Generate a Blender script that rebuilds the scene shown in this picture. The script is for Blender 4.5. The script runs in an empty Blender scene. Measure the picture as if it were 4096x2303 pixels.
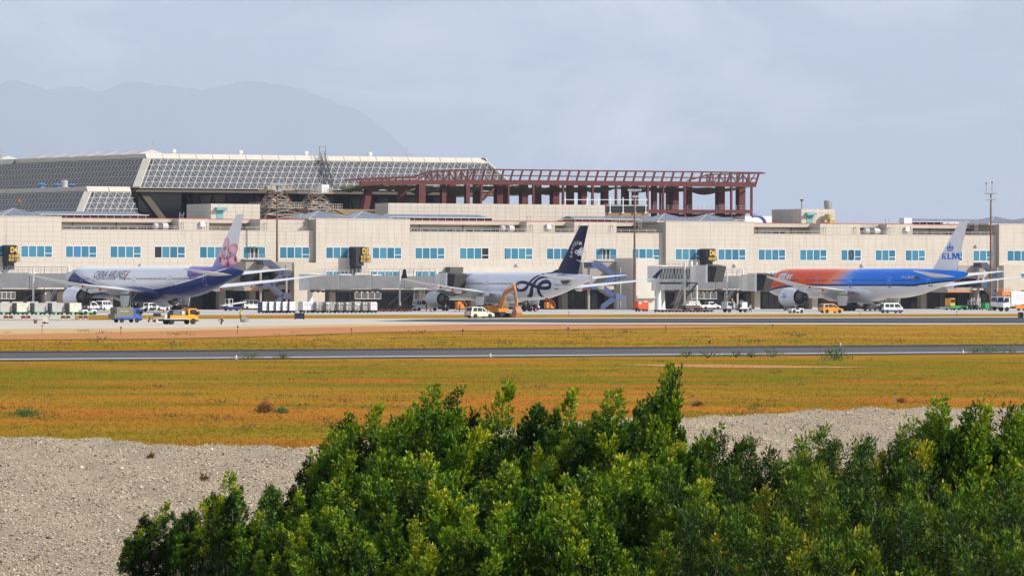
import bpy, bmesh, math, random
import numpy as np
from mathutils import Vector, Matrix
PI = math.pi
R = math.radians
sc = bpy.context.scene
col = sc.collection

# ------------------------------------------------------------------ camera, sky, sun, exposure
CAM_H = 4.72            # camera height above the apron
FPX = 24000.0           # focal length in photograph pixels (4096 wide)
ROLL = 0.00115
cam_d = bpy.data.cameras.new('camera')
cam_d.sensor_width = 36.0
cam_d.lens = FPX / 4096 * 36.0
cam_d.clip_start = 1.0
cam_d.clip_end = 260000.0
cam = bpy.data.objects.new('camera', cam_d)
col.objects.link(cam)
cam.location = (0, 0, CAM_H)
cam.rotation_euler = (R(90), -ROLL, 0)
sc.camera = cam

SUN_AZ, SUN_EL = R(107), R(32)          # clockwise from +Y
SUN = Vector((math.sin(SUN_AZ) * math.cos(SUN_EL), math.cos(SUN_AZ) * math.cos(SUN_EL), math.sin(SUN_EL)))
world = bpy.data.worlds.new('World')
sc.world = world
world.use_nodes = True
wn, wl = world.node_tree.nodes, world.node_tree.links
wn.clear()
w_out = wn.new('ShaderNodeOutputWorld')
w_bg = wn.new('ShaderNodeBackground')
w_bg.inputs['Strength'].default_value = 0.107
w_sky = wn.new('ShaderNodeTexSky')
w_sky.sky_type = 'NISHITA'
w_sky.sun_disc = False
w_sky.sun_elevation = SUN_EL
w_sky.sun_rotation = SUN_AZ
w_sky.dust_density = 0.6
w_sky.air_density = 1.0
w_sky.ozone_density = 3.0
# thin high cloud and bright summer-haze veil, the same all round the sky
w_tc = wn.new('ShaderNodeTexCoord')
def w_noise(scale, loc, detail, rough, dist):
    mp = wn.new('ShaderNodeMapping'); mp.inputs['Scale'].default_value = scale; mp.inputs['Location'].default_value = loc
    n = wn.new('ShaderNodeTexNoise'); n.inputs['Scale'].default_value = 1.0; n.inputs['Detail'].default_value = detail
    n.inputs['Roughness'].default_value = rough; n.inputs['Distortion'].default_value = dist
    wl.new(w_tc.outputs['Generated'], mp.inputs['Vector']); wl.new(mp.outputs[0], n.inputs['Vector'])
    return n.outputs['Fac']
def w_ramp(f, p0, c0, p1, c1):
    r = wn.new('ShaderNodeValToRGB'); e = r.color_ramp.elements
    e[0].position, e[0].color = p0, (c0, c0, c0, 1); e[1].position, e[1].color = p1, (c1, c1, c1, 1)
    wl.new(f, r.inputs['Fac']); return r.outputs['Color']
def w_mixc(f, a, b):
    k = wn.new('ShaderNodeMix'); k.data_type = 'RGBA'; wl.new(f, k.inputs[0]); wl.new(a, k.inputs[6]); k.inputs[7].default_value = (*b, 1)
    return k.outputs[2]
# airlight thickens towards the horizon; above it broken thin cloud
w_sep = wn.new('ShaderNodeSeparateXYZ'); wl.new(w_tc.outputs['Generated'], w_sep.inputs[0])
w_hz = wn.new('ShaderNodeMapRange'); w_hz.inputs['From Min'].default_value = 0.0; w_hz.inputs['From Max'].default_value = 0.45
w_hz.inputs['To Min'].default_value = 0.92; w_hz.inputs['To Max'].default_value = 0.18; wl.new(w_sep.outputs[2], w_hz.inputs['Value'])
def w_math(op, a, b):
    k = wn.new('ShaderNodeMath'); k.operation = op; k.use_clamp = True
    for i, v in ((0, a), (1, b)):
        if hasattr(v, 'is_output'): wl.new(v, k.inputs[i])
        else: k.inputs[i].default_value = v
    return k.outputs[0]
PUFF = (5.3, 0.5, 1.5)
veil_n = w_ramp(w_noise((9, 9, 26), (1.35, 0.4, 0.25), 6, .55, .5), .38, .50, .62, 1.0)
veil = w_mixc(w_math('MULTIPLY', w_hz.outputs[0], veil_n), w_sky.outputs['Color'], (6.1, 6.95, 9.1))
puff = w_mixc(w_ramp(w_noise((14, 14, 38), PUFF, 10, .58, .7), .50, 0, .68, .9), veil, (19.0, 18.4, 18.4))
wl.new(puff, w_bg.inputs['Color'])
wl.new(w_bg.outputs[0], w_out.inputs['Surface'])

sun_d = bpy.data.lights.new('sun', 'SUN')
sun_d.energy = 5.0
sun_d.angle = R(0.53)
sun_d.color = (1.0, 0.94, 0.85)
sun = bpy.data.objects.new('sun', sun_d)
col.objects.link(sun)
sun.rotation_euler = (-SUN).to_track_quat('-Z', 'Y').to_euler()
sun.location = SUN * 300

vs = sc.view_settings
vs.view_transform = 'Standard'
vs.look = 'None'
vs.exposure = 0.0
vs.gamma = 1.0
vs.use_curve_mapping = False
sc.cycles.use_denoising = True
sc.cycles.max_bounces = 6
sc.cycles.volume_bounces = 3
sc.cycles.transparent_max_bounces = 12

# ------------------------------------------------------------------ measuring helpers
def unroll(px, py):
    x, y = px - 2048.0, py - 1151.5
    return x + ROLL * y, y - ROLL * x
def gp(px, py, z=0.0):
    """where the line of sight through a measured photograph point meets height z"""
    x, y = unroll(px, py)
    Y = FPX * (CAM_H - z) / y
    return Vector((x * Y / FPX, Y, z))
def at(px, py, Y):
    x, y = unroll(px, py)
    return Vector((x * Y / FPX, Y, CAM_H - y * Y / FPX))

# ------------------------------------------------------------------ materials
MATS = {}
def mat(name, rgb, rough=0.6, metal=0.0, spec=0.5, noise=0.0, nscale=1.0, bump=0.0, coat=0.0, emit=None, estr=1.0):
    if name in MATS:
        return MATS[name]
    m = bpy.data.materials.new(name)
    m.use_nodes = True
    nt = m.node_tree
    b = nt.nodes['Principled BSDF']
    b.inputs['Base Color'].default_value = (*rgb, 1)
    b.inputs['Roughness'].default_value = rough
    b.inputs['Metallic'].default_value = metal
    b.inputs['Specular IOR Level'].default_value = spec
    b.inputs['Coat Weight'].default_value = coat
    if noise or bump:
        tc = nt.nodes.new('ShaderNodeTexCoord')
        n = nt.nodes.new('ShaderNodeTexNoise')
        n.inputs['Scale'].default_value = nscale
        n.inputs['Detail'].default_value = 6
        nt.links.new(tc.outputs['Object'], n.inputs['Vector'])
        if noise:
            r = nt.nodes.new('ShaderNodeValToRGB')
            r.color_ramp.elements[0].position = 0.3
            r.color_ramp.elements[1].position = 0.7
            r.color_ramp.elements[0].color = (*[max(0, c * (1 - noise)) for c in rgb], 1)
            r.color_ramp.elements[1].color = (*[min(1, c * (1 + noise)) for c in rgb], 1)
            nt.links.new(n.outputs['Fac'], r.inputs['Fac'])
            nt.links.new(r.outputs['Color'], b.inputs['Base Color'])
        if bump:
            bp = nt.nodes.new('ShaderNodeBump')
            bp.inputs['Strength'].default_value = bump
            bp.inputs['Distance'].default_value = 0.05
            nt.links.new(n.outputs['Fac'], bp.inputs['Height'])
            nt.links.new(bp.outputs['Normal'], b.inputs['Normal'])
    if emit:
        b.inputs['Emission Color'].default_value = (*emit, 1)
        b.inputs['Emission Strength'].default_value = estr
    MATS[name] = m
    return m
class NT:
    """small helper to write node graphs"""
    def __init__(s, name):
        s.m = bpy.data.materials.new(name); s.m.use_nodes = True
        MATS[name] = s.m
        s.t = s.m.node_tree; s.b = s.t.nodes['Principled BSDF']
    def n(s, typ, **kw):
        k = s.t.nodes.new(typ)
        for a, v in kw.items():
            if a in ('operation', 'data_type', 'blend_type', 'feature', 'interpolation', 'noise_dimensions', 'vector_type'):
                setattr(k, a, v)
        return k
    def l(s, a, b): s.t.links.new(a, b)
    def sock(s, node, i, v):
        if hasattr(v, 'is_output'): s.l(v, node.inputs[i])
        else: node.inputs[i].default_value = v
    def math(s, op, a, b=0.0, clamp=False):
        k = s.n('ShaderNodeMath', operation=op); k.use_clamp = clamp
        s.sock(k, 0, a); s.sock(k, 1, b)
        return k.outputs[0]
    def mix(s, f, a, b):
        k = s.n('ShaderNodeMix', data_type='RGBA')
        s.sock(k, 0, f)
        s.sock(k, 6, a if hasattr(a, 'is_output') else (*a, 1)); s.sock(k, 7, b if hasattr(b, 'is_output') else (*b, 1))
        return k.outputs[2]
    def ramp(s, f, stops, interp='LINEAR'):
        k = s.n('ShaderNodeValToRGB'); r = k.color_ramp; r.interpolation = interp
        while len(r.elements) < len(stops): r.elements.new(0.5)
        for e, (p, c) in zip(r.elements, stops):
            e.position = p; e.color = (*c, 1) if len(c) == 3 else c
        s.l(f, k.inputs[0])
        return k.outputs[0]
    def noise(s, vec, scale, detail=5, rough=0.55, dist=0.0):
        k = s.n('ShaderNodeTexNoise')
        k.inputs['Scale'].default_value = scale; k.inputs['Detail'].default_value = detail
        k.inputs['Roughness'].default_value = rough; k.inputs['Distortion'].default_value = dist
        if vec is not None: s.l(vec, k.inputs['Vector'])
        return k.outputs['Fac']
    def mapping(s, vec, scale=(1, 1, 1), rot=(0, 0, 0), loc=(0, 0, 0)):
        k = s.n('ShaderNodeMapping')
        k.inputs['Scale'].default_value = scale; k.inputs['Rotation'].default_value = rot; k.inputs['Location'].default_value = loc
        s.l(vec, k.inputs['Vector'])
        return k.outputs[0]
    def coord(s, which='Object'):
        return s.n('ShaderNodeTexCoord').outputs[which]
    def xyz(s, vec):
        k = s.n('ShaderNodeSeparateXYZ'); s.l(vec, k.inputs[0])
        return k.outputs
    def bump(s, h, strength=0.5, dist=0.05):
        k = s.n('ShaderNodeBump'); k.inputs['Strength'].default_value = strength; k.inputs['Distance'].default_value = dist
        s.l(h, k.inputs['Height']); s.l(k.outputs[0], s.b.inputs['Normal'])

# ------------------------------------------------------------------ mesh helpers
class MB:
    def __init__(s): s.v = []; s.f = []
    def add(s, vs, fs):
        o = len(s.v)
        s.v += [tuple(p) for p in vs]
        s.f += [tuple(i + o for i in f) for f in fs]
        return s
    def box(s, x0, x1, y0, y1, z0, z1):
        return s.add([(x0,y0,z0),(x1,y0,z0),(x1,y1,z0),(x0,y1,z0),(x0,y0,z1),(x1,y0,z1),(x1,y1,z1),(x0,y1,z1)],
                     [(0,3,2,1),(4,5,6,7),(0,1,5,4),(1,2,6,5),(2,3,7,6),(3,0,4,7)])
    def bar(s, p, q, w, h=None, n=4, w2=None, cap=True):
        p, q = Vector(p), Vector(q)
        d = (q - p)
        if d.length < 1e-6: return s
        d.normalize()
        up = Vector((0,0,1)) if abs(d.z) < 0.95 else Vector((0,1,0))
        a = d.cross(up).normalized(); b = a.cross(d).normalized()
        vs = []
        for k, c in enumerate((p, q)):
            ww = w if (k == 0 or w2 is None) else w2
            if n == 4:
                hh = (h if h else w) * (ww / w)
                vs += [c + a*sa*ww/2 + b*sb*hh/2 for sa, sb in ((-1,-1),(1,-1),(1,1),(-1,1))]
            else:
                vs += [c + a*math.cos(2*PI*i/n)*ww/2 + b*math.sin(2*PI*i/n)*ww/2 for i in range(n)]
        fs = [(i, (i+1) % n, n + (i+1) % n, n + i) for i in range(n)]
        if cap: fs += [tuple(reversed(range(n))), tuple(range(n, 2*n))]
        return s.add(vs, fs)
    def tube(s, pts, w, n=6):
        for a, b in zip(pts[:-1], pts[1:]): s.bar(a, b, w, n=n)
        return s
    def loft(s, rings, caps=True, closed=True):
        n = len(rings[0]); vs = []; fs = []
        for r in rings: vs += [tuple(p) for p in r]
        for k in range(len(rings) - 1):
            for i in range(n if closed else n - 1):
                j = (i + 1) % n
                fs.append((k*n + i, k*n + j, (k+1)*n + j, (k+1)*n + i))
        if caps and closed:
            fs.append(tuple(reversed(range(n)))); fs.append(tuple(range((len(rings)-1)*n, len(rings)*n)))
        return s.add(vs, fs)
    def lathe(s, prof, o=(0,0,0), axis='x', n=24, caps=True):
        """prof = [(along, radius)]"""
        rings = []
        for t, r in prof:
            ring = []
            for i in range(n):
                c, d = math.cos(2*PI*i/n)*r, math.sin(2*PI*i/n)*r
                p = (t, c, d) if axis == 'x' else ((c, t, d) if axis == 'y' else (c, d, t))
                ring.append((p[0]+o[0], p[1]+o[1], p[2]+o[2]))
            rings.append(ring)
        return s.loft(rings, caps)
    def prism(s, poly, y0, y1, inset=None):
        """outline in x,z pushed from y0 to y1; inset = list of (dy per vertex) pulling both sides in"""
        n = len(poly)
        ins = inset or [0]*n
        return s.loft([[(x, y0 + k, z) for (x, z), k in zip(poly, ins)], [(x, y1 - k, z) for (x, z), k in zip(poly, ins)]])
    def sphere(s, c, r, nu=12, nv=8, sz=None):
        rx, ry, rz = (r, r, r) if sz is None else sz
        rings = []
        for k in range(nv + 1):
            a = PI * k / nv
            rr = max(math.sin(a), 0.001)
            rings.append([(c[0]+rx*rr*math.cos(2*PI*i/nu), c[1]+ry*rr*math.sin(2*PI*i/nu), c[2]-rz*math.cos(a)) for i in range(nu)])
        return s.loft(rings)
    def xf(s, M):
        s.v = [tuple(M @ Vector(p)) for p in s.v]
        return s
    def join(s, o): return s.add(o.v, o.f)
    def mesh(s, name):
        me = bpy.data.meshes.new(name)
        me.from_pydata(s.v, [], s.f)
        me.update()
        return me
    def build(s, name, m, parent=None, smooth=None):
        me = s.mesh(name)
        if m is not None: me.materials.append(m)
        if smooth:
            me.polygons.foreach_set('use_smooth', [True]*len(me.polygons))
            me.set_sharp_from_angle(angle=R(smooth))
        o = bpy.data.objects.new(name, me)
        col.objects.link(o)
        if parent is not None: o.parent = parent
        return o
def tag(o, label=None, cat=None, group=None, kind=None):
    if label: o['label'] = label
    if cat: o['category'] = cat
    if group: o['group'] = group
    if kind: o['kind'] = kind
    return o
def thing(name, label, cat, loc=(0,0,0), rz=0.0, group=None):
    o = bpy.data.objects.new(name, None)
    o.empty_display_size = 0.5
    col.objects.link(o)
    o.location = loc; o.rotation_euler = (0, 0, rz)
    return tag(o, label, cat, group)
def copy_tree(o, parent=None):
    c = o.copy(); col.objects.link(c); c.parent = parent
    for ch in KIDS.get(o.name, []) or [k for k in bpy.data.objects if k.parent == o]:
        copy_tree(ch, c)
    return c
KIDS = {}
def inst(name, me, parent, loc=(0,0,0), rot=(0,0,0), scl=(1,1,1)):
    o = bpy.data.objects.new(name, me)
    col.objects.link(o)
    o.parent = parent; o.location = loc; o.rotation_euler = rot; o.scale = scl
    return o
# ------------------------------------------------------------------ ground, apron, runway
RWY = R(36.6)      # direction of the runway and taxiway, from +X
def band(name, m, far, near, z, x0=-2600, x1=6700):
    """strip of ground between two straight edges, each measured at two points"""
    def yy(l, x): (xa, ya), (xb, yb) = l; return ya + (yb - ya) * (x - xa) / (xb - xa)
    def e(l, x): p = gp(x, yy(l, x)); return (p.x, p.y, z)
    mb = MB(); n = 24
    xs = [x0 + (x1 - x0) * i / n for i in range(n + 1)]
    mb.loft([[e(far, x) for x in xs], [e(near, x) for x in xs]], closed=False)
    o = mb.build(name, m)
    return tag(o, kind='structure')
def poly_sheet(name, m, pts, z):
    mb = MB(); P = [gp(*p) for p in pts]
    mb.add([(p.x, p.y, z) for p in P], [tuple(range(len(P)))])
    return tag(mb.build(name, m), kind='structure')

# grass: dry gold with greener and browner belts that follow the runway
def grass_material(name='dry_grass', blade=False):
    g = NT(name)
    c = g.coord('Object')
    q = g.mapping(c, rot=(0, 0, -RWY))
    x, y, z = g.xyz(q)
    warp = g.noise(g.mapping(q, scale=(0.012, 0.05, 1)), 1.0, 5, 0.6)
    v = g.math('ADD', y, g.math('MULTIPLY', g.math('SUBTRACT', warp, 0.5), 60))
    f = g.math('DIVIDE', g.math('SUBTRACT', v, 130.0), 330.0, clamp=True)
    belt = g.ramp(f, [(0.0, (0.44, 0.235, 0.028)), (0.10, (0.30, 0.225, 0.018)), (0.17, (0.46, 0.170, 0.028)), (0.24, (0.40, 0.210, 0.024)),
                      (0.33, (0.150, 0.165, 0.012)), (0.50, (0.190, 0.180, 0.014)), (0.60, (0.43, 0.205, 0.028)), (0.72, (0.43, 0.225, 0.032)), (0.84, (0.30, 0.225, 0.022)), (1.0, (0.46, 0.26, 0.042))])
    n1 = g.noise(g.mapping(q, scale=(0.060, 0.050, 1)), 1.0, 8, 0.62, 0.4)
    k1 = g.ramp(n1, [(0.48, (0, 0, 0)), (0.66, (1, 1, 1))])
    n3 = g.noise(g.mapping(q, scale=(0.075, 0.055, 1), loc=(7, 3, 0)), 1.0, 8, 0.62, 0.4)
    k3 = g.ramp(n3, [(0.43, (0, 0, 0)), (0.58, (1, 1, 1))])
    n2 = g.noise(g.mapping(q, scale=(0.35, 1.1, 1)), 1.0, 6, 0.75)
    k2 = g.ramp(n2, [(0.36, (0, 0, 0)), (0.70, (1, 1, 1))])
    a = g.mix(g.math('MULTIPLY', k1, 0.75), belt, (0.50, 0.205, 0.034))
    a = g.mix(g.math('MULTIPLY', k3, 0.80), a, (0.125, 0.150, 0.012))
    b = g.mix(g.math('MULTIPLY', k2, 0.42), a, (0.230, 0.125, 0.018))
    n5 = g.noise(g.mapping(q, scale=(2.2, 1.6, 1)), 1.0, 6, 0.8)
    b = g.mix(g.math('MULTIPLY', g.ramp(n5, [(0.40, (0, 0, 0)), (0.66, (1, 1, 1))]), 0.32), b, (0.52, 0.30, 0.055))
    n4 = g.noise(g.mapping(q, scale=(0.11, 0.07, 1), loc=(31, 9, 0)), 1.0, 8, 0.7, 0.5)
    b = g.mix(g.math('MULTIPLY', g.ramp(n4, [(0.50, (0, 0, 0)), (0.63, (1, 1, 1))]), 0.8), b, (0.46, 0.150, 0.032))
    g.l(b, g.b.inputs['Base Color'])
    g.b.inputs['Roughness'].default_value = 0.95
    g.b.inputs['Specular IOR Level'].default_value = 0.0
    if blade:
        tr = g.n('ShaderNodeBsdfTranslucent'); g.l(b, tr.inputs['Color'])
        mx = g.n('ShaderNodeMixShader'); mx.inputs[0].default_value = 0.55
        g.l(g.b.outputs[0], mx.inputs[1]); g.l(tr.outputs[0], mx.inputs[2])
        g.l(mx.outputs[0], g.t.nodes['Material Output'].inputs['Surface'])
    else:
        g.bump(g.noise(c, 3.0, 8, 0.75), 0.8, 0.12)
    return g.m
M_GRASS = grass_material()
M_BLADE = grass_material('grass_blade', True)
def slab_material(name, a, b, s1, seam=None, rough=0.85, stain=0.25):
    g = NT(name)
    c = g.mapping(g.coord('Object'), rot=(0, 0, -RWY))
    n = g.noise(g.mapping(c, scale=(s1 * 0.25, s1, 1)), 1.0, 8, 0.65)
    cc = g.ramp(n, [(0.32, a), (0.68, b)])
    n2 = g.noise(c, 0.9, 5, 0.7)
    cc = g.mix(g.math('MULTIPLY', g.ramp(n2, [(0.5, (0, 0, 0)), (0.75, (1, 1, 1))]), stain), cc, tuple(v * 0.55 for v in a))
    if seam:
        x, y, z = g.xyz(c)
        j1 = g.math('LESS_THAN', g.math('PINGPONG', x, seam), 0.05)
        j2 = g.math('LESS_THAN', g.math('PINGPONG', y, seam), 0.05)
        cc = g.mix(g.math('MULTIPLY', g.math('MAXIMUM', j1, j2), 0.55), cc, (0.08, 0.075, 0.07))
    g.l(cc, g.b.inputs['Base Color'])
    g.b.inputs['Roughness'].default_value = rough
    g.b.inputs['Specular IOR Level'].default_value = 0.3
    return g.m
M_APRON = slab_material('apron_concrete', (0.46, 0.43, 0.39), (0.58, 0.545, 0.50), 0.2, 3.0)
M_CONC = slab_material('bare_concrete', (0.50, 0.44, 0.365), (0.64, 0.575, 0.49), 0.15, None, stain=0.35)
M_ASPH = slab_material('new_asphalt', (0.055, 0.050, 0.050), (0.075, 0.068, 0.068), 0.3)
M_ASPH2 = slab_material('old_asphalt', (0.070, 0.064, 0.062), (0.10, 0.093, 0.09), 0.25)
M_BLACK = slab_material('black_asphalt', (0.014, 0.013, 0.013), (0.026, 0.024, 0.024), 0.3)
M_SAND = slab_material('sand', (0.50, 0.32, 0.13), (0.62, 0.43, 0.20), 0.4)
M_SOIL = slab_material('red_soil', (0.42, 0.155, 0.040), (0.55, 0.25, 0.075), 0.45, stain=0.1)
M_PAINT = mat('white_paint', (0.78, 0.78, 0.76), 0.7, noise=0.1, nscale=0.8)

gb = MB(); S = 64000
gb.add([(x, y, z) for y, z in ((-55, -3.5), (70, -3.5), (143, 0), (115000, 0)) for x in (-S, S)], [(0, 1, 3, 2), (2, 3, 5, 4), (4, 5, 7, 6)])
tag(gb.build('ground', M_GRASS), kind='structure').location.z = -0.03

edge_A = ((0, 1261.0), (4096, 1255.0))
edge_B = ((0, 1278.5), (4096, 1267.4))
# apron reaches back under and beyond the terminal
far_pt = [(-2600, 1180), (6700, 1164)]
poly_sheet('apron', M_APRON, [(-2600, 1264.8), (6700, 1251.2), (6700, 1175), (-2600, 1178)], 0.0)
band('grass_verge', MATS['dry_grass'], edge_A, edge_B, 0.012, x0=300)
band('service_road', M_CONC, ((0, 1260.5), (4096, 1254.5)), edge_B, 0.006, x0=-2600, x1=330)
band('kerb_line', M_PAINT, edge_B, ((0, 1280.6), (4096, 1269.2)), 0.020, x0=480)
# unfinished concrete taxiway on the near side, then new asphalt further along
poly_sheet('taxiway_slab', M_CONC, [(-2600, 1287.6), (2200, 1275.0), (6700, 1262), (6700, 1296), (4096, 1297.5), (2400, 1297), (1400, 1297.5), (700, 1312), (0, 1317), (-2600, 1332)], 0.010)
poly_sheet('taxiway', M_ASPH, [(1640, 1279.5), (1760, 1276.2), (6700, 1262.2), (6700, 1290.5), (4096, 1290), (2300, 1288.4), (1880, 1288.8), (1500, 1284)], 0.024)
poly_sheet('taxiway_edge', M_BLACK, [(1990, 1288.0), (2300, 1287.0), (4096, 1288.6), (6700, 1289), (6700, 1294), (4096, 1292.4), (2300, 1290.8)], 0.034)
poly_sheet('sand_strip', M_SAND, [(-2600, 1331), (0, 1316), (700, 1311), (1400, 1297), (1900, 1299), (1250, 1312), (700, 1325), (0, 1341), (-2600, 1360)], 0.016)
poly_sheet('soil_strip', M_SOIL, [(-2600, 1356), (0, 1338), (700, 1323), (1250, 1310), (1800, 1300), (2400, 1300), (3050, 1305), (2750, 1312), (2150, 1319), (1500, 1329), (900, 1350), (500, 1357), (0, 1358), (-2600, 1372)], 0.020)
poly_sheet('soil_patch', M_SOIL, [(2450, 1454), (2900, 1456), (3350, 1464), (3500, 1468), (3050, 1470), (2700, 1466)], -0.015)
rf, rn = ((0, 1406.5), (4096, 1378.0)), ((0, 1443.0), (4096, 1413.0))
band('runway', M_ASPH2, rf, rn, 0.010)
band('runway_shoulder', M_BLACK, ((0, 1405.5), (4096, 1377.0)), ((0, 1412.0), (4096, 1383.2)), 0.020)
band('runway_line', M_PAINT, ((0, 1436.2), (4096, 1406.6)), ((0, 1438.2), (4096, 1408.4)), 0.022)
# ------------------------------------------------------------------ terminal concourse
PHI = R(30); Y0 = 1322.0
cP, sP = math.cos(PHI), math.sin(PHI)
def TU(px, py, d=0.0):
    """photograph point -> (along, height) on the vertical plane d metres behind the concourse front"""
    x, y = unroll(px, py)
    t = (d + Y0 * cP) / (-sP * x / FPX + cP)
    X, Y = t * x / FPX, t
    return X * cP + (Y - Y0) * sP, CAM_H - t * y / FPX
def U(px, d=0.0, py=1000): return TU(px, py, d)[0]
def TW(u, d, z=0.0): return Vector((u * cP - d * sP, Y0 + u * sP + d * cP, z))

def tile_mat():
    g = NT('beige_tile')
    c = g.coord('Generated'); o = g.coord('Object')
    info = g.n('ShaderNodeObjectInfo')
    n = g.noise(g.mapping(o, scale=(0.10, 0.10, 0.35)), 1.0, 6, 0.6)
    cc = g.ramp(n, [(0.3, (0.54, 0.48, 0.405)), (0.7, (0.605, 0.545, 0.465))])
    st = g.noise(g.mapping(o, scale=(1.6, 1.6, 0.09)), 1.0, 5, 0.7)
    k = g.ramp(st, [(0.50, (0, 0, 0)), (0.76, (1, 1, 1))])
    cc = g.mix(g.math('MULTIPLY', k, 0.5), cc, (0.36, 0.25, 0.15))
    cc = g.mix(g.math('MULTIPLY', info.outputs['Random'], 0.07), cc, (0.36, 0.30, 0.22))
    g.l(cc, g.b.inputs['Base Color'])
    g.b.inputs['Roughness'].default_value = 0.62
    return g.m
M_TILE = tile_mat()
M_JOINT = mat('tile_joint', (0.37, 0.32, 0.26), 0.9)
M_BEIGE = mat('beige_plaster', (0.53, 0.465, 0.38), 0.8, noise=0.08, nscale=0.4)
M_BROWNW = mat('ochre_plaster', (0.30, 0.21, 0.115), 0.85, noise=0.15, nscale=0.3)
M_FRAME = mat('white_window_frame', (0.74, 0.74, 0.74), 0.5)
M_REDTRIM = mat('red_trim', (0.46, 0.05, 0.035), 0.7)
M_ROOFG = mat('grey_roof_glass', (0.15, 0.165, 0.21), 0.25, noise=0.12, nscale=0.3)
M_DARKGL = mat('dark_glass', (0.012, 0.016, 0.024), 0.12)
M_TEALGL = mat('dark_teal_glass', (0.010, 0.045, 0.055), 0.12)
M_GREY = mat('grey_paint', (0.30, 0.29, 0.28), 0.6, noise=0.08, nscale=0.5)
M_LGREY = mat('light_grey_paint', (0.52, 0.51, 0.50), 0.6, noise=0.08, nscale=0.5)
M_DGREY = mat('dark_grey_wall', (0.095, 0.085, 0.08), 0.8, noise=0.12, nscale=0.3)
M_METAL = mat('galvanised_steel', (0.42, 0.42, 0.42), 0.45, metal=0.5, noise=0.15, nscale=2)
M_WHITE = mat('white_gloss', (0.78, 0.78, 0.77), 0.35, noise=0.05, nscale=1)
M_BLACKM = mat('black_rubber', (0.015, 0.015, 0.016), 0.8)
M_SIGN = mat('sign_black', (0.018, 0.018, 0.024), 0.4)
M_YEL = mat('sign_yellow', (0.82, 0.52, 0.03), 0.5)
M_TEALD = mat('teal_door', (0.16, 0.38, 0.40), 0.5, noise=0.1, nscale=1)
M_BLUEST = mat('blue_stair_paint', (0.035, 0.062, 0.175), 0.6, noise=0.08, nscale=0.6)
M_RUST = mat('rusty_steel', (0.20, 0.105, 0.055), 0.8, noise=0.35, nscale=1.2)
def pane_mat(name, a, b, rough=0.14):
    g = NT(name)
    info = g.n('ShaderNodeObjectInfo')
    g.l(g.mix(info.outputs['Random'], a, b), g.b.inputs['Base Color'])
    g.b.inputs['Roughness'].default_value = rough
    n = g.noise(g.coord('Object'), 0.6, 2, 0.5)
    g.bump(n, 0.04, 0.3)
    return g.m
M_PANE = pane_mat('teal_pane', (0.020, 0.135, 0.225), (0.055, 0.225, 0.32))
M_PANEB = pane_mat('blue_pane', (0.05, 0.17, 0.36), (0.055, 0.18, 0.38))

TERM = thing('terminal_concourse', 'long beige tiled terminal concourse with a row of teal windows', 'building', (0, Y0, 0), PHI)
Z_PAR, Z_TER, Z_WB, Z_WT, Z_OVH = 19.5, 16.85, 11.0, 13.55, 4.35
WINDOWS = [(-98, 26, 4), (82, 210, 4), (261, 387, 4), (439, 565, 4), (616, 741, 4), (797, 920, 4), (1117, 1238, 4),
           (1302, 1422, 4), (1488, 1607, 4), (1659, 1779, 4), (1837, 1956, 4), (2015, 2131, 4), (2185, 2300, 4),
           (2527, 2640, 4), (2700, 2812, 4), (2871, 2983, 4), (3032, 3142, 4), (3198, 3307, 4), (3363, 3445, 3),
           (3500, 3582, 3), (3620, 3701, 3), (3768, 3850, 3), (3891, 3972, 3), (4027, 4140, 4), (4200, 4310, 4)]
BALCONY = [(972, 1061), (2382, 2466), (-330, -240)]
BLOCKS = [(-420, 246, -1.2), (1264, 1640, -1.2), (2663, 3015, -1.2), (3996, 4520, -1.2)]
LOWS = [(246, 1264, 0.0), (1640, 2663, 0.0), (3015, 3996, 0.0)]
tiles = []           # (size, centre, wall) of every facing tile
def tiled_wall(px0, px1, d, z0, z1, holes, parent_name='wall', thick=3.0, dref=None):
    """one flat stretch of wall: backing, and the grid of facing tiles that stand proud of it"""
    u0, u1 = U(px0, d), U(px1, d)
    w = MB().box(u0, u1, d, d + thick, z0, z1).build(parent_name, M_JOINT, TERM)
    cols = [u0]; hs = []
    for (a, b, n) in sorted(holes):
        ua, ub = U(a, d), U(b, d)
        if ub <= u0 or ua >= u1: continue
        ua, ub = max(ua, u0 + 0.02), min(ub, u1 - 0.02)
        hs.append((ua, ub))
        g = ua - cols[-1]
        k = max(1, round(g / 1.88))
        cols += [cols[-1] + g * (i + 1) / k for i in range(k)]
        cols += [ua + (ub - ua) * (i + 1) / n for i in range(n)]
    g = u1 - cols[-1]; k = max(1, round(g / 1.88))
    cols += [cols[-1] + g * (i + 1) / k for i in range(k)]
    rows = []
    def seg(a, b, s):
        k = max(1, round((b - a) / s)); return [a + (b - a) * i / k for i in range(k)]
    if z0 < Z_WB < z1:
        rows = seg(z0, Z_WB, 0.94) + seg(Z_WB, Z_WT, 0.85) + seg(Z_WT, z1, 0.94) + [z1]
    else:
        rows = seg(z0, z1, 0.94) + [z1]
    for i in range(len(cols) - 1):
        uc = (cols[i] + cols[i+1]) / 2
        for j in range(len(rows) - 1):
            zc = (rows[j] + rows[j+1]) / 2
            if Z_WB < zc < Z_WT and any(a < uc < b for a, b in hs): continue
            su, sz = cols[i+1] - cols[i] - 0.028, rows[j+1] - rows[j] - 0.028
            if su <= 0.05: continue
            tiles.append(((su, 0.04, sz), (uc, d - 0.015 + random.uniform(-0.004, 0.004), zc), w))
    return w
random.seed(3)
balc = [(a, b, 3) for a, b in BALCONY]
for a, b, d in BLOCKS:
    tiled_wall(a, b, d, Z_OVH, Z_PAR, WINDOWS + balc, thick=14.0)
for a, b, d in LOWS:
    tiled_wall(a, b, d, Z_OVH, Z_TER, WINDOWS + balc, thick=9.0)
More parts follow.
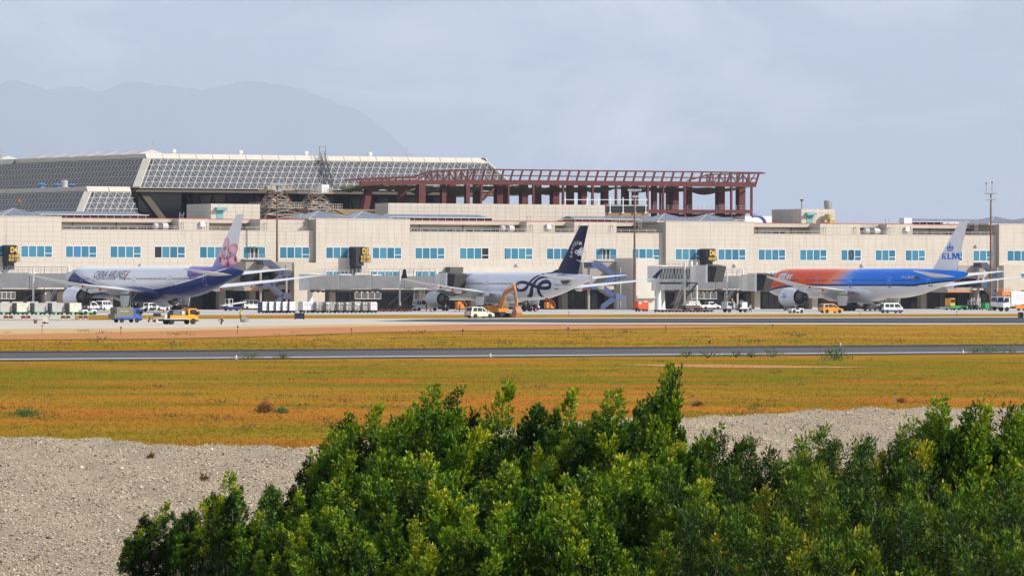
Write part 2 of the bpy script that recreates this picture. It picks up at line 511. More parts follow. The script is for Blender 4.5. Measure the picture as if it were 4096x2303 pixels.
# cornices on the parapets
cb = MB()
for a, b, d in BLOCKS: cb.box(U(a, d) - 0.05, U(b, d) + 0.05, d - 0.10, d + 0.5, Z_PAR + 0.002, Z_PAR + 0.22)
for a, b, d in LOWS: cb.box(U(a, d) + 0.2, U(b, d) - 0.2, d - 0.10, d + 0.5, Z_TER + 0.002, Z_TER + 0.2)
cb.build('coping', M_BEIGE, TERM)

# windows: frame with four panes, the last one split by a transom
pane_me = {}
def unit_pane(m):
    if m.name not in pane_me:
        me = MB().box(-0.5, 0.5, -0.02, 0.02, -0.5, 0.5).mesh('pane'); me.materials.append(m); pane_me[m.name] = me
    return pane_me[m.name]
def wall_d(px):
    for a, b, d in BLOCKS:
        if a <= px < b: return d
    return 0.0
def window(px0, px1, n, zb, zt, d, dark=(), blue=(), transom=True, name='window'):
    u0, u1 = U(px0, d), U(px1, d)
    pw = (u1 - u0) / n
    fr = MB()
    y0, y1 = d - 0.075, d - 0.002
    fr.box(u0, u1, y0, y1, zb, zb + 0.12); fr.box(u0, u1, y0, y1, zt - 0.12, zt)
    for i in range(n + 1):
        w = 0.075
        fr.box(min(max(u0 + i*pw - w, u0), u1 - 2*w), max(min(u0 + i*pw + w, u1), u0 + 2*w), y0 + 0.003, y1, zb + 0.12, zt - 0.12)
    zm = zb + (zt - zb) * 0.35
    if transom: fr.box(u1 - pw + 0.08, u1 - 0.08, y0 + 0.006, y1, zm - 0.06, zm + 0.06)
    f = fr.build(name, M_FRAME, TERM)
    for i in range(n):
        m = M_DARKGL if i in dark else (M_PANEB if i in blue else M_PANE)
        segs = [(zb + 0.12, zt - 0.12)]
        if transom and i == n - 1: segs = [(zb + 0.12, zm - 0.06), (zm + 0.06, zt - 0.12)]
        for a, b in segs:
            inst('pane', unit_pane(m), f, (u0 + (i + .5)*pw, d - 0.03, (a + b)/2), (0, 0, 0), (pw - 0.15, 1, b - a))
    return f
for (a, b, n) in WINDOWS:
    window(a, b, n, Z_WB, Z_WT, wall_d(a), dark=(0,) if a == 616 else ((3,) if a == 1837 else ()), blue=(1,) if a == 261 else ())
# strip of film hanging loose in one window, dark gap in another
def on_wall(px, py, d): u, z = TU(px, py, d); return (u, d, z)
ring = MB()
cu, cz = TU(3405, 1019, 0)
pts = [(cu + 0.42*math.cos(t)*(1 + 0.15*math.sin(t)), -0.095, cz + 1.12*math.sin(t)) for t in [2*PI*i/20 for i in range(21)]]
for p, q in zip(pts[:-1], pts[1:]): ring.bar(p, q, 0.34, 0.05)
ring.build('torn_window_film', M_SIGN, TERM)
gap = MB(); uu = U(2017, 0)
gap.prism([(uu + .12, Z_WB + .12), (uu + .62, Z_WB + .12), (uu + .34, 11.7), (uu + .26, 12.5), (uu + .36, Z_WT - .12), (uu + .12, Z_WT - .12)], -0.056, -0.051)
gap.build('window_gap', M_SIGN, TERM)
# balcony doors in the middle of a window
for k, (a, b) in enumerate(BALCONY):
    d = wall_d(a); u0, u1 = U(a, d), U(b, d); w = u1 - u0
    f = MB()
    f.box(u0, u1, d - .075, d - .002, Z_WT - .12, Z_WT); f.box(u0, u1, d - .07, d - .002, Z_WB, Z_WB + .12)
    for t in (0, .33, .48, .52, .68, 1): f.box(u0 + t*w - .07, u0 + t*w + .07, d - .08, d - .002, Z_WB + .12, Z_WT - .12)
    fo = f.build('window', M_FRAME, TERM)
    for t0, t1, m in ((0, .33, M_PANE), (.68, 1, M_PANE), (.33, .48, M_DARKGL), (.52, .68, M_DARKGL)):
        inst('pane', unit_pane(m), fo, (u0 + (t0 + t1)/2*w, d - .03, (Z_WB + Z_WT)/2), (0, 0, 0), ((t1 - t0)*w - .1, 1, 2.3))
    b2 = MB()
    b2.box(u0 - .3, u1 + .3, d - 1.5, d - .05, Z_WB - .35, Z_WB - .15)
    for t in range(9): b2.bar((u0 + w*t/8, d - 1.45, Z_WB - .15), (u0 + w*t/8, d - 1.45, Z_WB + .9), .05)
    b2.bar((u0, d - 1.45, Z_WB + .9), (u1, d - 1.45, Z_WB + .9), .06); b2.bar((u0, d - 1.45, Z_WB + .4), (u1, d - 1.45, Z_WB + .4), .04)
    b2.build('balcony', M_METAL, TERM)
    MB().box(u0 + .25*w, u0 + .75*w, d - 1.3, d - .05, Z_WT - .25, Z_WT - .02).build('door_canopy', M_TEALD, TERM)
# lower row of windows that shows above the bridges
for a, b in ((-80, 16), (605, 725), (1303, 1422), (1480, 1600), (1660, 1770), (3076, 3140), (4078, 4180)):
    window(a, b, 4, 7.0, 8.35, wall_d(a), transom=False)

# set-back top storey behind the terrace, stair heads standing forward of it
def tiled_box(px0, px1, py_top, d, depth, zb, name='stair_head'):
    """beige tiled box: front and left faces carry their own tiles"""
    u0, zt = TU(px0, py_top, d); u1 = U(px1, d)
    w = MB().box(u0, u1, d, d + depth, zb, zt).build(name, M_JOINT, TERM)
    k = max(1, round((u1 - u0)/1.88)); j = max(1, round((zt - zb)/0.94)); q = max(1, round(depth/1.88))
    for a in range(j):
        z = zb + (zt - zb)*(a + .5)/j; sz = (zt - zb)/j - .045
        for i in range(k):
            tiles.append((((u1 - u0)/k - .045, .04, sz), (u0 + (u1 - u0)*(i + .5)/k, d - .015, z), w))
        for i in range(q):
            tiles.append(((.04, depth/q - .045, sz), (u0 - .015, d + depth*(i + .5)/q, z), w))
    return u0, u1, zt
setb = []
for a, b, df in ((246, 714, 7.5), (836, 1040, 9.5), (1640, 2106, 7.5), (2219, 2297, 8.5), (2465, 2663, 13.0), (3015, 3280, 9.0), (3440, 3546, 8.0), (3650, 3996, 12.0)):
    u0, u1 = U(a, df - 3), U(b, 2.3) + 2
    zb = Z_TER - 1.2
    MB().box(u0, u1, df, df + 6, zb, 18.62).build('wall', M_BEIGE, TERM)
    MB().box(u0, u1, df - 2.6, df + 9, 18.62, 19.42).build('roof_fascia', M_BEIGE, TERM)
    MB().box(u0, u1, df - 2.64, df - 2.2, 19.424, 19.55).build('red_flashing', M_REDTRIM, TERM)
    setb.append((a, b, df, u0, u1))
for a, b, dep, top in ((714, 836, 8, 875), (1040, 1250, 9, 878), (2106, 2219, 8, 887), (2297, 2466, 8, 888), (3280, 3440, 11, 895), (3546, 3650, 8, 897)):
    u0, u1, zt = tiled_box(a, b, top, 2.3, dep, Z_TER - 1.0)
    MB().box(u0 - .06, u1 + .06, 2.24, 2.7, zt + .002, zt + .16).build('red_flashing', M_REDTRIM, TERM)
# strip windows of the top storey
def strip(px0, px1, df, panes, dark=()):
    u0, u1 = U(px0, df), U(px1, df)
    zb, zt = 16.95, 17.72
    f = MB(); n = panes; pw = (u1 - u0)/n
    f.box(u0, u1, df - .06, df - .002, zb, zb + .07); f.box(u0, u1, df - .06, df - .002, zt - .07, zt)
    for i in range(n + 1): f.box(u0 + i*pw - .05, u0 + i*pw + .05, df - .07, df - .002, zb + .07, zt - .07)
    fo = f.build('window', M_FRAME, TERM)
    for i in range(n): inst('pane', unit_pane(M_DARKGL if i in dark else M_PANE), fo, (u0 + (i + .5)*pw, df - .03, (zb + zt)/2), (0, 0, 0), (pw - .1, 1, zt - zb - .14))
for a, b, df, n, dk in ((250, 282, 7.5, 2, ()), (305, 458, 7.5, 5, (3,)), (478, 640, 7.5, 5, (0, 1, 3, 4)), (1645, 1668, 7.5, 2, (0, 1)), (1690, 1842, 7.5, 5, (0, 3)),
                        (1864, 2040, 7.5, 6, (0, 3, 4, 5)), (3016, 3025, 9, 1, ()), (3042, 3140, 9, 4, (2, 3)), (3780, 3860, 12, 3, (0, 1, 2))):
    strip(a, b, df, n, dk)
# down pipes, tanks, ladders hoops and railings along the terrace edge
pp = MB()
for px, df in ((290, 7.5), (465, 7.5), (1678, 7.5), (1852, 7.5), (3030, 9), (3165, 9), (3720, 12)):
    u = U(px, df - .2); pp.bar((u, df - .2, Z_TER - .6), (u, df - .2, 18.62), .22, n=8)
pp.build('down_pipe', mat('brown_pipe', (0.13, 0.08, 0.06), 0.6), TERM)
for a, b in ((246, 1250), (1640, 2660), (3015, 3990)):
    r = MB(); u0, u1 = U(a, .4), U(b, .4)
    for h in (.62, .95): r.bar((u0 + .3, .45, Z_TER + h), (u1 - .3, .45, Z_TER + h), .06)
    k = int((u1 - u0)/2.2)
    for i in range(k + 1): r.bar((u0 + .3 + (u1 - u0 - .6)*i/k, .45, Z_TER + .2), (u0 + .3 + (u1 - u0 - .6)*i/k, .45, Z_TER + .95), .05)
    r.build('railing', mat('pale_rail', (0.55, 0.53, 0.50), 0.5), TERM)
def hoop(px, d=1.9, zb=None):
    u = U(px, d); zb = Z_TER
    r = MB(); pts = [(u - .28, d, zb), (u - .28, d, zb + 1.55)] + [(u - .28*math.cos(PI*i/6), d, zb + 1.55 + .28*math.sin(PI*i/6)) for i in range(1, 7)] + [(u + .28, d, zb)]
    r.tube(pts, .1); r.build('vent_pipe', M_RUST, TERM)
for px in (729, 822, 1061, 2125, 2207, 2318, 2446, 3297, 3420, 3556, 3640): hoop(px)
for px in (810, 2196, 3630):
    u = U(px, 1.7); MB().box(u - .5, u + .5, 1.6, 2.2, Z_TER + .9, Z_TER + 2.0).build('equipment_box', M_WHITE, TERM)
for px0, px1, d in ((612, 672, 4.0), (2000, 2056, 4.0), (3455, 3520, 4.0)):
    u0, u1 = U(px0, d), U(px1, d)
    t = MB(); L = u1 - u0
    t.lathe([(0, .35), (.15, .62), (.4, .75), (L - .4, .75), (L - .15, .62), (L, .35)], (u0, d, Z_TER + .95), 'x', 18)
    to = t.build('water_tank', M_LGREY, TERM, 40)
    MB().lathe([(0, .80), (L*.3, .80)], (u0 + L*.28, d, Z_TER + .95), 'x', 18).build('tank_band', M_DGREY, TERM, 40)
    MB().box(u0 + .3, u0 + .6, d - .5, d + .5, Z_TER - .5, Z_TER + .4).box(u1 - .6, u1 - .3, d - .5, d + .5, Z_TER - .5, Z_TER + .4).build('tank_saddle', M_DGREY, TERM)

# roofs of the concourse, long clerestory lanterns, pyramid rooflights
MB().box(U(-420, 13), U(4520, 13), 12.6, 60, 15.0, 19.38).build('roof', mat('roof_felt', (0.22, 0.20, 0.18), 0.9, noise=.2, nscale=.2), TERM)
def lantern(px0, px1, d, open_left=False):
    u0, u1 = U(px0, d), U(px1, d)
    zb = 19.4; zc = zb + .75; w = 5.0
    MB().box(u0 + .4, u1 - .4, d, d + w, zb, zc).build('clerestory_glass', M_DARKGL, TERM)
    m = MB(); k = max(2, int((u1 - u0)/1.95))
    for i in range(k + 1): u = u0 + .4 + (u1 - u0 - .8)*i/k; m.box(u - .05, u + .05, d - .06, d - .003, zb, zc)
    m.box(u0 - .1, u1 + .1, d - .55, d - .15, zc + .002, zc + .16)
    m.build('mullion', M_FRAME, TERM)
    r = MB(); e = 0 if open_left else 2.2
    pr = lambda u, a: [(u, d - .6, zc + .16), (u, d + w/2, zc + .16 + a), (u, d + w + .6, zc + .16)]
    r.loft([pr(u0 - .1, .05 if e else .62), pr(u0 + max(e, .01), .62), pr(u1 - 2.2, .62), pr(u1 + .1, .05)])
    r.build('lantern_roof', M_ROOFG, TERM)
for a, b, d, op in ((128, 590, 9.5, False), (1525, 1974, 9.5, False), (2293, 2980, 16, True), (3645, 4400, 16, True)):
    lantern(a, b, d, op)
def pyramid(px, d, half=5.2, h=1.75):
    u = U(px, d + half, 860)
    zb = 19.5
    MB().box(u - half, u + half, d, d + 2*half, zb - .1, zb + .22).build('rooflight_kerb', M_BEIGE, TERM)
    p = MB(); c = Vector((u, d + half, zb + .22 + h)); q = [Vector((u + sx*half, d + half + sy*half, zb + .225)) for sx, sy in ((-1, -1), (1, -1), (1, 1), (-1, 1))]
    p.add(q + [c], [(0, 1, 4), (1, 2, 4), (2, 3, 4), (3, 0, 4)])
    po = p.build('pyramid_rooflight', M_ROOFG, TERM)
    b = MB()
    for i in range(4):
        b.bar(q[i], c, .1); 
        for t in (.25, .5, .75):
            e = q[i].lerp(q[(i + 1) % 4], t); b.bar(e, e.lerp(c, 1) if t == .5 else q[i].lerp(c, t*2) if t < .5 else q[(i+1) % 4].lerp(c, (1-t)*2), .06)
    b.build('glazing_bar', M_LGREY, po)
for px, d in ((55, 1.2), (1275, 1.2), (1452, 1.2), (2660, 1.2), (2828, 1.2), (3978, 1.2), (4120, 1.2)): pyramid(px, d)
# penthouses with teal doors
def door_at(px0, px1, py0, py1, d):
    (u0, zt), (u1, zb) = TU(px0, py0, d), TU(px1, py1, d)
    dd = MB().box(u0, u1, d - .12, d - .04, zb, zt).build('door', M_TEALD, TERM)
    MB().prism([(u0 - .5, zt + .05), (u1 + .5, zt + .05), (u1 + .35, zt + .65), (u0 - .35, zt + .65)], d - 1.1, d - .05).build('door_canopy', M_TEALD, TERM)
u0, u1, zt = tiled_box(843, 1040, 815, 16, 11.5, 18.6, 'penthouse'); door_at(866, 893, 842, 874, 16)
u0, u1, zt = tiled_box(3205, 3341, 836, 14, 12.5, 18.6, 'penthouse'); door_at(3226, 3251, 862, 892, 14)
tiled_box(1552, 2420, 812, 22, 6, 18.0, 'rooftop_wall')
u0, zt = TU(1300, 836, 30); MB().box(u0, U(1555, 30), 30, 36, 18, zt).build('wall', M_BROWNW, TERM)
u0, zt = TU(2415, 845, 24); MB().box(u0, U(2595, 24), 24, 30, 18, zt).build('wall', M_BROWNW, TERM)
(uu, zz) = TU(2980, 866, 40); MB().box(uu, U(3110, 40), 40, 50, 17, TU(3000, 864, 40)[1]).build('wall', M_WHITE, TERM)
arch = MB(); ua, za = TU(3005, 890, 12)
arch.tube([(ua + 1.9*math.cos(t)*1.4 + 1.2, 12, 18.9 + 2.4*math.sin(t)) for t in [PI*.62 - PI*.62*i/8 for i in range(9)]], .75, 8)
arch.build('blue_arch', mat('ultramarine', (0.045, 0.06, 0.30), .4), TERM)
ven = MB(); u, z = TU(3310, 890, 13); ven.lathe([(0, .2), (.9, .2), (1.1, .75), (2.3, .95), (2.32, .05)], (u, 12.6, 19.4), 'z', 16)
ven.box(u + .1, u + 1.7, 12.2, 13.2, 19.4, 20.5); ven.build('yellow_ventilator', mat('faded_yellow', (.52, .38, .14), .7, noise=.2, nscale=1), TERM, 40)
u, z = TU(3312, 836, 20); MB().lathe([(0, .75), (.9, .95), (2.0, .95), (2.05, .2)], (u, 20, z - .05), 'z', 16).build('roof_tank', M_METAL, TERM, 40)
u, z = TU(3207, 836, 15); MB().bar((u, 15, z), (u, 15, z + 2.0), .14).lathe([(0, .15), (.5, .5)], (u, 15, z + 1.7), 'z', 8).build('warning_lamp', M_RUST, TERM)
u, z = TU(3630, 894, 10); MB().box(u - .9, u + 1.2, 10, 12, 19.3, 21.0).build('equipment_box', M_WHITE, TERM)
# pairs of ladder rails on the parapets
for px, d in ((725, 3), (2115, 3), (2560, 3), (3548, 3), (3905, 2)):
    u = U(px, d); r = MB(); zb = 18.2
    for e in (-.45, .45): r.tube([(u + e, d, zb), (u + e, d, zb + 2.4), (u + e + .35, d + .3, zb + 2.6), (u + e + .5, d + .6, zb + 2.0)], .08, 5)
    for q in range(8): r.bar((u - .45, d, zb + .3*q), (u + .45, d, zb + .3*q), .05)
    r.build('roof_ladder', M_METAL, TERM)

# ground floor under the overhang: recessed wall, dark openings, piers
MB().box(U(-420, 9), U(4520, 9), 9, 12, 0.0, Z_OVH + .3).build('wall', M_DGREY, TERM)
for i, px in enumerate(range(-100, 4300, 118)):
    d = 8.9; u = U(px, d)
    if i % 7 == 3: MB().box(u - 2.2, u + 2.2, 7.5, 8.95, 0.05, Z_OVH - .4).build('door', M_BEIGE, TERM)
    else:
        w = MB().box(u - 2.5, u + 2.6, d - .02, d + .05, 0.15, Z_OVH - .9).build('shopfront', M_DARKGL, TERM)
        f = MB()
        for t in (-2.5, -.8, .9, 2.6): f.box(u + t - .06, u + t + .06, d - .1, d - .03, .15, Z_OVH - .9)
        f.build('frame', M_DGREY, w)
for px in (-60, 190, 440, 660, 890, 1010, 1330, 1690, 1990, 2260, 2480, 2760, 3030, 3260, 3480, 3695, 3905, 4100):
    d = 4.6; u = U(px, d); MB().box(u - .75, u + .75, d, d + 1.6, 0, Z_OVH - .002).build('pier', M_BEIGE, TERM)
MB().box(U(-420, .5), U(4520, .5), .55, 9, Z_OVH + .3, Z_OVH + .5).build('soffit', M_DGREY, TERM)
for px in (565, 2068, 3450, 3905, 2940):
    u, z = TU(px, 1060 if px < 3900 else 983, wall_d(px)); dd = wall_d(px)
    MB().box(u - .4, u + .35, dd - .55, dd - .05, z - .25, z + .25).build('wall_lamp', M_LGREY, TERM)

# a facing tile is one object; the nearest 300 stand alone, the rest share one mesh per wall
tiles.sort(key=lambda t: (t[1][0], t[1][2]))
tme = MB().box(-.5, .5, -.5, .5, -.5, .5).mesh('tile'); tme.materials.append(M_TILE)
vis = [t for t in tiles if t[1][0] > U(5, 0) and t[0][1] < .05][:300]
ids = {id(t) for t in vis}
for s_, c_, w_ in vis: inst('tile', tme, w_, c_, (0, 0, 0), s_)
rest = {}
for t in tiles:
    if id(t) in ids: continue
    s_, c_, w_ = t
    rest.setdefault(w_.name, (w_, MB()))[1].box(c_[0] - s_[0]/2, c_[0] + s_[0]/2, c_[1] - s_[1]/2, c_[1] + s_[1]/2, c_[2] - s_[2]/2, c_[2] + s_[2]/2)
for w_, mb in rest.values(): tag(mb.build('tile', M_TILE, w_), kind='stuff')
# ------------------------------------------------------------------ main hall with sloping lattice roofs
HALL = thing('terminal_hall', 'great terminal hall with sloping glass roofs behind a white triangular lattice', 'building', (0, Y0, 0), PHI)
M_LAT = mat('cream_lattice', (0.52, 0.485, 0.43), 0.6)
M_HGL = pane_mat('smoked_roof_glass', (0.095, 0.108, 0.142), (0.12, 0.132, 0.165), 0.3)
M_SOFF = mat('bronze_soffit', (0.11, 0.085, 0.06), 0.7)
M_CREAM = mat('cream_panel', (0.58, 0.53, 0.455), 0.6, noise=0.06, nscale=0.3)
pane_cells = []
def face(o, e, s, ne, ns, first_up=True):
    """glazed slope: origin o, edge vector e (along the eave), s (up the slope)"""
    bars = MB()
    de, ds = e / ne, s / ns
    nrm = e.cross(s).normalized()
    P = lambda i, j: o + de * i + ds * j
    for j in range(ns + 1): bars.bar(P(0, j) + nrm*.1, P(ne, j) + nrm*.1, .26, .16)
    return bars, P, nrm, de, ds
def lattice_roof(u0, u1, d0, d1, z0, z1, inset, cell, rows, left=True, right=True, shear=True):
    a = inset; ar = inset if right else 0.0
    lo = [Vector((u0, d0, z0)), Vector((u1, d0, z0)), Vector((u1, d1, z0)), Vector((u0, d1, z0))]
    hi = [Vector((u0 + a, d0 + a, z1)), Vector((u1 - ar, d0 + a, z1)), Vector((u1 - ar, d1, z1)), Vector((u0 + a, d1, z1))]
    faces = [(lo[0], lo[1], hi[1], hi[0])]
    faces.append((lo[3], lo[0], hi[0], hi[3]))
    if right: faces.append((lo[1], lo[2], hi[2], hi[1]))
    for fi, (A, B, C, D) in enumerate(faces):
        nrm = (B - A).cross(D - A).normalized()
        if nrm.z < 0: nrm = -nrm
        L = (B - A).length; n = round(L / cell)
        bars = MB()
        def P(s, t):    # s along 0..n (in cell units measured on the eave), t up 0..1
            lft = A.lerp(D, t); rgt = B.lerp(C, t)
            p = A + (B - A) * (s / n) + (D - A - (B - A) * ((D - A).dot((B - A).normalized()) / L)) * t
            return p, (p - lft).dot((B - A).normalized()), (rgt - p).dot((B - A).normalized())
        def clamp_p(s, t):
            p, l, r = P(s, t)
            dirn = (B - A).normalized()
            if l < 0: p = p - dirn * l
            if r < 0: p = p + dirn * r
            return p
        sh = 0.595                 # bars lean as they climb
        for j in range(rows + 1):
            t = j / rows
            bars.bar(A.lerp(D, t) + nrm*.12, B.lerp(C, t) + nrm*.12, .17, .14)
        for i in range(-6, n + 7):
            for j in range(rows):
                s0 = i + sh*j; s1 = i + sh*(j + 1)
                t0, t1 = j / rows, (j + 1) / rows
                p, q = P(s0, t0), P(s1, t1)
                if min(p[1], p[2], q[1], q[2]) >= -.01: bars.bar(p[0] + nrm*.12, q[0] + nrm*.12, .19, .14)
                p2, q2 = P(s0 + 1, t0), P(s1, t1)
                if min(p2[1], p2[2], q2[1], q2[2]) >= -.01: bars.bar(p2[0] + nrm*.12, q2[0] + nrm*.12, .15, .13)
                r2 = P(s1 + 1, t1)
                for tri in ((p, p2, q), (p2, r2, q)):
                    if min(min(k[1], k[2]) for k in tri) >= -.05: pane_cells.append((fi, [k[0] for k in tri], nrm))
        ROOF_PARTS.append((bars, nrm, (A, B, C, D), fi))
    return lo, hi
ROOF_PARTS = []
D1 = 75.0
u1, zlo = TU(545, 752, D1)
u2 = TU(2078, 760, D1)[0]
inset = 5.4; zhi = zlo + 6.6
roof_u = MB(); 
lo, hi = lattice_roof(u1, u2, D1, D1 + 330, zlo, zhi, inset, 1.78, 5)
# lower roof in front, on the left
D2 = 63.0
v1, wlo0 = TU(315, 847, D2)
wtop = TU(357, 770, D2 + 4)[1]
wlo = wtop - 6.2
v2 = U(575, D2, 800)
lo2, hi2 = lattice_roof(v1 - 1.0, v2 - 1.0, D2 - 1, D2 + 330, wlo, wtop, inset, 1.78, 5, right=False)
for k, (bars, nrm, q, fi) in enumerate(ROOF_PARTS):
    slope = MB(); A, B, C, D = q
    slope.add([A - nrm*.15, B - nrm*.15, C - nrm*.15, D - nrm*.15], [(0, 1, 2, 3)])
    so = slope.build('roof_slope', mat('slope_backing', (0.035, 0.037, 0.043), .6), HALL)
    bo = tag(bars.build('lattice_bar', M_LAT, so), kind='stuff')
    q_ = [c for c in pane_cells if c[2] is nrm]
    dirn = (q_ and 1)
    singles = 150 if k in (0, 3) else 0
    mb = MB()
    for n_, (f_, tri, nn) in enumerate(q_):
        cen = (tri[0] + tri[1] + tri[2]) / 3
        t2 = [cen + (p - cen) * .93 for p in tri]
        if n_ % max(1, len(q_)//max(singles, 1)) == 0 and singles > 0:
            singles -= 1
            p1 = MB().add([p - cen for p in t2] + [p - cen - nn*.06 for p in t2], [(0, 1, 2), (0, 3, 4, 1), (1, 4, 5, 2), (2, 5, 3, 0)])
            po = p1.build('glass_pane', M_HGL, so); po.location = cen
        else:
            mb.add(t2 + [p - nn*.06 for p in t2], [(0, 1, 2), (0, 3, 4, 1), (1, 4, 5, 2), (2, 5, 3, 0)])
    tag(mb.build('glass_pane', M_HGL, so), kind='stuff')
# cream hips, fascias and flat tops
def hip(p, q, w): MB().bar(p + Vector((0, 0, .1)), q + Vector((0, 0, .1)), w, .5).build('hip_capping', M_CREAM, HALL)
hip(lo[0], hi[0], 1.7); hip(lo[1], hi[1], 1.2); hip(lo2[0], hi2[0], 1.6)
def crown(hi, z, last=True):
    a, b, c, d = hi; up = 1.15; s = .75
    def quad(p, q, n, name='fascia_panel'):
        L = (q - p).length; k = max(1, int(L/4.2)); e = (q - p)/k
        for i in range(k):
            A = p + e*i + e*.012; B = p + e*(i + 1) - e*.012
            C, D = B + n*s + Vector((0, 0, up)), A + n*s + Vector((0, 0, up))
            m = MB().add([A, B, C, D, A + n*.6, B + n*.6, C + n*.6, D + n*.6], [(0, 1, 2, 3), (3, 2, 6, 7), (0, 4, 5, 1)])
            if i < 60: m.build(name, M_CREAM, HALL)
    quad(a - Vector((.1, 0, -.25)), b + Vector((.1, 0, .25)), Vector((0, 1, 0)))
    if last: quad(b + Vector((0, 0, .25)), c + Vector((0, 0, .25)), Vector((-1, 0, 0)))
    quad(d + Vector((0, 0, .25)), a + Vector((0, 0, .25)), Vector((1, 0, 0)))
    MB().box(a.x + s, b.x - s if last else b.x, a.y + s, d.y, z + .3, z + 1.38).build('flat_roof', M_CREAM, HALL)
crown(hi, zhi); crown(hi2, wtop, False)
# sawtooth skylights that show along the left part of the roof edge
for i in range(16):
    y = hi[0].y + 8 + i*9.0 + (14 if i > 6 else 0)
    MB().prism([(hi[0].x + 1.5, zhi + 1.39), (hi[0].x + 9, zhi + 1.39), (hi[0].x + 5.2, zhi + 2.5)], y, y + 7.5).build('sawtooth_skylight', M_LGREY, HALL)
# soffit, recessed curtain wall, raking columns
MB().add([lo[0] + Vector((0, 0, -.3)), lo[1] + Vector((0, 0, -.3)), lo[2] + Vector((0, 0, -.3)), lo[3] + Vector((0, 0, -.3)), lo[0] + Vector((0, 0, -.9)), lo[1] + Vector((0, 0, -.9)), lo[2] + Vector((0, 0, -.9)), lo[3] + Vector((0, 0, -.9))],
         [(0, 1, 5, 4), (4, 5, 6, 7), (3, 0, 4, 7), (1, 2, 6, 5)]).build('soffit', M_SOFF, HALL)
cw = MB().box(u1 + 15, u2 - 10, D1 + 15, D1 + 16, 12, zlo - .9).build('curtain_wall', M_TEALGL, HALL)
cwb = MB()
k = int((u2 - u1 - 25)/3.6)
for i in range(k):
    u = u1 + 15 + 3.6*i
    cwb.bar((u, D1 + 14.85, 19), (u + 1.3, D1 + 14.85, zlo - 1.2), .16); cwb.bar((u + 3.6, D1 + 14.85, 19), (u + 1.3, D1 + 14.85, zlo - 1.2), .12)
for z in (21.5, 24.2): cwb.bar((u1 + 15, D1 + 14.8, z), (u2 - 10, D1 + 14.8, z), .14)
cwb.build('mullion', M_SOFF, cw)
MB().box(u1 + 4, u1 + 15, D1 + 7, D1 + 300, 12, zlo - .9).build('curtain_wall', M_DARKGL, HALL)
for px0, px1, dd in ((560, 690, D1 + 2), (770, 815, D1 + 12)):
    a = TU(px0, 760, dd); b = TU(px1, 880, dd)
    MB().bar((a[0], dd, zlo - .6), (b[0], dd, 17), 1.8, 1.4).build('raking_column', M_SOFF, HALL)
MB().box(v1 + 2, v2 + 40, D2 + 6, D2 + 300, 12, wlo).build('plinth_wall', M_DARKGL, HALL)
# roof furniture
for px, dd in ((693, 92), (960, 92), (1222, 92), (1478, 92)):
    u = U(px, dd, 620); z = zhi + 1.38
    MB().lathe([(0, .8), (.3, .8), (.32, .35), (.55, .35), (.6, .62), (1.25, .62), (1.3, .5)], (u, dd, z), 'z', 16).build('roof_ventilator', M_WHITE, HALL, 35)
for px, dd in ((165, 100), (228, 102), (285, 104)):
    u = U(px, dd, 750); z = wtop + 1.38
    MB().lathe([(0, .8), (.8, .6), (.85, 1.2), (1.2, .5), (1.3, .1)], (u, dd, z), 'z', 12).build('roof_ventilator', mat('blue_cowl', (.10, .20, .36), .5), HALL, 35)
u = U(257, 102, 750); MB().lathe([(0, 1.2), (.5, 1.2), (.55, .75), (1.9, .85), (2.0, .5)], (u, 102, wtop + 1.38), 'z', 14).build('roof_ventilator', M_LGREY, HALL, 35)
def ladder_stair(pt, pb, dt, db, name='roof_stair'):
    a, b = TU(pt[0], pt[1], dt), TU(pb[0], pb[1], db)
    A, B = Vector((a[0], dt, a[1])), Vector((b[0], db, b[1]))
    m = MB()
    for o in (-.5, .5):
        for h in (.3, 1.2): m.bar(A + Vector((o, 0, h)), B + Vector((o, 0, h)), .12)
        for t in range(12): p = A.lerp(B, t/11); m.bar(p + Vector((o, 0, .3)), p + Vector((o, 0, 1.2)), .07)
    for t in range(26): p = A.lerp(B, t/25); m.bar(p + Vector((-.5, 0, .35)), p + Vector((.5, 0, .35)), .18, .08)
    for o in (-.8, .8): m.bar(A + Vector((o, 0, 0)), A + Vector((o, 0, 2.6)), .08)
    m.bar(A + Vector((-.8, 0, 2.6)), A + Vector((.8, 0, 2.6)), .08); m.bar(A + Vector((-.8, 0, 1.5)), A + Vector((.8, 0, 1.5)), .06)
    m.build(name, mat('dark_steel', (.07, .07, .075), .6), HALL)
ladder_stair((1290, 632), (1325, 752), D1 + 5, D1 - 1.2)
def antenna(px, pyt, pyb, dd, parent):
    u, zt = TU(px, pyt, dd); zb = TU(px, pyb, dd)[1]
    m = MB().bar((u, dd, zb), (u, dd, zb + (zt - zb)*.6), .28, w2=.18, n=5).bar((u, dd, zb + (zt - zb)*.6), (u, dd, zt), .12, n=5)
    for t in (.25, .45, .6): m.bar((u - .5, dd, zb + (zt - zb)*t), (u + .5, dd, zb + (zt - zb)*t), .1)
    m.build('antenna', M_METAL, parent)
antenna(612, 563, 625, 90, HALL); antenna(5, 590, 650, 150, HALL); antenna(1628, 588, 645, 100, HALL); antenna(1025, 612, 632, 95, HALL)
u_, z_ = TU(76, 770, D2); MB().bar((u_, D2, z_ - 4.2), (u_, D2, z_), .16).box(u_ - .4, u_ + .4, D2 - .3, D2 + .3, z_ - 2.2, z_ - 1.5).build('antenna', M_RUST, HALL)

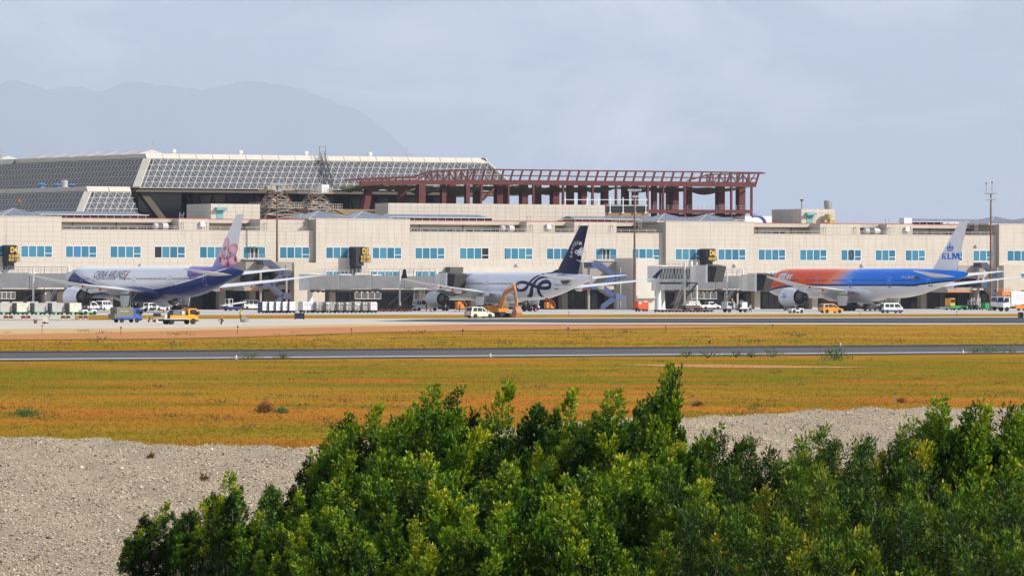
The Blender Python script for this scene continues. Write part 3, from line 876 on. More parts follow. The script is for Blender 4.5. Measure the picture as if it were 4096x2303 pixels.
# ------------------------------------------------------------------ red steel roof frame under construction
M_RED = mat('red_oxide_steel', (0.105, 0.013, 0.012), 0.62, noise=0.22, nscale=0.6)
M_NET = None
g = NT('green_brown_netting'); n_ = g.noise(g.coord('Object'), .12, 4, .6)
g.l(g.ramp(n_, [(.38, (.10, .055, .02)), (.5, (.085, .075, .02)), (.62, (.02, .10, .035))]), g.b.inputs['Base Color']); g.b.inputs['Roughness'].default_value = .95
g.b.inputs['Alpha'].default_value = .93
M_NET = g.m
SF = thing('steel_frame', 'red steel roof frame under construction on tall columns', 'steel frame', (0, Y0, 0), PHI)
DF = 44.0
def sp(px, py, d=DF): u, z = TU(px, py, d); return Vector((u, d, z))
def mem(name, a, b, w, h=None): return MB().bar(a, b, w, h).build(name, M_RED, SF)
mem('top_beam', sp(1895, 678), sp(3050, 691), .32, .32)
mem('middle_rail', sp(1890, 701), sp(3030, 714), .26, .26)
mem('edge_girder', sp(1888, 729), sp(3022, 739.5), .6, 1.05)
mem('edge_girder', sp(1888, 727, DF + 14), sp(3022, 737, DF + 14), .6, .95)
for i in range(31):
    x = 1887 + 37.8*i
    t = (x - 1887)/1134
    mem('outrigger', sp(x, 731 + 11*t), sp(x + 15, 678 + 13*t), .30, .42)
    mem('rafter', sp(x, 727 + 11*t), sp(x + 2, 725 + 11*t, DF + 14), .22, .4)
mem('edge_girder', sp(1440, 734), sp(1890, 727), .6, 1.1)
mem('cantilever_beam', sp(1382, 720), sp(1665, 708), .45, .5)
mem('top_chord', sp(1660, 707), sp(1712, 687), .45, .4); mem('top_chord', sp(1712, 687), sp(1900, 678), .45, .4)
mem('top_chord', sp(1672, 716), sp(1722, 694), .3, .3)
for i, x in enumerate(range(1450, 1690, 27)): mem('post', sp(x, 733), sp(x, 715), .3)
for i, x in enumerate(range(1702, 1892, 24)):
    top = 690 - (x - 1702)*.055
    mem('post', sp(x, 731), sp(x, top), .34)
    if i % 2: mem('brace', sp(x, 728), sp(x + 24, top + 2), .2)
    else: mem('brace', sp(x + 24, 728), sp(x, top + 2), .2)
for i, x in enumerate(range(2828, 3020, 24)):
    mem('post', sp(x, 737, DF + 8), sp(x, 697, DF + 8), .28)
    mem('brace', sp(x, 735, DF + 8) if i % 2 else sp(x + 24, 735, DF + 8), sp(x + 24, 698, DF + 8) if i % 2 else sp(x, 698, DF + 8), .2)
mem('top_chord', sp(2750, 722, DF + 8), sp(2840, 698, DF + 8), .3); mem('top_chord', sp(2840, 698, DF + 8), sp(3060, 693, DF + 8), .3)
ZB = 19.4
def column(px, w, d=DF, lean=0.0, zb=ZB, dep=None):
    u, zt = TU(px, 738, d)
    MB().bar((u - lean, d, zb), (u, d, zt), w, dep or w).build('column', M_RED, SF)
for px, w, d, ln in ((1478, 1.5, DF + 3, 1.9), (1612, 1.5, DF + 8, 1.2), (1682, 1.7, DF, 0), (1772, 1.1, DF + 2, 0), (1806, 1.6, DF + 9, 0), (1868, 1.0, DF, 0), (1908, 1.5, DF + 12, 0), (1926, .5, DF, .5),
                   (1993, 1.6, DF + 3, 0), (2024, 1.2, DF + 12, 0), (2033, .45, DF, 0), (2094, 1.6, DF + 3, 0), (2133, .45, DF, 0), (2150, 1.4, DF + 12, 0), (2218, 1.7, DF + 3, 0), (2252, .5, DF, 0),
                   (2280, 1.4, DF + 12, 0), (2330, 1.6, DF + 3, 0), (2370, .5, DF, 0), (2418, 1.4, DF + 5, 0), (2464, .5, DF, 0), (2500, 1.4, DF + 12, 0), (2540, 1.2, DF + 4, 0), (2590, .5, DF, 0),
                   (2616, 1.1, DF + 4, 0), (2641, .4, DF + 13, 0), (2652, .45, DF, 0), (2697, 1.6, DF + 4, 0), (2680, 1.5, DF + 13, 0), (2739, .5, DF, 0), (2755, 1.2, DF + 6, 0), (2880, 1.7, DF + 5, 0), (2925, .45, DF, 0), (2962, 1.7, DF + 5, 0), (3006, .45, DF, 0)):
    column(px, w, d, ln)
br = MB(); mem('brace', sp(1930, 800), sp(1975, 755), .5)
mem('floor_girder', sp(2594, 846), sp(3003, 846.5), .5, .85); mem('floor_girder', sp(2594, 846, DF + 13), sp(3003, 846.5, DF + 13), .5, .85)
u0, z0 = TU(2594, 838); 
fa, fb = sp(2594, 843), sp(3003, 843.5)
MB().box(fa.x, fb.x, DF, DF + 13, fa.z, fa.z + .12).build('floor_deck', M_RUST, SF)
rl = MB()
for i in range(22):
    p = fa.lerp(fb, i/21); rl.bar(p, p + Vector((0, 0, 1.25)), .05)
for h in (.6, 1.2): rl.bar(fa + Vector((0, 0, h)), fb + Vector((0, 0, h)), .04)
p0, p1 = sp(1900, 724), sp(3020, 734)
for i in range(60):
    p = p0.lerp(p1, i/59) + Vector((0, 2, 0)); rl.bar(p, p + Vector((0, 0, .9 + .5*random.random())), .035)
rl.build('guard_rail', M_METAL, SF)
random.seed(8)
net = MB()                           # safety netting sagging under the girders
def net_strip(x0, x1, y0, y1, sag, d0, d1):
    n, k = 60, 6
    rings = []
    ph = [random.uniform(0, 6.3) for _ in range(6)]
    for j in range(k + 1):
        row = []
        for i in range(n + 1):
            t = i/n; p = sp(x0 + (x1 - x0)*t, y0 + (y1 - y0)*t, d0)
            s = sum(math.sin(t*f + ph[q]) for q, f in enumerate((9, 17, 31, 53)))*.25 + 1
            row.append((p.x, d0 + (d1 - d0)*j/k, p.z - sag*max(.1, s)*math.sin(PI*(j + .6)/(k + 1.2))))
        rings.append(row)
    net.loft(rings, closed=False)
net_strip(1428, 1700, 738, 736, 1.0, DF - .5, DF + 10); net_strip(1690, 2300, 737, 742, 1.5, DF - .3, DF + 14); net_strip(2290, 3000, 742, 746, 1.1, DF - .3, DF + 14)
net_strip(2760, 2990, 852, 853, .8, DF - .3, DF + 12)
net.build('safety_netting', M_NET, SF)
# glazed balustrade and plant by the frame's foot
bl = thing('roof_terrace_balustrade', 'white posted glass balustrade on the ochre wall below the red frame', 'balustrade', (0, Y0, 0), PHI)
DB = 23.5
for i, px in enumerate((2260, 2302, 2348, 2393, 2440, 2492, 2540, 2583)):
    zb = TU(px, 846 if px > 2420 else 815, DB)[1]; zt = TU(px, 790, DB)[1]; u = U(px, DB, 800)
    MB().box(u - .09, u + .09, DB - .1, DB + .1, zb - .35, zt).box(u - .3, u + .3, DB - .06, DB + .06, zb - .35, zb - .15).build('post', M_WHITE, bl)
for py in (799, 822):
    a, b = TU(2255 if py < 810 else 2425, py, DB), TU(2590, py, DB); MB().bar((a[0], DB, a[1]), (b[0], DB, b[1]), .12).build('rail', M_WHITE, bl)
a, b = TU(2425, 846, DB + .2), TU(2585, 820, DB + .2); MB().box(a[0], b[0], DB + .15, DB + .2, a[1], b[1]).build('glass', M_DARKGL, bl)

# ------------------------------------------------------------------ rusty lattice antenna towers on the concourse roof
def lattice_tower(px, d, py_top, label):
    u = U(px, d, 800); zb = 19.4; zt = TU(px, py_top, d)[1]
    t = thing('lattice_tower', label, 'tower', TW(u, d, zb), PHI, 'rusty lattice towers on the terminal roof')
    H = zt - zb
    lv = [(0, 6.8), (.42, 3.0), (.425, 3.0), (.96, 1.35), (1.0, 1.3)]
    def cor(l): h, r = lv[l]; return [Vector((sx*r, sy*r, h*H)) for sx, sy in ((-1, -1), (1, -1), (1, 1), (-1, 1))]
    br = MB()
    lb = [MB() for _ in range(4)]
    for l in range(4):
        A, B = cor(l), cor(l + 1)
        for i in range(4):
            lb[i].bar(A[i], B[i], .30)
            j = (i + 1) % 4
            n = 2 if l in (0, 2) else 1
            for q in range(n):
                a0, a1 = A[i].lerp(B[i], q/n), A[i].lerp(B[i], (q + 1)/n); b0, b1 = A[j].lerp(B[j], q/n), A[j].lerp(B[j], (q + 1)/n)
                br.bar(a0, b1, .13); br.bar(b0, a1, .13); br.bar(a1, b1, .16)
    [q.build('leg', M_RUST, t) for q in lb]; br.build('brace', mat('weathered_steel', (.42, .36, .30), .7, noise=.3, nscale=.8), t)
    for h, r in ((.425, 4.4), (1.0, 2.9)):
        p = MB()
        [p.box(-r, r, -r + 2*r*q/5 - .08, -r + 2*r*q/5 + .08, h*H, h*H + .14) for q in range(6)]; [p.box(-r + 2*r*q/5 - .08, -r + 2*r*q/5 + .08, -r, r, h*H + .002, h*H + .12) for q in range(6)]
        for i in range(9):
            e = -r + 2*r*i/8
            for a, b in (((e, -r), (e, -r)), ((-r, e), (-r, e)), ((r, e), (r, e))): p.bar((a[0], a[1], h*H), (a[0], a[1], h*H + 1.2), .07)
        for z in (.6, 1.2):
            p.bar((-r, -r, h*H + z), (r, -r, h*H + z), .09); p.bar((-r, -r, h*H + z), (-r, r, h*H + z), .09); p.bar((r, -r, h*H + z), (r, r, h*H + z), .09)
        p.build('platform', mat('weathered_steel', (.3, .24, .19)), t)
    for x, y, h in ((-1.8, -1.5, 3.5), (.3, 0, 6.5), (1.2, -1, 4.2), (2.3, 1, 3.0)): 
        MB().bar((x, y, H), (x, y, H + h), .14, w2=.06, n=5).build('aerial', M_METAL, t)
    return t, H
t, H = lattice_tower(1105, 26, 762, 'rusty lattice tower on the roof behind the tall brown light mast')
MB().box(-2.8, -.9, -1.4, .4, H + .2, H + 1.0).build('equipment_box', M_BEIGE, t)
t, H = lattice_tower(1262, 30, 775, 'rusty lattice tower on the roof carrying a white equipment cabin')
MB().box(.9, 2.8, -1.2, .8, H + .2, H + 2.0).build('equipment_cabin', M_WHITE, t)
# ------------------------------------------------------------------ aircraft
TH = R(59.0)
def lens_section(y, xle, ch, z, t, n=14):
    """thin wing section at span y as a ring of points"""
    up, lo_ = [], []
    for i in range(n + 1):
        s = i/n; s2 = s*s*(3 - 2*s)*.35 + s*.65
        h = 2.6*(math.sqrt(max(s2, 0)) - s2)*t*.5*1.55
        up.append((xle + ch*s2, y, z + h*1.15)); lo_.append((xle + ch*s2, y, z - h*.75))
    return up + lo_[::-1][1:-1]
class Plane:
    def __init__(s, name, label, tail_px, Yt, L, Rf, zc, fus, group=None):
        s.L, s.R, s.zc, s.fus = L, Rf, zc, fus
        Xt = (tail_px - 2048)/FPX*Yt
        s.nose = Vector((Xt - L*math.cos(TH), Yt + L*math.sin(TH), 0))
        s.t = thing(name, label, 'airliner', s.nose, -TH)
        s.ax = Vector((math.cos(TH), -math.sin(TH), 0)); s.st = Vector((math.sin(TH), math.cos(TH), 0))
    def loc(s, px, py, off=-3.0):
        """photograph point -> (x aft of the nose, z) on the lengthwise plane at sideways offset off"""
        x, y = unroll(px, py)
        d = Vector((x/FPX, 1, -y/FPX)); o = Vector((0, 0, CAM_H))
        k = (off - (o - s.nose).dot(s.st)) / d.dot(s.st)
        p = o + d*k
        return (p - s.nose).dot(s.ax), p.z
    def rad(s, x):
        f = s.fus
        for a, b in zip(f[:-1], f[1:]):
            if a[0] <= x <= b[0]:
                t = (x - a[0])/(b[0] - a[0]); t = t*t*(3 - 2*t) if False else t
                return a[1] + (b[1] - a[1])*t, a[2] + (b[2] - a[2])*t
        return f[-1][1], f[-1][2]
    def fuselage(s, m):
        mb = MB(); n = 48; rings = []
        xs = sorted(set([f[0] for f in s.fus] + [i*.5 for i in range(int(s.L*2))]))
        # smooth the radius by interpolating with a cubic through the stations
        fx = [f[0] for f in s.fus]; 
        for x in xs:
            r, dz = s.rad(x)
            rings.append([(x, r*math.cos(2*PI*i/n), s.zc + dz + r*math.sin(2*PI*i/n)) for i in range(n)])
        mb.loft(rings)
        s.body = mb.build('fuselage', m, s.t, 50)
        return s.body
    def side(s, x, z, e=.03):
        r, dz = s.rad(x); h = z - s.zc - dz
        return -math.sqrt(max(r*r - h*h, .01)) - e
    def decal(s, name, polys, m, e=.03, parent=None, cut=.25):
        """flat outlines in (x, z) wrapped on to the port side of the fuselage"""
        bm = bmesh.new()
        for vs, fs in polys:
            B = [bm.verts.new((v[0], 0, v[1])) for v in vs]
            for f in fs:
                try: bm.faces.new([B[i] for i in f])
                except ValueError: pass
        if cut:
            zs = [v.co.z for v in bm.verts]; z = min(zs)
            while z < max(zs):
                z += cut
                g = bm.verts[:] + bm.edges[:] + bm.faces[:]
                bmesh.ops.bisect_plane(bm, geom=g, plane_co=(0, 0, z), plane_no=(0, 0, 1))
        for v in bm.verts: v.co.y = s.side(v.co.x, v.co.z, e)
        me = bpy.data.meshes.new(name); bm.to_mesh(me); bm.free()
        me.materials.append(m)
        o = bpy.data.objects.new(name, me); col.objects.link(o); o.parent = parent or s.t
        return o
    def wing(s, name, secs, m, side, parent=None):
        mb = MB(); mb.loft([lens_section(y*side, *r) for y, *r in secs])
        return mb.build(name, m, parent or s.t, 35)
    def fin(s, m, zr, zt, le0, ch0, le1, ch1, th):
        s.fp = (zr, zt, le0, ch0, le1, ch1, th)
        mb = MB(); rings = []
        for k in range(13):
            t = k/12; z = zr + (zt - zr)*t
            ring = []
            for sgn in (-1, 1):
                for i in range(12):
                    q = i/12 if sgn < 0 else 1 - i/12
                    le, ch = le0 + (le1 - le0)*t, ch0 + (ch1 - ch0)*t
                    ring.append((le + ch*q, sgn*s.fin_half(q, t), z))
            rings.append(ring)
        mb.loft(rings)
        return mb.build('tail_fin', m, s.t, 40)
    def fin_half(s, q, t): return s.fp[6]*(1 - .6*t)*.5*4*q*(1 - q) + .015
    def fin_decal(s, name, polys, m, parent, e=.03):
        zr, zt, le0, ch0, le1, ch1, th = s.fp
        bm = bmesh.new()
        for vs, fs in polys:
            B = [bm.verts.new((v[0], 0, v[1])) for v in vs]
            for f in fs:
                try: bm.faces.new([B[i] for i in f])
                except ValueError: pass
        for ax, no in ((0, (1, 0, 0)), (2, (0, 0, 1))):
            c = [v.co[ax] for v in bm.verts]; z = min(c)
            while z < max(c):
                z += .6
                p = [0, 0, 0]; p[ax] = z
                bmesh.ops.bisect_plane(bm, geom=bm.verts[:] + bm.edges[:] + bm.faces[:], plane_co=p, plane_no=no)
        for v in bm.verts:
            t = (v.co.z - zr)/(zt - zr); q = (v.co.x - le0 - (le1 - le0)*t)/(ch0 + (ch1 - ch0)*t)
            v.co.y = -s.fin_half(min(max(q, 0), 1), t) - e
        me = bpy.data.meshes.new(name); bm.to_mesh(me); bm.free(); me.materials.append(m)
        o = bpy.data.objects.new(name, me); col.objects.link(o); o.parent = parent
        return o
def text_poly(txt, size, x, z, shear=0.0, align='LEFT', bold=0.0, rot=0.0, sx=1.0):
    """lettering as flat outlines in (x, z)"""
    cu = bpy.data.curves.new('t', 'FONT'); cu.body = txt; cu.size = size; cu.shear = shear; cu.align_x = align; cu.offset = bold; cu.resolution_u = 3
    o = bpy.data.objects.new('t', cu); col.objects.link(o)
    dg = bpy.context.evaluated_depsgraph_get(); dg.update()
    me = bpy.data.meshes.new_from_object(o.evaluated_get(dg))
    c, s_ = math.cos(rot), math.sin(rot)
    vs = [(x + (v.co.x*c*sx - v.co.y*s_), z + (v.co.x*s_*sx + v.co.y*c)) for v in me.vertices]
    fs = [tuple(p.vertices) for p in me.polygons]
    bpy.data.objects.remove(o); bpy.data.curves.remove(cu); bpy.data.meshes.remove(me)
    return vs, fs
def ribbon(pts, w):
    """stroke of varying width: pts [(x, z)], w [width]"""
    # smooth with Catmull-Rom
    P = [Vector(p) for p in pts]; out = []; ws = []
    for i in range(len(P) - 1):
        p0, p1, p2, p3 = P[max(i-1, 0)], P[i], P[i+1], P[min(i+2, len(P)-1)]
        for k in range(6):
            t = k/6
            out.append(.5*((2*p1) + (p2 - p0)*t + (2*p0 - 5*p1 + 4*p2 - p3)*t*t + (3*p1 - p0 - 3*p2 + p3)*t**3)); ws.append(w[i] + (w[i+1] - w[i])*t)
    out.append(P[-1]); ws.append(w[-1])
    vs, fs = [], []
    for i, p in enumerate(out):
        d = (out[min(i+1, len(out)-1)] - out[max(i-1, 0)]); d.normalize(); n = Vector((-d.y, d.x))
        vs += [tuple(p + n*ws[i]/2), tuple(p - n*ws[i]/2)]
        if i: fs.append((2*i-2, 2*i-1, 2*i+1, 2*i))
    return vs, fs
def disc(x, z, rx, rz, n=18, rot=0.0):
    c, s_ = math.cos(rot), math.sin(rot)
    vs = [(x + rx*math.cos(a)*c - rz*math.sin(a)*s_, z + rx*math.cos(a)*s_ + rz*math.sin(a)*c) for a in [2*PI*i/n for i in range(n)]]
    return vs, [tuple(range(n))]
def rect(x0, x1, z0, z1): return [(x0, z0), (x1, z0), (x1, z1), (x0, z1)], [(0, 1, 2, 3)]

M_ACW = mat('aircraft_white', (0.80, 0.80, 0.80), 0.28, coat=.4, noise=.03, nscale=.2)
M_ACG = mat('aircraft_grey', (0.50, 0.51, 0.53), 0.32, coat=.2, noise=.05, nscale=.3)
M_WINGU = mat('wing_white', (0.74, 0.74, 0.74), 0.35, noise=.05, nscale=.15)
M_NOZ = mat('engine_metal', (0.10, 0.095, 0.09), 0.4, metal=.7)
M_CWIN = mat('cabin_window', (0.02, 0.022, 0.03), 0.15)
M_STRUT = mat('gear_strut', (0.35, 0.35, 0.36), .4, metal=.3)
M_RUBBER = mat('tyre_rubber', (0.02, 0.02, 0.022), .85)
M_HUB = mat('wheel_hub', (0.32, 0.32, 0.33), .5)
M_TIPRED = mat('red_fairing_tip', (0.42, 0.03, 0.02), .5)
def lerp_mat(name, fn):
    g = NT(name); fn(g); g.b.inputs['Roughness'].default_value = .25; g.b.inputs['Coat Weight'].default_value = .03; g.b.inputs['Specular IOR Level'].default_value = .18; g.b.inputs['Coat Roughness'].default_value = .12
    return g.m
WHEELS = {}
def wheel_mesh(r, w):
    k = (r, w)
    if k not in WHEELS:
        ty = MB().lathe([(-w/2, r*.62), (-w/2, r*.92), (-w*.3, r), (w*.3, r), (w/2, r*.92), (w/2, r*.62)], (0, 0, 0), 'y', 20).mesh('tyre'); ty.materials.append(M_RUBBER)
        hb = MB().lathe([(-w*.46, r*.02), (-w*.46, r*.2), (-w*.36, r*.58), (-w*.5, r*.62), (w*.5, r*.62), (w*.36, r*.58), (w*.46, r*.2), (w*.46, r*.02)], (0, 0, 0), 'y', 16).mesh('rim'); hb.materials.append(M_HUB)
        WHEELS[k] = (ty, hb)
    return WHEELS[k]
def wheel(parent, x, y, z, r, w, name='wheel'):
    ty, hb = wheel_mesh(r, w)
    a = inst(name, ty, parent, (x, y, z)); inst('rim', hb, a)
    return a
def engine(pl, y, x0, z, rn, ln, m_nac, side):
    k = rn/2.0
    n = MB().lathe([(x0 + .05, rn*.80), (x0, rn*.86), (x0 + .12*k, rn*.93), (x0 + .6*k, rn*.99), (x0 + ln*.35, rn*1.02), (x0 + ln*.7, rn*.97), (x0 + ln, rn*.84), (x0 + ln - .05, rn*.80), (x0 + ln*.6, rn*.78), (x0 + .4, rn*.78), (x0 + .05, rn*.80)], (0, y, z), 'x', 36, caps=False)
    no = n.build('engine_nacelle', m_nac, pl.t, 40)
    MB().lathe([(x0 + .9*k, rn*.05), (x0 + 1.0*k, rn*.77), (x0 + 1.05*k, rn*.77), (x0 + ln*.9, rn*.70), (x0 + ln*.9, .1)], (0, y, z), 'x', 28).build('fan', M_CWIN, no)
    MB().lathe([(x0 + ln*.82, rn*.66), (x0 + ln*1.05, rn*.62), (x0 + ln*1.32, rn*.44), (x0 + ln*1.34, rn*.40), (x0 + ln*1.3, rn*.36)], (0, y, z), 'x', 28).build('core_nozzle', M_NOZ, no, 30)
    MB().lathe([(x0 + ln*1.2, rn*.34), (x0 + ln*1.42, rn*.22), (x0 + ln*1.6, rn*.02)], (0, y, z), 'x', 20).build('exhaust_cone', M_NOZ, no, 30)
    return no
def gear(pl, x, y, zt, nax, r, w, door=None, spread=.55, name='main_gear', step=1.45):
    g = MB().bar((x, y, r), (x, y, zt), .36, n=10).bar((x - .2, y, r + .9), (x - 2.2, y, zt), .2, n=8).bar((x, y - .1, r + 1.4), (x + .2, y - math.copysign(1.6, y) if y else 0, zt), .18, n=8)
    if nax > 1: g.bar((x - step*(nax - 1)/2, y, r), (x + step*(nax - 1)/2, y, r), .3)
    for i in range(nax): g.bar((x + step*(i - (nax - 1)/2), y - spread - .1, r), (x + step*(i - (nax - 1)/2), y + spread + .1, r), .16, n=8)
    go = g.build(name, M_STRUT, pl.t, 40)
    for i in range(nax):
        for q in (-1, 1): wheel(go, x + step*(i - (nax - 1)/2), y + q*spread, r, r, w)
    return go
def flap_fairings(pl, lst, side, m, tip=None):
    for x, y, z, L in lst:
        a = MB().lathe([(x, .03), (x + L*.2, .3), (x + L*.5, .42), (x + L*.85, .26), (x + L, .06)], (0, y*side, z), 'x', 12).build('flap_fairing', m, pl.t, 40)
        if tip: MB().lathe([(x + L*.86, .27), (x + L*1.01, .05)], (0, y*side, z), 'x', 12).build('fairing_tip', tip, a)
def doors(pl, lst, m, w=1.1, h=2.0):
    out = []
    for x, z in lst:
        t = .07
        polys = [rect(x, x + w, z, z + t), rect(x, x + w, z + h - t, z + h), rect(x, x + t, z + t, z + h - t), rect(x + w - t, x + w, z + t, z + h - t), rect(x + .4, x + .65, z + 1.15, z + 1.5)]
        out.append(pl.decal('door', polys, m, .04))
        pl.decal('door_sill', [rect(x - .05, x + w + .05, z - .14, z - .02)], M_CWIN, .05)
    return out
def cabin_windows(pl, runs, z, m, w=.22, h=.34, pitch=.53):
    polys = []
    for x0, x1 in runs:
        x = x0
        while x < x1: polys.append(rect(x, x + w, z, z + h)); x += pitch
    o = pl.decal('cabin_windows', polys, m, .035, cut=0)
    tag(o, kind='stuff')
    s2 = o.copy(); s2.data = o.data.copy(); col.objects.link(s2); s2.parent = pl.t
    for v in s2.data.vertices: v.co.y = -v.co.y

FUS777 = [(0, .04, -.80), (.25, .55, -.76), (.7, .95, -.66), (1.4, 1.40, -.52), (2.4, 1.88, -.36), (3.6, 2.32, -.22), (5, 2.68, -.11), (6.6, 2.93, -.04), (8.5, 3.08, 0), (10, 3.1, 0), (48, 3.1, 0), (51, 3.06, .05), (54, 2.93, .17), (57, 2.7, .36), (60, 2.38, .62), (63, 2.02, .92), (66, 1.62, 1.22), (69, 1.2, 1.52), (71.5, .84, 1.75), (73.2, .5, 1.9), (73.9, .22, 1.95)]
def triple_seven(name, label, tail_px, Yt, m_fus, m_fin, m_stab, zc=5.75):
    p = Plane(name, label, tail_px, Yt, 73.9, 3.1, zc, FUS777)
    p.fuselage(m_fus)
    # wing-to-body fairing
    MB().loft([[(x, r*1.02*math.cos(a), zc - 1.9 + r*.62*math.sin(a)) for a in [2*PI*i/24 for i in range(24)]] for x, r in ((20.5, .2), (22, 1.9), (25, 3.0), (30, 3.35), (38, 3.35), (42, 2.9), (45, 1.8), (47, .2))]).build('wing_fairing', M_ACG if 'patchwork' in label else p_belly[0], p.t, 50)
    secs = [(0, 22.8, 17.2, 3.75, 1.9), (3.2, 25.6, 14.2, 3.85, 1.75), (10.4, 31.2, 8.4, 4.55, .95), (17, 35.9, 6.6, 5.15, .7), (24, 41.0, 4.7, 6.05, .46), (30.2, 45.6, 2.7, 6.95, .24), (31.8, 47.4, 1.5, 7.15, .12), (32.4, 48.8, .6, 7.2, .06)]
    for s in (-1, 1):
        p.wing('wing', secs, M_WINGU, s)
        engine(p, 9.9*s, 21.6, 2.85, 2.02, 5.6, m_stab, s)
        MB().loft([[(x, 9.9*s + w, z0), (x, 9.9*s + w, z1), (x, 9.9*s - w, z1), (x, 9.9*s - w, z0)] for x, z0, z1, w in ((22.6, 4.72, 4.8, .1), (25, 4.5, 5.0, .3), (31, 3.6, 4.6, .35), (37, 4.0, 4.3, .1))]).build('engine_pylon', M_WINGU, p.t, 30)
        flap_fairings(p, [(36.0, 6.6, 3.75, 5.0), (36.6, 13.2, 4.35, 4.6), (39.8, 18.4, 4.95, 4.2)], s, M_WINGU, M_TIPRED if 'patchwork' not in label else None)
        p.wing('tailplane', [(.6, 62.8, 8.4, zc + 1.35, .9), (5.5, 66.2, 5.6, zc + 1.9, .5), (10.75, 70.0, 2.4, zc + 2.5, .2)], M_WINGU, s)
        gear(p, 38.4, 5.5*s, 4.0, 3, .67, .5)
        MB().prism([(36.6, 1.1), (39.6, 1.1), (40.2, 3.2), (36.2, 3.2)], 6.6*s - .04, 6.6*s + .04).build('gear_door', M_WINGU, p.t)
    gear(p, 7.2, 0.001, 3.3, 1, .54, .4, spread=.4, name='nose_gear')
    MB().prism([(8.2, 1.6), (9.8, 1.6), (9.8, 2.9), (8.2, 2.9)], -.75, -.7).build('gear_door', M_WINGU, p.t)
    f = p.fin(m_fin, zc + 2.55, 18.6, 61.3, 8.9, 71.4, 2.7, .95)
    # tail cone exhaust
    MB().box(73.0, 73.95, -.25, .1, zc + 1.75, zc + 2.15).build('auxiliary_exhaust', M_CWIN, p.t)
    cabin = [(9, 16.3), (19, 27), (29, 33.8), (36.2, 48.5), (50.8, 61.0)]
    cabin_windows(p, cabin, zc + .5, M_CWIN)
    return p, f
p_belly = [M_ACW]

# --- white and indigo airliner with the pink blossom tail
NAVY, LAV = (0.004, 0.016, 0.125), (0.27, 0.19, 0.52)
zc7 = 5.75
def ci_paint(g):
    x, y, z = g.xyz(g.coord('Object'))
    f = lambda a, b: g.math('MULTIPLY', a, b)
    # indigo sweep: low in the middle, climbing to the tail and a little to the nose
    d1 = g.math('SUBTRACT', x, 33.0)
    up = f(f(g.math('MAXIMUM', d1, 0.0), g.math('MAXIMUM', d1, 0.0)), 0.00335)
    dn = f(f(g.math('MINIMUM', d1, 0.0), g.math('MINIMUM', d1, 0.0)), 0.0062)
    zb = g.math('ADD', g.math('ADD', up, dn), zc7 - 1.75)
    blue = g.math('GREATER_THAN', zb, z)
    # hair-line stripes fade out above the sweep
    ph = g.math('PINGPONG', g.math('ADD', z, f(x, -.04)), .12)
    lim = g.math('MULTIPLY', g.math('SUBTRACT', g.math('ADD', zb, 1.3), z), .055)
    stripe = g.math('LESS_THAN', ph, lim)
    stripe = f(stripe, g.math('LESS_THAN', z, g.math('ADD', zb, 1.3)))
    ph2 = g.math('PINGPONG', g.math('ADD', z, f(x, -.04)), .16)
    glow = f(g.math('LESS_THAN', ph2, g.math('MULTIPLY', g.math('SUBTRACT', z, g.math('SUBTRACT', zb, 2.2)), .03)), g.math('GREATER_THAN', x, 34))
    blu = g.mix(g.math('MULTIPLY', glow, .55), NAVY, (0.02, 0.09, 0.36))
    lv = g.math('GREATER_THAN', g.math('ADD', x, f(g.math('SUBTRACT', z, zc7), 1.3)), 58.2)
    lv = f(lv, g.math('LESS_THAN', g.math('ADD', x, f(g.math('SUBTRACT', z, zc7), -.8)), 66.5))
    top = g.mix(lv, (.95, .93, .90), LAV)
    top = g.mix(g.math('MULTIPLY', stripe, .75), top, (0.05, 0.07, 0.25))
    edge = g.math('LESS_THAN', z, g.math('ADD', zb, .28))
    top = g.mix(f(edge, g.math('GREATER_THAN', x, 52)), top, (.95, .93, .90))
    g.l(g.mix(blue, top, blu), g.b.inputs['Base Color'])
M_CI = lerp_mat('white_indigo_livery', ci_paint)
def ci_fin(g):
    x, y, z = g.xyz(g.coord('Object'))
    f = g.math('DIVIDE', g.math('SUBTRACT', z, 8.2), 4.6, clamp=True)
    g.l(g.ramp(f, [(0, LAV), (.45, (.36, .29, .58)), (.8, (.70, .70, .76)), (1, (.78, .78, .78))]), g.b.inputs['Base Color'])
M_CIF = lerp_mat('lavender_white_fin', ci_fin)
p_belly[0] = mat('indigo_paint', NAVY, .3, coat=.4)
ci, ci_f = triple_seven('airliner', 'white and indigo airliner with a pink blossom on its lavender tail', 972, 1132, M_CI, M_CIF, M_ACW)
M_NAVYT = mat('navy_lettering', (0.02, 0.022, 0.13), .4)
x0, z0 = ci.loc(372, 1111, -2.95)
x1, _ = ci.loc(497, 1111, -2.95)
tp = text_poly('CHINA AIRLINES', 2.0, x0, z0, .25, bold=.012)
wd = max(v[0] for v in tp[0]) - x0
tp = ([(x0 + (v[0] - x0)*(x1 - x0)/wd, v[1]) for v in tp[0]], tp[1])
ci.decal('airline_name', [tp], M_NAVYT)
xa, za = ci.loc(501, 1101, -2.95)
ci.decal('name_emblem', [disc(xa + .2, za, .28, 1.15, 16, -.45)], mat('crimson', (.50, .03, .06), .4))
xr_, zr_ = ci.loc(742, 1105, -2.9); ci.decal('registration', [text_poly('B-18007', .85, xr_, zr_, .2, sx=1.3)], M_NAVYT)
doors(ci, [(12.2, zc7 - .9), (17.4, zc7 - .9), (34.6, zc7 - .9), (49.2, zc7 - .8), (61.6, zc7 - .55)], mat('door_seam', (.34, .35, .38), .4))
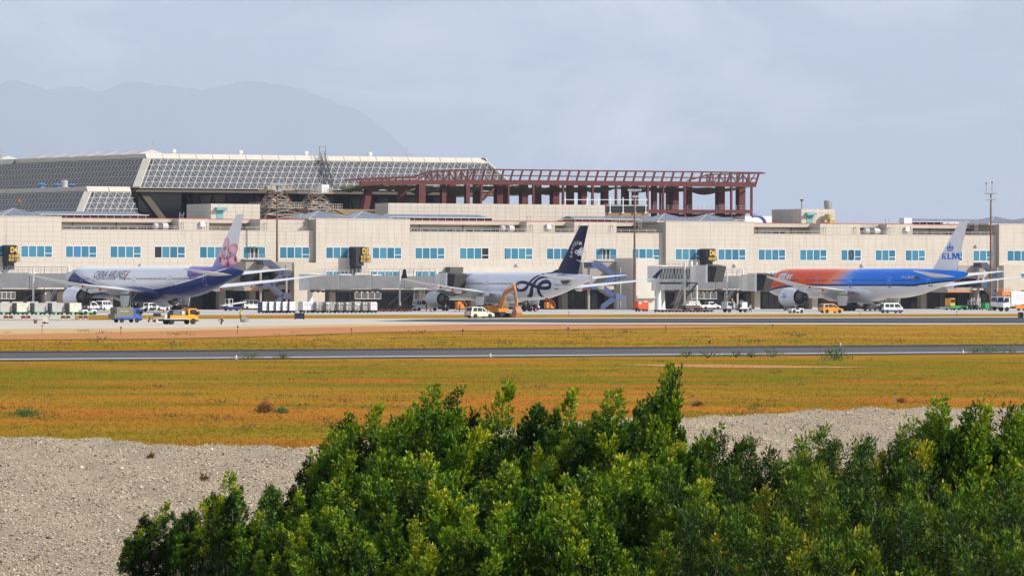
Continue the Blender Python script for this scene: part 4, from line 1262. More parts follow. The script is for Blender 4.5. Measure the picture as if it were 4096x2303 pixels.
# blossom
def fin_pt(pl, zx, zy, ox=700, oy=820, k=3.017): return pl.loc(ox + zx/k, oy + zy/k, -.3)
def petal_mat():
    g = NT('pink_petal'); c = g.coord('Generated'); x, y, z = g.xyz(c)
    d = g.math('ADD', g.math('POWER', g.math('SUBTRACT', x, .5), 2), g.math('POWER', g.math('SUBTRACT', z, .5), 2))
    g.l(g.ramp(d, [(0, (.80, .55, .60)), (.12, (.78, .38, .46)), (.25, (.68, .13, .24))]), g.b.inputs['Base Color']); g.b.inputs['Roughness'].default_value = .35
    return g.m
M_PETAL = petal_mat(); M_CRIM = mat('dark_crimson', (.33, .012, .03), .4)
cx, cz = fin_pt(ci, 628, 575)
emb = []
for zx, zy, rx, rz, rot in ((618, 460, 40, 66, -.2), (695, 535, 52, 62, .5), (566, 575, 44, 62, .15), (596, 682, 48, 52, .1), (692, 668, 46, 56, -.3)):
    x, z = fin_pt(ci, zx, zy); x2, z2 = fin_pt(ci, zx + rx, zy + rz)
    emb.append(ci.fin_decal('blossom_petal', [disc(x, z, abs(x2 - x)*1.02, abs(z2 - z)*1.02, 20, rot*.4)], M_PETAL, ci_f, .04 + .004*len(emb)))
st = []
for a in range(12):
    t = a*2*PI/12 + .2; st.append(ribbon([(cx, cz), (cx + 1.35*math.cos(t)*.8, cz + 1.25*math.sin(t))], [.12, .05]))
ci.fin_decal('stamens', st, M_ACW, ci_f, .075)
mk = []
for zx, zy in ((600, 530), (618, 518), (652, 540), (672, 575), (665, 625), (637, 640), (605, 650), (582, 610), (572, 570)): mk.append(disc(*fin_pt(ci, zx, zy), .16, .3))
for zx, zy, a in ((553, 660, .4), (718, 650, -.5), (640, 725, .1)): mk.append(disc(*fin_pt(ci, zx, zy), .45, .62, 10, a))
ci.fin_decal('blossom_mark', mk, M_CRIM, ci_f, .085)

def klm_letters():
    vs, fs = [], []
    def q(*p):
        o = len(vs); vs.extend(p); fs.append(tuple(range(o, o + len(p))))
    q((0, 0), (.24, 0), (.24, 1), (0, 1)); q((.24, .42), (.56, 0), (.86, 0), (.40, .60)); q((.30, .47), (.40, .60), (.78, 1), (.50, 1))
    q((.94, 0), (1.18, 0), (1.18, 1), (.94, 1)); q((1.18, 0), (1.56, 0), (1.56, .2), (1.18, .2))
    q((1.64, 0), (1.86, 0), (1.86, 1), (1.64, 1)); q((2.40, 0), (2.62, 0), (2.62, 1), (2.40, 1)); q((1.86, 1), (1.86, .62), (2.06, .05), (2.20, .05), (2.0, 1)); q((2.06, .05), (2.20, .05), (2.40, .62), (2.40, 1), (2.26, 1))
    return vs, fs
# --- orange and blue airliner with a white belly
def klm_paint(g):
    x, y, z = g.xyz(g.coord('Object'))
    f = lambda a, b: g.math('MULTIPLY', a, b)
    d1 = g.math('MAXIMUM', g.math('SUBTRACT', 20.0, x), 0.0)
    d2 = g.math('MAXIMUM', g.math('SUBTRACT', x, 58.0), 0.0)
    zb = g.math('ADD', g.math('SUBTRACT', zc7 - .55, f(f(d1, d1), .0042)), f(d2, .085))
    n = g.noise(g.mapping(g.coord('Object'), scale=(.15, .15, .6)), 1.0, 3, .5)
    t = g.math('ADD', x, g.math('ADD', f(g.math('SUBTRACT', z, zc7), -1.1), f(n, 3)))
    tt = g.math('DIVIDE', g.math('SUBTRACT', t, 21.5), 17.0, clamp=True)
    colr = g.ramp(tt, [(0, (.92, .105, .020)), (.30, (.93, .135, .03)), (.52, (.88, .30, .18)), (.68, (.45, .36, .62)), (.84, (.04, .28, .85)), (1, (.006, .205, .86))])
    line = g.math('LESS_THAN', z, g.math('ADD', zb, .38))
    navy = g.mix(line, colr, (.004, .02, .14))
    w2 = g.math('LESS_THAN', z, g.math('ADD', zb, .0))
    g.l(g.mix(w2, navy, (.88, .87, .85)), g.b.inputs['Base Color'])
M_KLM = lerp_mat('orange_blue_livery', klm_paint)
p_belly[0] = M_ACW
kl, kl_f = triple_seven('airliner', 'airliner fading from orange nose to blue tail above a white belly', 3869, 1228, M_KLM, mat('pale_grey_fin', (.74, .74, .75), .3, coat=.3), mat('nacelle_grey', (.72, .72, .73), .3, coat=.3))
M_KBL = mat('royal_blue_mark', (.005, .13, .60), .4)
xk, zk = kl.loc(3400 + 1110/3.017, 820 + 655/3.017, -.3); xk2, zk2 = kl.loc(3400 + 1310/3.017, 820 + 578/3.017, -.3)
tp = klm_letters()
mx = max(v[0] for v in tp[0]); mz = max(v[1] for v in tp[0])
kl.fin_decal('airline_name', [([(xk + v[0]*(xk2 - xk)/mx, zk + v[1]*(zk2 - zk)/mz) for v in tp[0]], tp[1])], M_KBL, kl_f)
cr = []
for zx in (1174, 1197, 1221, 1244): cr.append(disc(*kl.loc(3400 + zx/3.017, 820 + 515/3.017, -.3), .29, .35, 14))
a, b = kl.loc(3400 + 1172/3.017, 820 + 556/3.017, -.3), kl.loc(3400 + 1245/3.017, 820 + 541/3.017, -.3); cr.append(rect(a[0], b[0], a[1], b[1]))
a = kl.loc(3400 + 1206/3.017, 820 + 482/3.017, -.3); cr += [rect(a[0] - .1, a[0] + .1, a[1] - .6, a[1] + .6), rect(a[0] - .38, a[0] - .1, a[1] - .1, a[1] + .1), rect(a[0] + .1, a[0] + .38, a[1] - .1, a[1] + .1)]
kl.fin_decal('crown_emblem', cr, M_KBL, kl_f)
a = kl.loc(2900 + 632/3.017, 820 + 905/3.017, -2.9)
kl.decal('airline_name', [([(a[0] + v[0]*1.9 + v[1]*.4, a[1] + v[1]*1.25) for v in klm_letters()[0]], klm_letters()[1])], M_ACW)
a = kl.loc(2900 + 700/3.017, 820 + 838/3.017, -2.7)
kl.decal('crown_emblem', [disc(a[0] + .6*q, a[1], .3, .34, 12) for q in (-1.5, -.5, .5, 1.5)] + [rect(a[0] - 1.0, a[0] + 1.0, a[1] - .75, a[1] - .5), rect(a[0] - .08, a[0] + .08, a[1] + .4, a[1] + .9)], M_ACW)
a = kl.loc(2900 + 625/3.017, 820 + 975/3.017, -3.0); kl.decal('airline_slogan', [text_poly('Royal Dutch Airlines', .42, a[0], a[1], .2, sx=1.5)], mat('pale_lettering', (.66, .50, .40), .4))
a = kl.loc(3400 + 608/3.017, 820 + 888/3.017, -2.9); kl.decal('registration', [text_poly('PH-BVA', .95, a[0], a[1], 0, sx=1.45)], mat('pale_blue_lettering', (.50, .60, .78), .4))
a = kl.loc(3400 + 606/3.017, 820 + 983/3.017, -2.9); kl.decal('airline_slogan', [text_poly('The Flying Dutchman', .42, a[0], a[1], .2, sx=1.5)], M_NAVYT)
a = kl.loc(3400 + 712/3.017, 820 + 888/3.017, -2.8); b = kl.loc(3400 + 745/3.017, 820 + 862/3.017, -2.8); h3 = (b[1] - a[1])/3
for i, c in enumerate(((.02, .04, .25), (.8, .8, .8), (.5, .02, .03))): kl.decal('flag_stripe', [rect(a[0], b[0], a[1] + h3*i, a[1] + h3*(i + 1))], mat('flag_%d' % i, c, .4))
a = kl.loc(3400 + 752/3.017, 820 + 888/3.017, -2.8); kl.decal('flag', [rect(a[0], a[0] + 1.9, a[1], a[1] + h3*3)], M_NAVYT)
doors(kl, [(12.2, zc7 - .9), (22.6, zc7 - .7), (35.4, zc7 - .75), (49.8, zc7 - .7), (62.4, zc7 - .45)], mat('door_outline_pale', (.42, .50, .62), .4))
a = (24.2, 2.95); kl_n = [o for o in bpy.data.objects if o.parent == kl.t and o.name.startswith('engine_nacelle')][0]
tp = klm_letters(); tp = ([(23.4 + v[0]*.55, 2.7 + v[1]*.45) for v in tp[0]], tp[1])
nm = MB(); nm.v = [(v[0], -9.9 - math.sqrt(max(2.06**2 - (v[1] - 2.85)**2, .1)) - .02, v[1]) for v in tp[0]]; nm.f = tp[1]
for q in range(4):
    vs_, fs_ = disc(23.7 + .27*q, 3.48, .1, .12, 10); nm.add([(v[0], -9.9 - math.sqrt(2.06**2 - (v[1] - 2.85)**2) - .02, v[1]) for v in vs_], fs_)
nm.build('airline_name', M_KBL, kl_n)

# --- silver-white airliner with the dark blue looping ribbon
FUS330 = [(0, .04, -.72), (.25, .55, -.68), (.7, .95, -.58), (1.4, 1.38, -.44), (2.4, 1.82, -.28), (3.6, 2.2, -.16), (5, 2.5, -.07), (6.5, 2.72, -.02), (8, 2.82, 0), (42, 2.82, 0), (45, 2.74, .08), (48, 2.56, .24), (51, 2.26, .48), (54, 1.88, .78), (57, 1.46, 1.08), (60, 1.0, 1.36), (62.2, .64, 1.55), (63.66, .32, 1.65)]
z3 = 5.05
M_SIL = mat('silver_white_paint', (.76, .76, .79), .26, coat=.4, metal=.12, noise=.03, nscale=.2)
M_DKB = mat('dark_blue_fin', (.006, .008, .045), .5, spec=.15)
st_ = Plane('airliner', 'silver-white airliner with a dark blue looping ribbon and dark blue tail', 2363, 1188, 63.66, 2.82, z3, FUS330)
st_.fuselage(M_SIL)
MB().loft([[(x, r*1.02*math.cos(a), z3 - 1.7 + r*.6*math.sin(a)) for a in [2*PI*i/24 for i in range(24)]] for x, r in ((17, .2), (18.5, 1.7), (21, 2.7), (25, 3.05), (33, 3.05), (36.5, 2.5), (39, 1.4), (40.5, .2))]).build('wing_fairing', M_SIL, st_.t, 50)
secs = [(0, 18.6, 13.2, 3.35, 1.7), (2.9, 20.6, 11.4, 3.45, 1.6), (9.4, 25.4, 7.2, 4.2, .95), (18, 31.3, 4.9, 5.1, .6), (25, 36.2, 3.5, 5.95, .38), (28.6, 38.8, 2.5, 6.45, .25)]
for s in (-1, 1):
    st_.wing('wing', secs, M_WINGU, s)
    MB().loft([lens_section(28.6*s, 38.8, 2.5, 6.45, .25), lens_section(29.3*s, 39.7, 1.9, 6.75, .18)]).build('wing_tip', M_WINGU, st_.t)
    MB().loft([[(39.6, 29.25*s, 6.6), (41.7, 29.25*s, 6.6), (41.7, 29.4*s, 6.6), (39.6, 29.4*s, 6.6)], [(41.6, 30.1*s, 8.4), (42.6, 30.1*s, 8.4), (42.6, 30.16*s, 8.4), (41.6, 30.16*s, 8.4)]]).build('winglet', M_DKB, st_.t)
    engine(st_, 9.37*s, 17.0, 2.45, 1.62, 4.6, mat('nacelle_silver', (.42, .43, .45), .3, metal=.2, coat=.2), s)
    MB().loft([[(x, 9.37*s + w, z0), (x, 9.37*s + w, z1), (x, 9.37*s - w, z1), (x, 9.37*s - w, z0)] for x, z0, z1, w in ((18.2, 3.9, 4.0, .1), (20.5, 3.6, 4.3, .28), (25.5, 3.0, 4.2, .32), (31, 3.7, 4.0, .1))]).build('engine_pylon', M_NOZ, st_.t, 30)
    flap_fairings(st_, [(30.2, 5.4, 3.35, 4.2), (30.0, 11.6, 3.95, 3.9), (32.6, 15.4, 4.4, 3.7), (35.0, 19.4, 4.85, 3.4)], s, M_WINGU, M_TIPRED)
    st_.wing('tailplane', [(.5, 53.2, 7.0, z3 + 1.3, .8), (5, 56.4, 4.6, z3 + 1.75, .45), (9.7, 59.7, 2.3, z3 + 2.25, .2)], M_WINGU, s)
    gear(st_, 31.6, 5.3*s, 3.6, 2, .70, .52, step=1.98, spread=.7)
    MB().prism([(30.2, 1.2), (33, 1.2), (33.4, 3.0), (29.9, 3.0)], 6.5*s - .04, 6.5*s + .04).build('gear_door', M_SIL, st_.t)
gear(st_, 6.7, 0.001, 3.0, 1, .52, .4, spread=.38, name='nose_gear')
st_f = st_.fin(M_DKB, z3 + 2.3, 17.1, 50.2, 8.6, 59.6, 3.1, .9)
MB().loft([[(x, -w, z3 + 2.5), (x, w, z3 + 2.5), (x, 0.02, z), (x, -.02, z)] for x, w, z in ((46.2, .25, 7.62), (48.5, .3, 7.75), (50.6, .34, 8.4), (52, .34, 8.3))]).build('dorsal_fillet', M_DKB, st_.t)
MB().lathe([(63.3, .33), (63.75, .3), (63.75, .2), (63.5, .18)], (0, 0, z3 + 1.65), 'x', 14).build('auxiliary_exhaust', M_NOZ, st_.t)
for s in (-1, 1): MB().sphere((56.2, s*1.55, z3 + 1.05), 1, 14, 8, (2.0, .22, .62)).build('tailplane_seal', M_DGREY, st_.t, 40)
cabin_windows(st_, [(8.5, 14), (16.5, 27), (28.5, 38.2), (42.6, 52.2)], z3 + .4, M_CWIN, .2, .32)
c3 = lambda zx, zy, off=-2.6: st_.loc(1500 + zx/3.017, 820 + zy/3.017, off)
def logo(pt, k):
    A = [(2062, 822), (2010, 818), (1950, 838), (1902, 885), (1870, 940), (1838, 995), (1795, 1025), (1745, 1027), (1716, 1000), (1716, 962), (1748, 936), (1800, 932), (1860, 948), (1935, 980), (2010, 1002), (2065, 998), (2090, 970), (2082, 936), (2045, 922), (2000, 942), (1970, 995), (1956, 1060), (1945, 1136)]
    wa = [6, 12, 18, 24, 28, 28, 24, 20, 20, 22, 24, 24, 24, 26, 28, 28, 28, 28, 30, 34, 38, 38, 36]
    B = [(2052, 878), (2010, 868), (1965, 882), (1930, 925), (1905, 985), (1880, 1050), (1845, 1092), (1800, 1104)]
    wb = [8, 16, 24, 30, 34, 36, 26, 6]
    return [ribbon([pt(*p) for p in A], [w*k*1.2 for w in wa]), ribbon([pt(*p) for p in B], [w*k*1.2 for w in wb])]
M_RIB = mat('dark_blue_ribbon', (.010, .012, .060), .5, spec=.2)
st_.decal('ribbon_emblem', logo(c3, 1/3.017/15.5), M_RIB, .035, cut=.3)
a = c3(1010, 912); st_.decal('airline_name', [text_poly('SKYTEAM', 2.2, a[0] - 8.2, a[1], .3, sx=1.15)], M_RIB)
a = c3(2128, 970); st_.decal('airline_subtitle', [text_poly('CHINA AIRLINES', .42, a[0], a[1], .2, sx=1.6)], M_RIB)
a = c3(2135, 855); st_.decal('registration', [text_poly('B-18311', .6, a[0], a[1], .2, sx=1.5)], M_RIB)
doors(st_, [(14.6, z3 - .9), (27.2, z3 - .9), (39.5, z3 - .9), (52.6, z3 - .5)], mat('door_seam', (.3, .3, .3)))
# tail emblem: small ribbon in a broken ring with letters round it
M_TW = mat('tail_white', (.72, .72, .74), .4)
c4 = lambda zx, zy: st_.loc(2240 + zx/3.017, 820 + zy/3.017, -.3)
lc = c4(232, 565); l0 = c4(185, 620); 
sc_x = (c4(275, 565)[0] - c4(185, 565)[0])/380; sc_z = (c4(230, 515)[1] - c4(230, 620)[1])/320
st_.fin_decal('ribbon_emblem', logo(lambda x, y: (lc[0] + (x - 1905)*sc_x, lc[1] - (y - 975)*sc_z), 1/3.017/15.5*.42), M_TW, st_f)
cx, cz = c4(236, 592); rx = (c4(298, 592)[0] - cx); rz = (cz - c4(236, 676)[1])
arc = [(cx + rx*math.cos(t), cz + rz*math.sin(t)) for t in [R(-130) + R(190)*i/14 for i in range(15)]]
st_.fin_decal('ring', [ribbon(arc, [.06 + .16*math.sin(PI*i/14) for i in range(15)])], M_TW, st_f)
lt = []
for i, ch in enumerate('SKYTEAM'):
    zx, zy = [(163, 615), (163, 575), (168, 535), (178, 500), (197, 470), (216, 458), (243, 460)][i]
    p = c4(zx, zy); lt.append(text_poly(ch, 1.15, p[0] - .45, p[1] - .4, 0, bold=.01, rot=R([80, 62, 48, 34, 22, 10, -5][i])))
st_.fin_decal('airline_name', lt, M_TW, st_f)
# ------------------------------------------------------------------ gate rooms, stairs, signs, jet bridges, light masts
def tbox(name, px0, px1, py0, py1, d, depth, m, zb=None):
    (u0, zt), (u1, zb_) = TU(px0, py0, d), TU(px1, py1, d)
    u1 = U(px1, d)
    return MB().box(u0, u1, d, d + depth, zb_ if zb is None else zb, zt).build(name, m, TERM)
M_WARM = mat('warm_white_render', (.60, .555, .485), .8, noise=.06, nscale=.3)
M_ORANGE = mat('orange_paint', (.62, .19, .02), .55, noise=.08, nscale=1)
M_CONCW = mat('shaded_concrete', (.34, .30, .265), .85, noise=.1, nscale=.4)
def zigzag_stair(px0, px1, d, zs, m, label):
    u0, u1 = U(px0, d), U(px1, d); um0, um1 = u0 + (u1 - u0)*.28, u0 + (u1 - u0)*.72
    t = thing('outside_stair', label, 'staircase', TW(0, 0), PHI, 'blue zigzag stairs at the gates')
    t.location = (0, Y0, 0)
    for i in range(len(zs) - 1):
        a, b = zs[i], zs[i + 1]
        x0, x1 = (um0, um1) if i % 2 == 0 else (um1, um0)
        MB().prism([(x0, a - .25), (x1, b - .25), (x1, b + 1.05), (x0, a + 1.05)] if x0 < x1 else [(x1, b - .25), (x0, a - .25), (x0, a + 1.05), (x1, b + 1.05)], d, d + .14).build('stair_parapet', m, t)
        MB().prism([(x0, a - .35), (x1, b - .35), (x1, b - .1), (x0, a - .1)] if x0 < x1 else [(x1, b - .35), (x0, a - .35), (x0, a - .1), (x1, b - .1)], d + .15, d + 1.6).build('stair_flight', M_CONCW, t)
        e0, e1 = (um1, u1) if x1 > x0 else (u0, um0)
        MB().box(e0, e1, d - .02, d + .13, b - .25, b + 1.05).build('landing_parapet', m, t)
        MB().box(e0, e1, d + .14, d + 3.2, b - .25, b - .02).build('landing', M_CONCW, t)
        MB().box(e0 - .02, e0 + .13, d + .14, d + 3.2, b - .02, b + 1.05).build('landing_parapet', m, t)
    for u in (u0 + .3, u1 - .3): MB().box(u - .2, u + .2, d + 1.5, d + 1.9, 0, zs[-1]).build('stair_post', M_CONCW, t)
    return t
# first gate: grey room, canopy with orange edge, plain beige block
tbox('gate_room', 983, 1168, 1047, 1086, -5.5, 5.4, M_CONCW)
tbox('gate_room_glass', 990, 1160, 1086.5, 1139, -3.5, 3.4, M_DARKGL)
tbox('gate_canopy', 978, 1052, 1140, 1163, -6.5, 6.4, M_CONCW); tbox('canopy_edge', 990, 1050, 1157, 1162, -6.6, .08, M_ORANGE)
tbox('gate_block', 1177, 1300, 1050, 1236, -3.4, 2.1, M_BEIGE, zb=0)
tbox('gate_wall', 880, 990, 1125, 1160, -1.0, .9, M_CONCW)
zigzag_stair(1052, 1165, -8.5, [0, 2.6, 5.0, 7.4, 9.6], mat('slate_blue_stair', (.05, .06, .11), .6), 'slate blue zigzag stair beside the brown light mast')
# second gate: warm white stair tower, bright blue stairs, dark room
tbox('stair_tower', 2545, 2619, 1032, 1236, -14, 9.5, M_WARM, zb=0)
tbox('tower_ledge', 2549, 2634, 1183, 1193, -15.2, 1.15, M_WARM)
tbox('tower_vent', 2528, 2534, 1053, 1063, -8, .1, M_DARKGL)
tbox('gate_room', 2330, 2470, 1048, 1236, -5.5, 5.4, M_CONCW, zb=5.2)
zigzag_stair(2366, 2502, -13, [0, 2.4, 4.7, 7.0, 9.3], M_BLUEST, 'bright blue zigzag stair beside the warm white tower')
for i, px in enumerate((2472, 2486, 2500)):
    l = thing('ladder', 'steel ladder leaning against the warm white stair tower, %s of three' % ('first', 'middle', 'last')[i], 'ladder', gp(px, 1239) , R(25), 'ladders leaning on the stair tower')
    for e in (-.25, .25): MB().bar((e, 0, 0), (e + .75, 1.6, 3.6 - .2*i), .08).build('rail', M_METAL, l)
    rr = MB(); [rr.bar((-.25 + .75*q/9, 1.6*q/9, (3.6 - .2*i)*q/9), (.25 + .75*q/9, 1.6*q/9, (3.6 - .2*i)*q/9), .05) for q in range(1, 9)]; tag(rr.build('rung', M_METAL, l), kind='stuff')
# third gate
tbox('gate_room', 3832, 3935, 1062, 1112, -5.5, 5.4, M_CONCW)
tbox('gate_room_glass', 3838, 3930, 1112.5, 1150, -3.5, 3.4, M_DARKGL)
tbox('gate_canopy', 3790, 3890, 1149, 1170, -6.5, 6.4, M_CONCW); tbox('canopy_edge', 3792, 3884, 1163, 1169, -6.6, .08, M_ORANGE)
tbox('gate_block', 4015, 4085, 1062, 1236, -3.4, 2.1, M_BEIGE, zb=0)
zigzag_stair(3925, 4010, -8.5, [0, 2.6, 5.0, 7.4, 9.6], mat('slate_blue_stair', (.05, .06, .11), .6), 'slate blue zigzag stair behind the white catering trucks')
tbox('white_parapet_wall', 1853, 2380, 1068, 1100, -2.2, 2.1, M_WARM); tbox('parapet_end', 1800, 1853, 1068, 1100, -2.15, 2.0, M_DGREY)
# dark louvre panels under the concourse
for a, b in ((-10, 62), (1420, 1525), (2765, 2868)):
    k = tbox('louvre_panel', a, b, 1166, 1196, -4.0, .3, M_LGREY)
    (u0, zt), (u1, zb) = TU(a, 1168, -4.0), TU(b, 1194, -4.0)
    for i in range(4):
        w = (u1 - u0)/4; MB().box(u0 + w*i + .12, u0 + w*(i + 1) - .12, -4.05, -4.003, zb + .05, zt - .05).build('louvre', M_DGREY, k)

def gate_sign(pxs, num, lines, label):
    bx0, bx1, by0, by1, nx0, nx1, ny0, ny1, cx0, cx1, cy0, cy1 = pxs
    d = wall_d(bx0) if wall_d(bx0) else -0.0
    t = thing('gate_sign', label, 'sign', (0, Y0, 0), PHI, 'black and yellow gate signs')
    df = d - 3.0
    (u0, zt), (u1, zb) = TU(bx0, by0, df), TU(bx1, by1, df)
    MB().box(u0, u1, df, d - .06, zb, zt).build('sign_box', M_SIGN, t)
    MB().box(u0 + .2, u1 - .2, df + .6, d - .06, zb - 1.5, zb - .02).build('display_unit', M_SIGN, t)
    def panel(x0, x1, y0, y1, txts):
        (a, zt2), (b, zb2) = TU(x0, y0, df - .3), TU(x1, y1, df - .3)
        p = MB().box(a, b, df - .3, df - .004, zb2, zt2).build('sign_panel', M_SIGN, t)
        n = len(txts)
        for i, s in enumerate(txts):
            tp = text_poly(s, 1.0, 0, 0, 0, bold=.02)
            mx = max(v[0] for v in tp[0]); mz = max(v[1] for v in tp[0]); mn = min(v[0] for v in tp[0])
            h = (zt2 - zb2)/n; zz = zt2 - h*(i + 1)
            mm = MB(); mm.v = [(a + .08 + (v[0] - mn)/(mx - mn)*(b - a - .16), df - .31, zz + h*.12 + v[1]/mz*h*.76) for v in tp[0]]; mm.f = tp[1]
            mm.build('lettering', M_YEL, p)
    panel(nx0, nx1, ny0, ny1, [num]); panel(cx0, cx1, cy0, cy1, lines)
gate_sign((33, 66, 980, 1050, 41, 70, 984, 1013, 35, 78, 1016, 1045), 'D4', ['N 25 048', 'E121 139'], 'black and yellow D4 gate sign on the beige wall')
gate_sign((1424, 1455, 987, 1062, 1449, 1475, 990, 1018, 1443, 1482, 1020, 1049), 'D5', ['N 25 048', 'E121 139'], 'black and yellow D5 gate sign on the beige wall')
gate_sign((2826, 2860, 995, 1045, 2838, 2862, 997, 1024, 2834, 2868, 1027, 1041), 'D6', ['N25 047'], 'black and yellow D6 gate sign above the glass bridge')

M_BRG = mat('bridge_grey', (.56, .53, .48), .5, noise=.1, nscale=.4)
M_BRGL = mat('bridge_pale_grey', (.68, .66, .61), .45, noise=.1, nscale=.4)
def jet_bridge(label, A, B, z0, z1, glass=False, w=3.0, cab_len=3.4, rot0=True, cols=(.72,), sect=3, tip_rise=0.0):
    A, B = Vector(A), Vector(B); A.z = B.z = 0
    L = (B - A).length; rz = math.atan2(B.y - A.y, B.x - A.x)
    t = thing('jet_bridge', label, 'jet bridge', A, rz, 'passenger boarding bridges')
    h = z1 - z0
    for i in range(sect):
        a, b = L*i/sect, L*(i + 1)/sect
        k = .22*(sect - 1 - i) if sect > 1 else 0
        k = .20*i
        m = MB().box(a + (.02 if i else 0), b, -w/2 + k, w/2 - k, z0 + k*.6, z1 - k*.6)
        if glass:
            to = MB().box(a, b, -w/2 + k, w/2 - k, z0 - .15, z0 + .55).box(a, b, -w/2 + k, w/2 - k, z1 - .5, z1).build('tunnel', M_BRG, t)
            MB().box(a + .1, b - .1, -w/2 + k + .1, w/2 - k - .1, z0 + .55, z1 - .5).build('tunnel_glass', mat('bridge_glass', (.10, .13, .14), .15), t)
            q = MB(); n = 5
            for j in range(n):
                xa, xb = a + (b - a)*j/n, a + (b - a)*(j + 1)/n
                for s in (-1, 1): q.bar((xa, s*(w/2 - k), z0 + .5), (xa + (xb - xa)*.5, s*(w/2 - k), z1 - .5), .14); q.bar((xa + (xb - xa)*.5, s*(w/2 - k), z1 - .5), (xb, s*(w/2 - k), z0 + .5), .14)
            q.build('truss_bar', M_BRG, t)
        else:
            to = m.build('tunnel', M_BRG, t)
            for xx in (a + .25, b - .25): MB().box(xx - .16, xx + .16, -w/2 + k - .06, w/2 - k + .06, z0 + k*.6 - .12, z1 - k*.6 + .1).build('tunnel_rib', M_BRGL, t)
        und = MB()
        for yy in (-w/2 + .4, w/2 - .4): und.bar((a, yy, z0 - .28), (b, yy, z0 - .28), .22, .3)
        for j in range(6): und.box(a + (b - a)*(j + .3)/6, a + (b - a)*(j + .5)/6, -w/2 + .3, -w/2 + .8, z0 - .62, z0 - .2)
        und.build('under_beam', M_DGREY, t)
    if rot0:
        MB().lathe([(z0 - .15, 2.3), (z1 + .1, 2.3), (z1 + .3, 1.2)], (-1.6, 0, 0), 'z', 28).build('rotunda', M_BRGL, t, 40)
        MB().lathe([(0, 1.0), (.35, .7), (z0 - .2, .55)], (-1.6, 0, 0), 'z', 16).build('pedestal', M_BRGL, t, 40)
    # railing along the roof and equipment posts
    r = MB(); n = int(L/1.5)
    for s in (-1, 1):
        for hh in (.55, 1.05): r.bar((L*.05, s*w*.38, z1 + hh), (L*.95, s*w*.38, z1 + hh), .05)
        for j in range(n + 1): x = L*.05 + L*.9*j/n; r.bar((x, s*w*.38, z1 - .3), (x, s*w*.38, z1 + 1.05), .05)
    r.build('roof_railing', M_METAL, t)
    # cab: round head, hood and folded bellows
    c0 = L + 1.3
    MB().lathe([(z0 - .2, 1.75), (z1 + .05, 1.75), (z1 + .12, 1.5)], (c0, 0, 0), 'z', 28).build('cab_drum', M_BRGL, t, 40)
    MB().box(c0 + .9, c0 + cab_len - .6, -1.75, 1.75, z0 - .25, z1 + .25).build('cab_hood', M_BRG, t)
    MB().box(c0 + cab_len - .62, c0 + cab_len - .1, -1.85, 1.85, z0 - .3, z1 + .3).build('cab_frame', M_WHITE, t)
    be = MB()
    for j in range(6):
        k = j*.30; be.loft([[(c0 + cab_len - .1 + k*1.0, -1.8, z0 - .15), (c0 + cab_len - .1 + k*.6, 1.8, z0 - .15), (c0 + cab_len - .1 + k*1.3, 1.8, z1 + .35 - j*.06), (c0 + cab_len - .1 + k*1.6, -1.8, z1 + .35 - j*.06)],
                           [(c0 + cab_len + .06 + k*1.0, -1.7, z0 - .05), (c0 + cab_len + .06 + k*.6, 1.7, z0 - .05), (c0 + cab_len + .06 + k*1.3, 1.7, z1 + .2 - j*.06), (c0 + cab_len + .06 + k*1.6, -1.7, z1 + .2 - j*.06)]])
    be.build('bellows', mat('bellows_black', (.05, .045, .042), .8), t)
    MB().bar((c0 - .6, -1.5, z1 + .1), (c0 - .6, -1.5, z1 + 1.1), .35).build('service_unit', M_WHITE, t)
    for f in cols:
        x = L*f
        for s in (-1, 1):
            MB().bar((x, s*(w/2 + .35), 1.0), (x, s*(w/2 + .35), z1 + .9), .42, n=10).build('lift_column', M_BRGL, t, 40)
            MB().bar((x - 4.5, s*(w/2 - .2), 1.2), (x + .8, s*(w/2 - .2), z0 - .3), .28).build('brace', M_DGREY, t)
        MB().box(x - .7, x + .7, -w/2 - .7, w/2 + .7, .55, 1.15).build('bogie', M_DGREY, t)
        for s in (-1, 1): wheel(t, x, s*(w/2 + .4), .55, .55, .5)
    # service stair by the cab
    st = MB(); xs = L*.93
    for j in range(12): st.box(xs - 3.0 + .25*j, xs - 2.72 + .25*j, -w/2 - 1.0, -w/2 - .2, .25 + (z0 - .3)*j/12, .31 + (z0 - .3)*j/12)
    for yy in (-w/2 - 1.0, -w/2 - .2): st.bar((xs - 3.0, yy, .2), (xs, yy, z0 - .1), .12, .2); st.bar((xs - 3.0, yy, 1.2), (xs, yy, z0 + .9), .05)
    st.build('service_stair', M_METAL, t)
    return t
def X_at(px, Y): return Vector(((px - 2048)/FPX*Y, Y, 0))
ci_door = ci.nose + ci.ax*13.5 - ci.st*3.0
jet_bridge('grey jet bridge reaching the white and indigo airliner', X_at(-160, 1206), X_at(282, 1190), 4.45, 7.75, cols=(.72,))
jet_bridge('grey jet bridge reaching the silver-white airliner', X_at(1258, 1262), X_at(1762, 1228), 4.35, 7.5, cols=(.74,), sect=4)
jet_bridge('low grey jet bridge reaching the orange nosed airliner', X_at(2672, 1294), X_at(2978, 1281), 4.35, 7.6, cols=(.84,))
jet_bridge('raised glass-sided jet bridge standing empty with its cab open', X_at(2655, 1268), X_at(2775, 1262), 6.15, 9.3, glass=True, cols=(.90,), sect=2, rot0=True, cab_len=4.4)

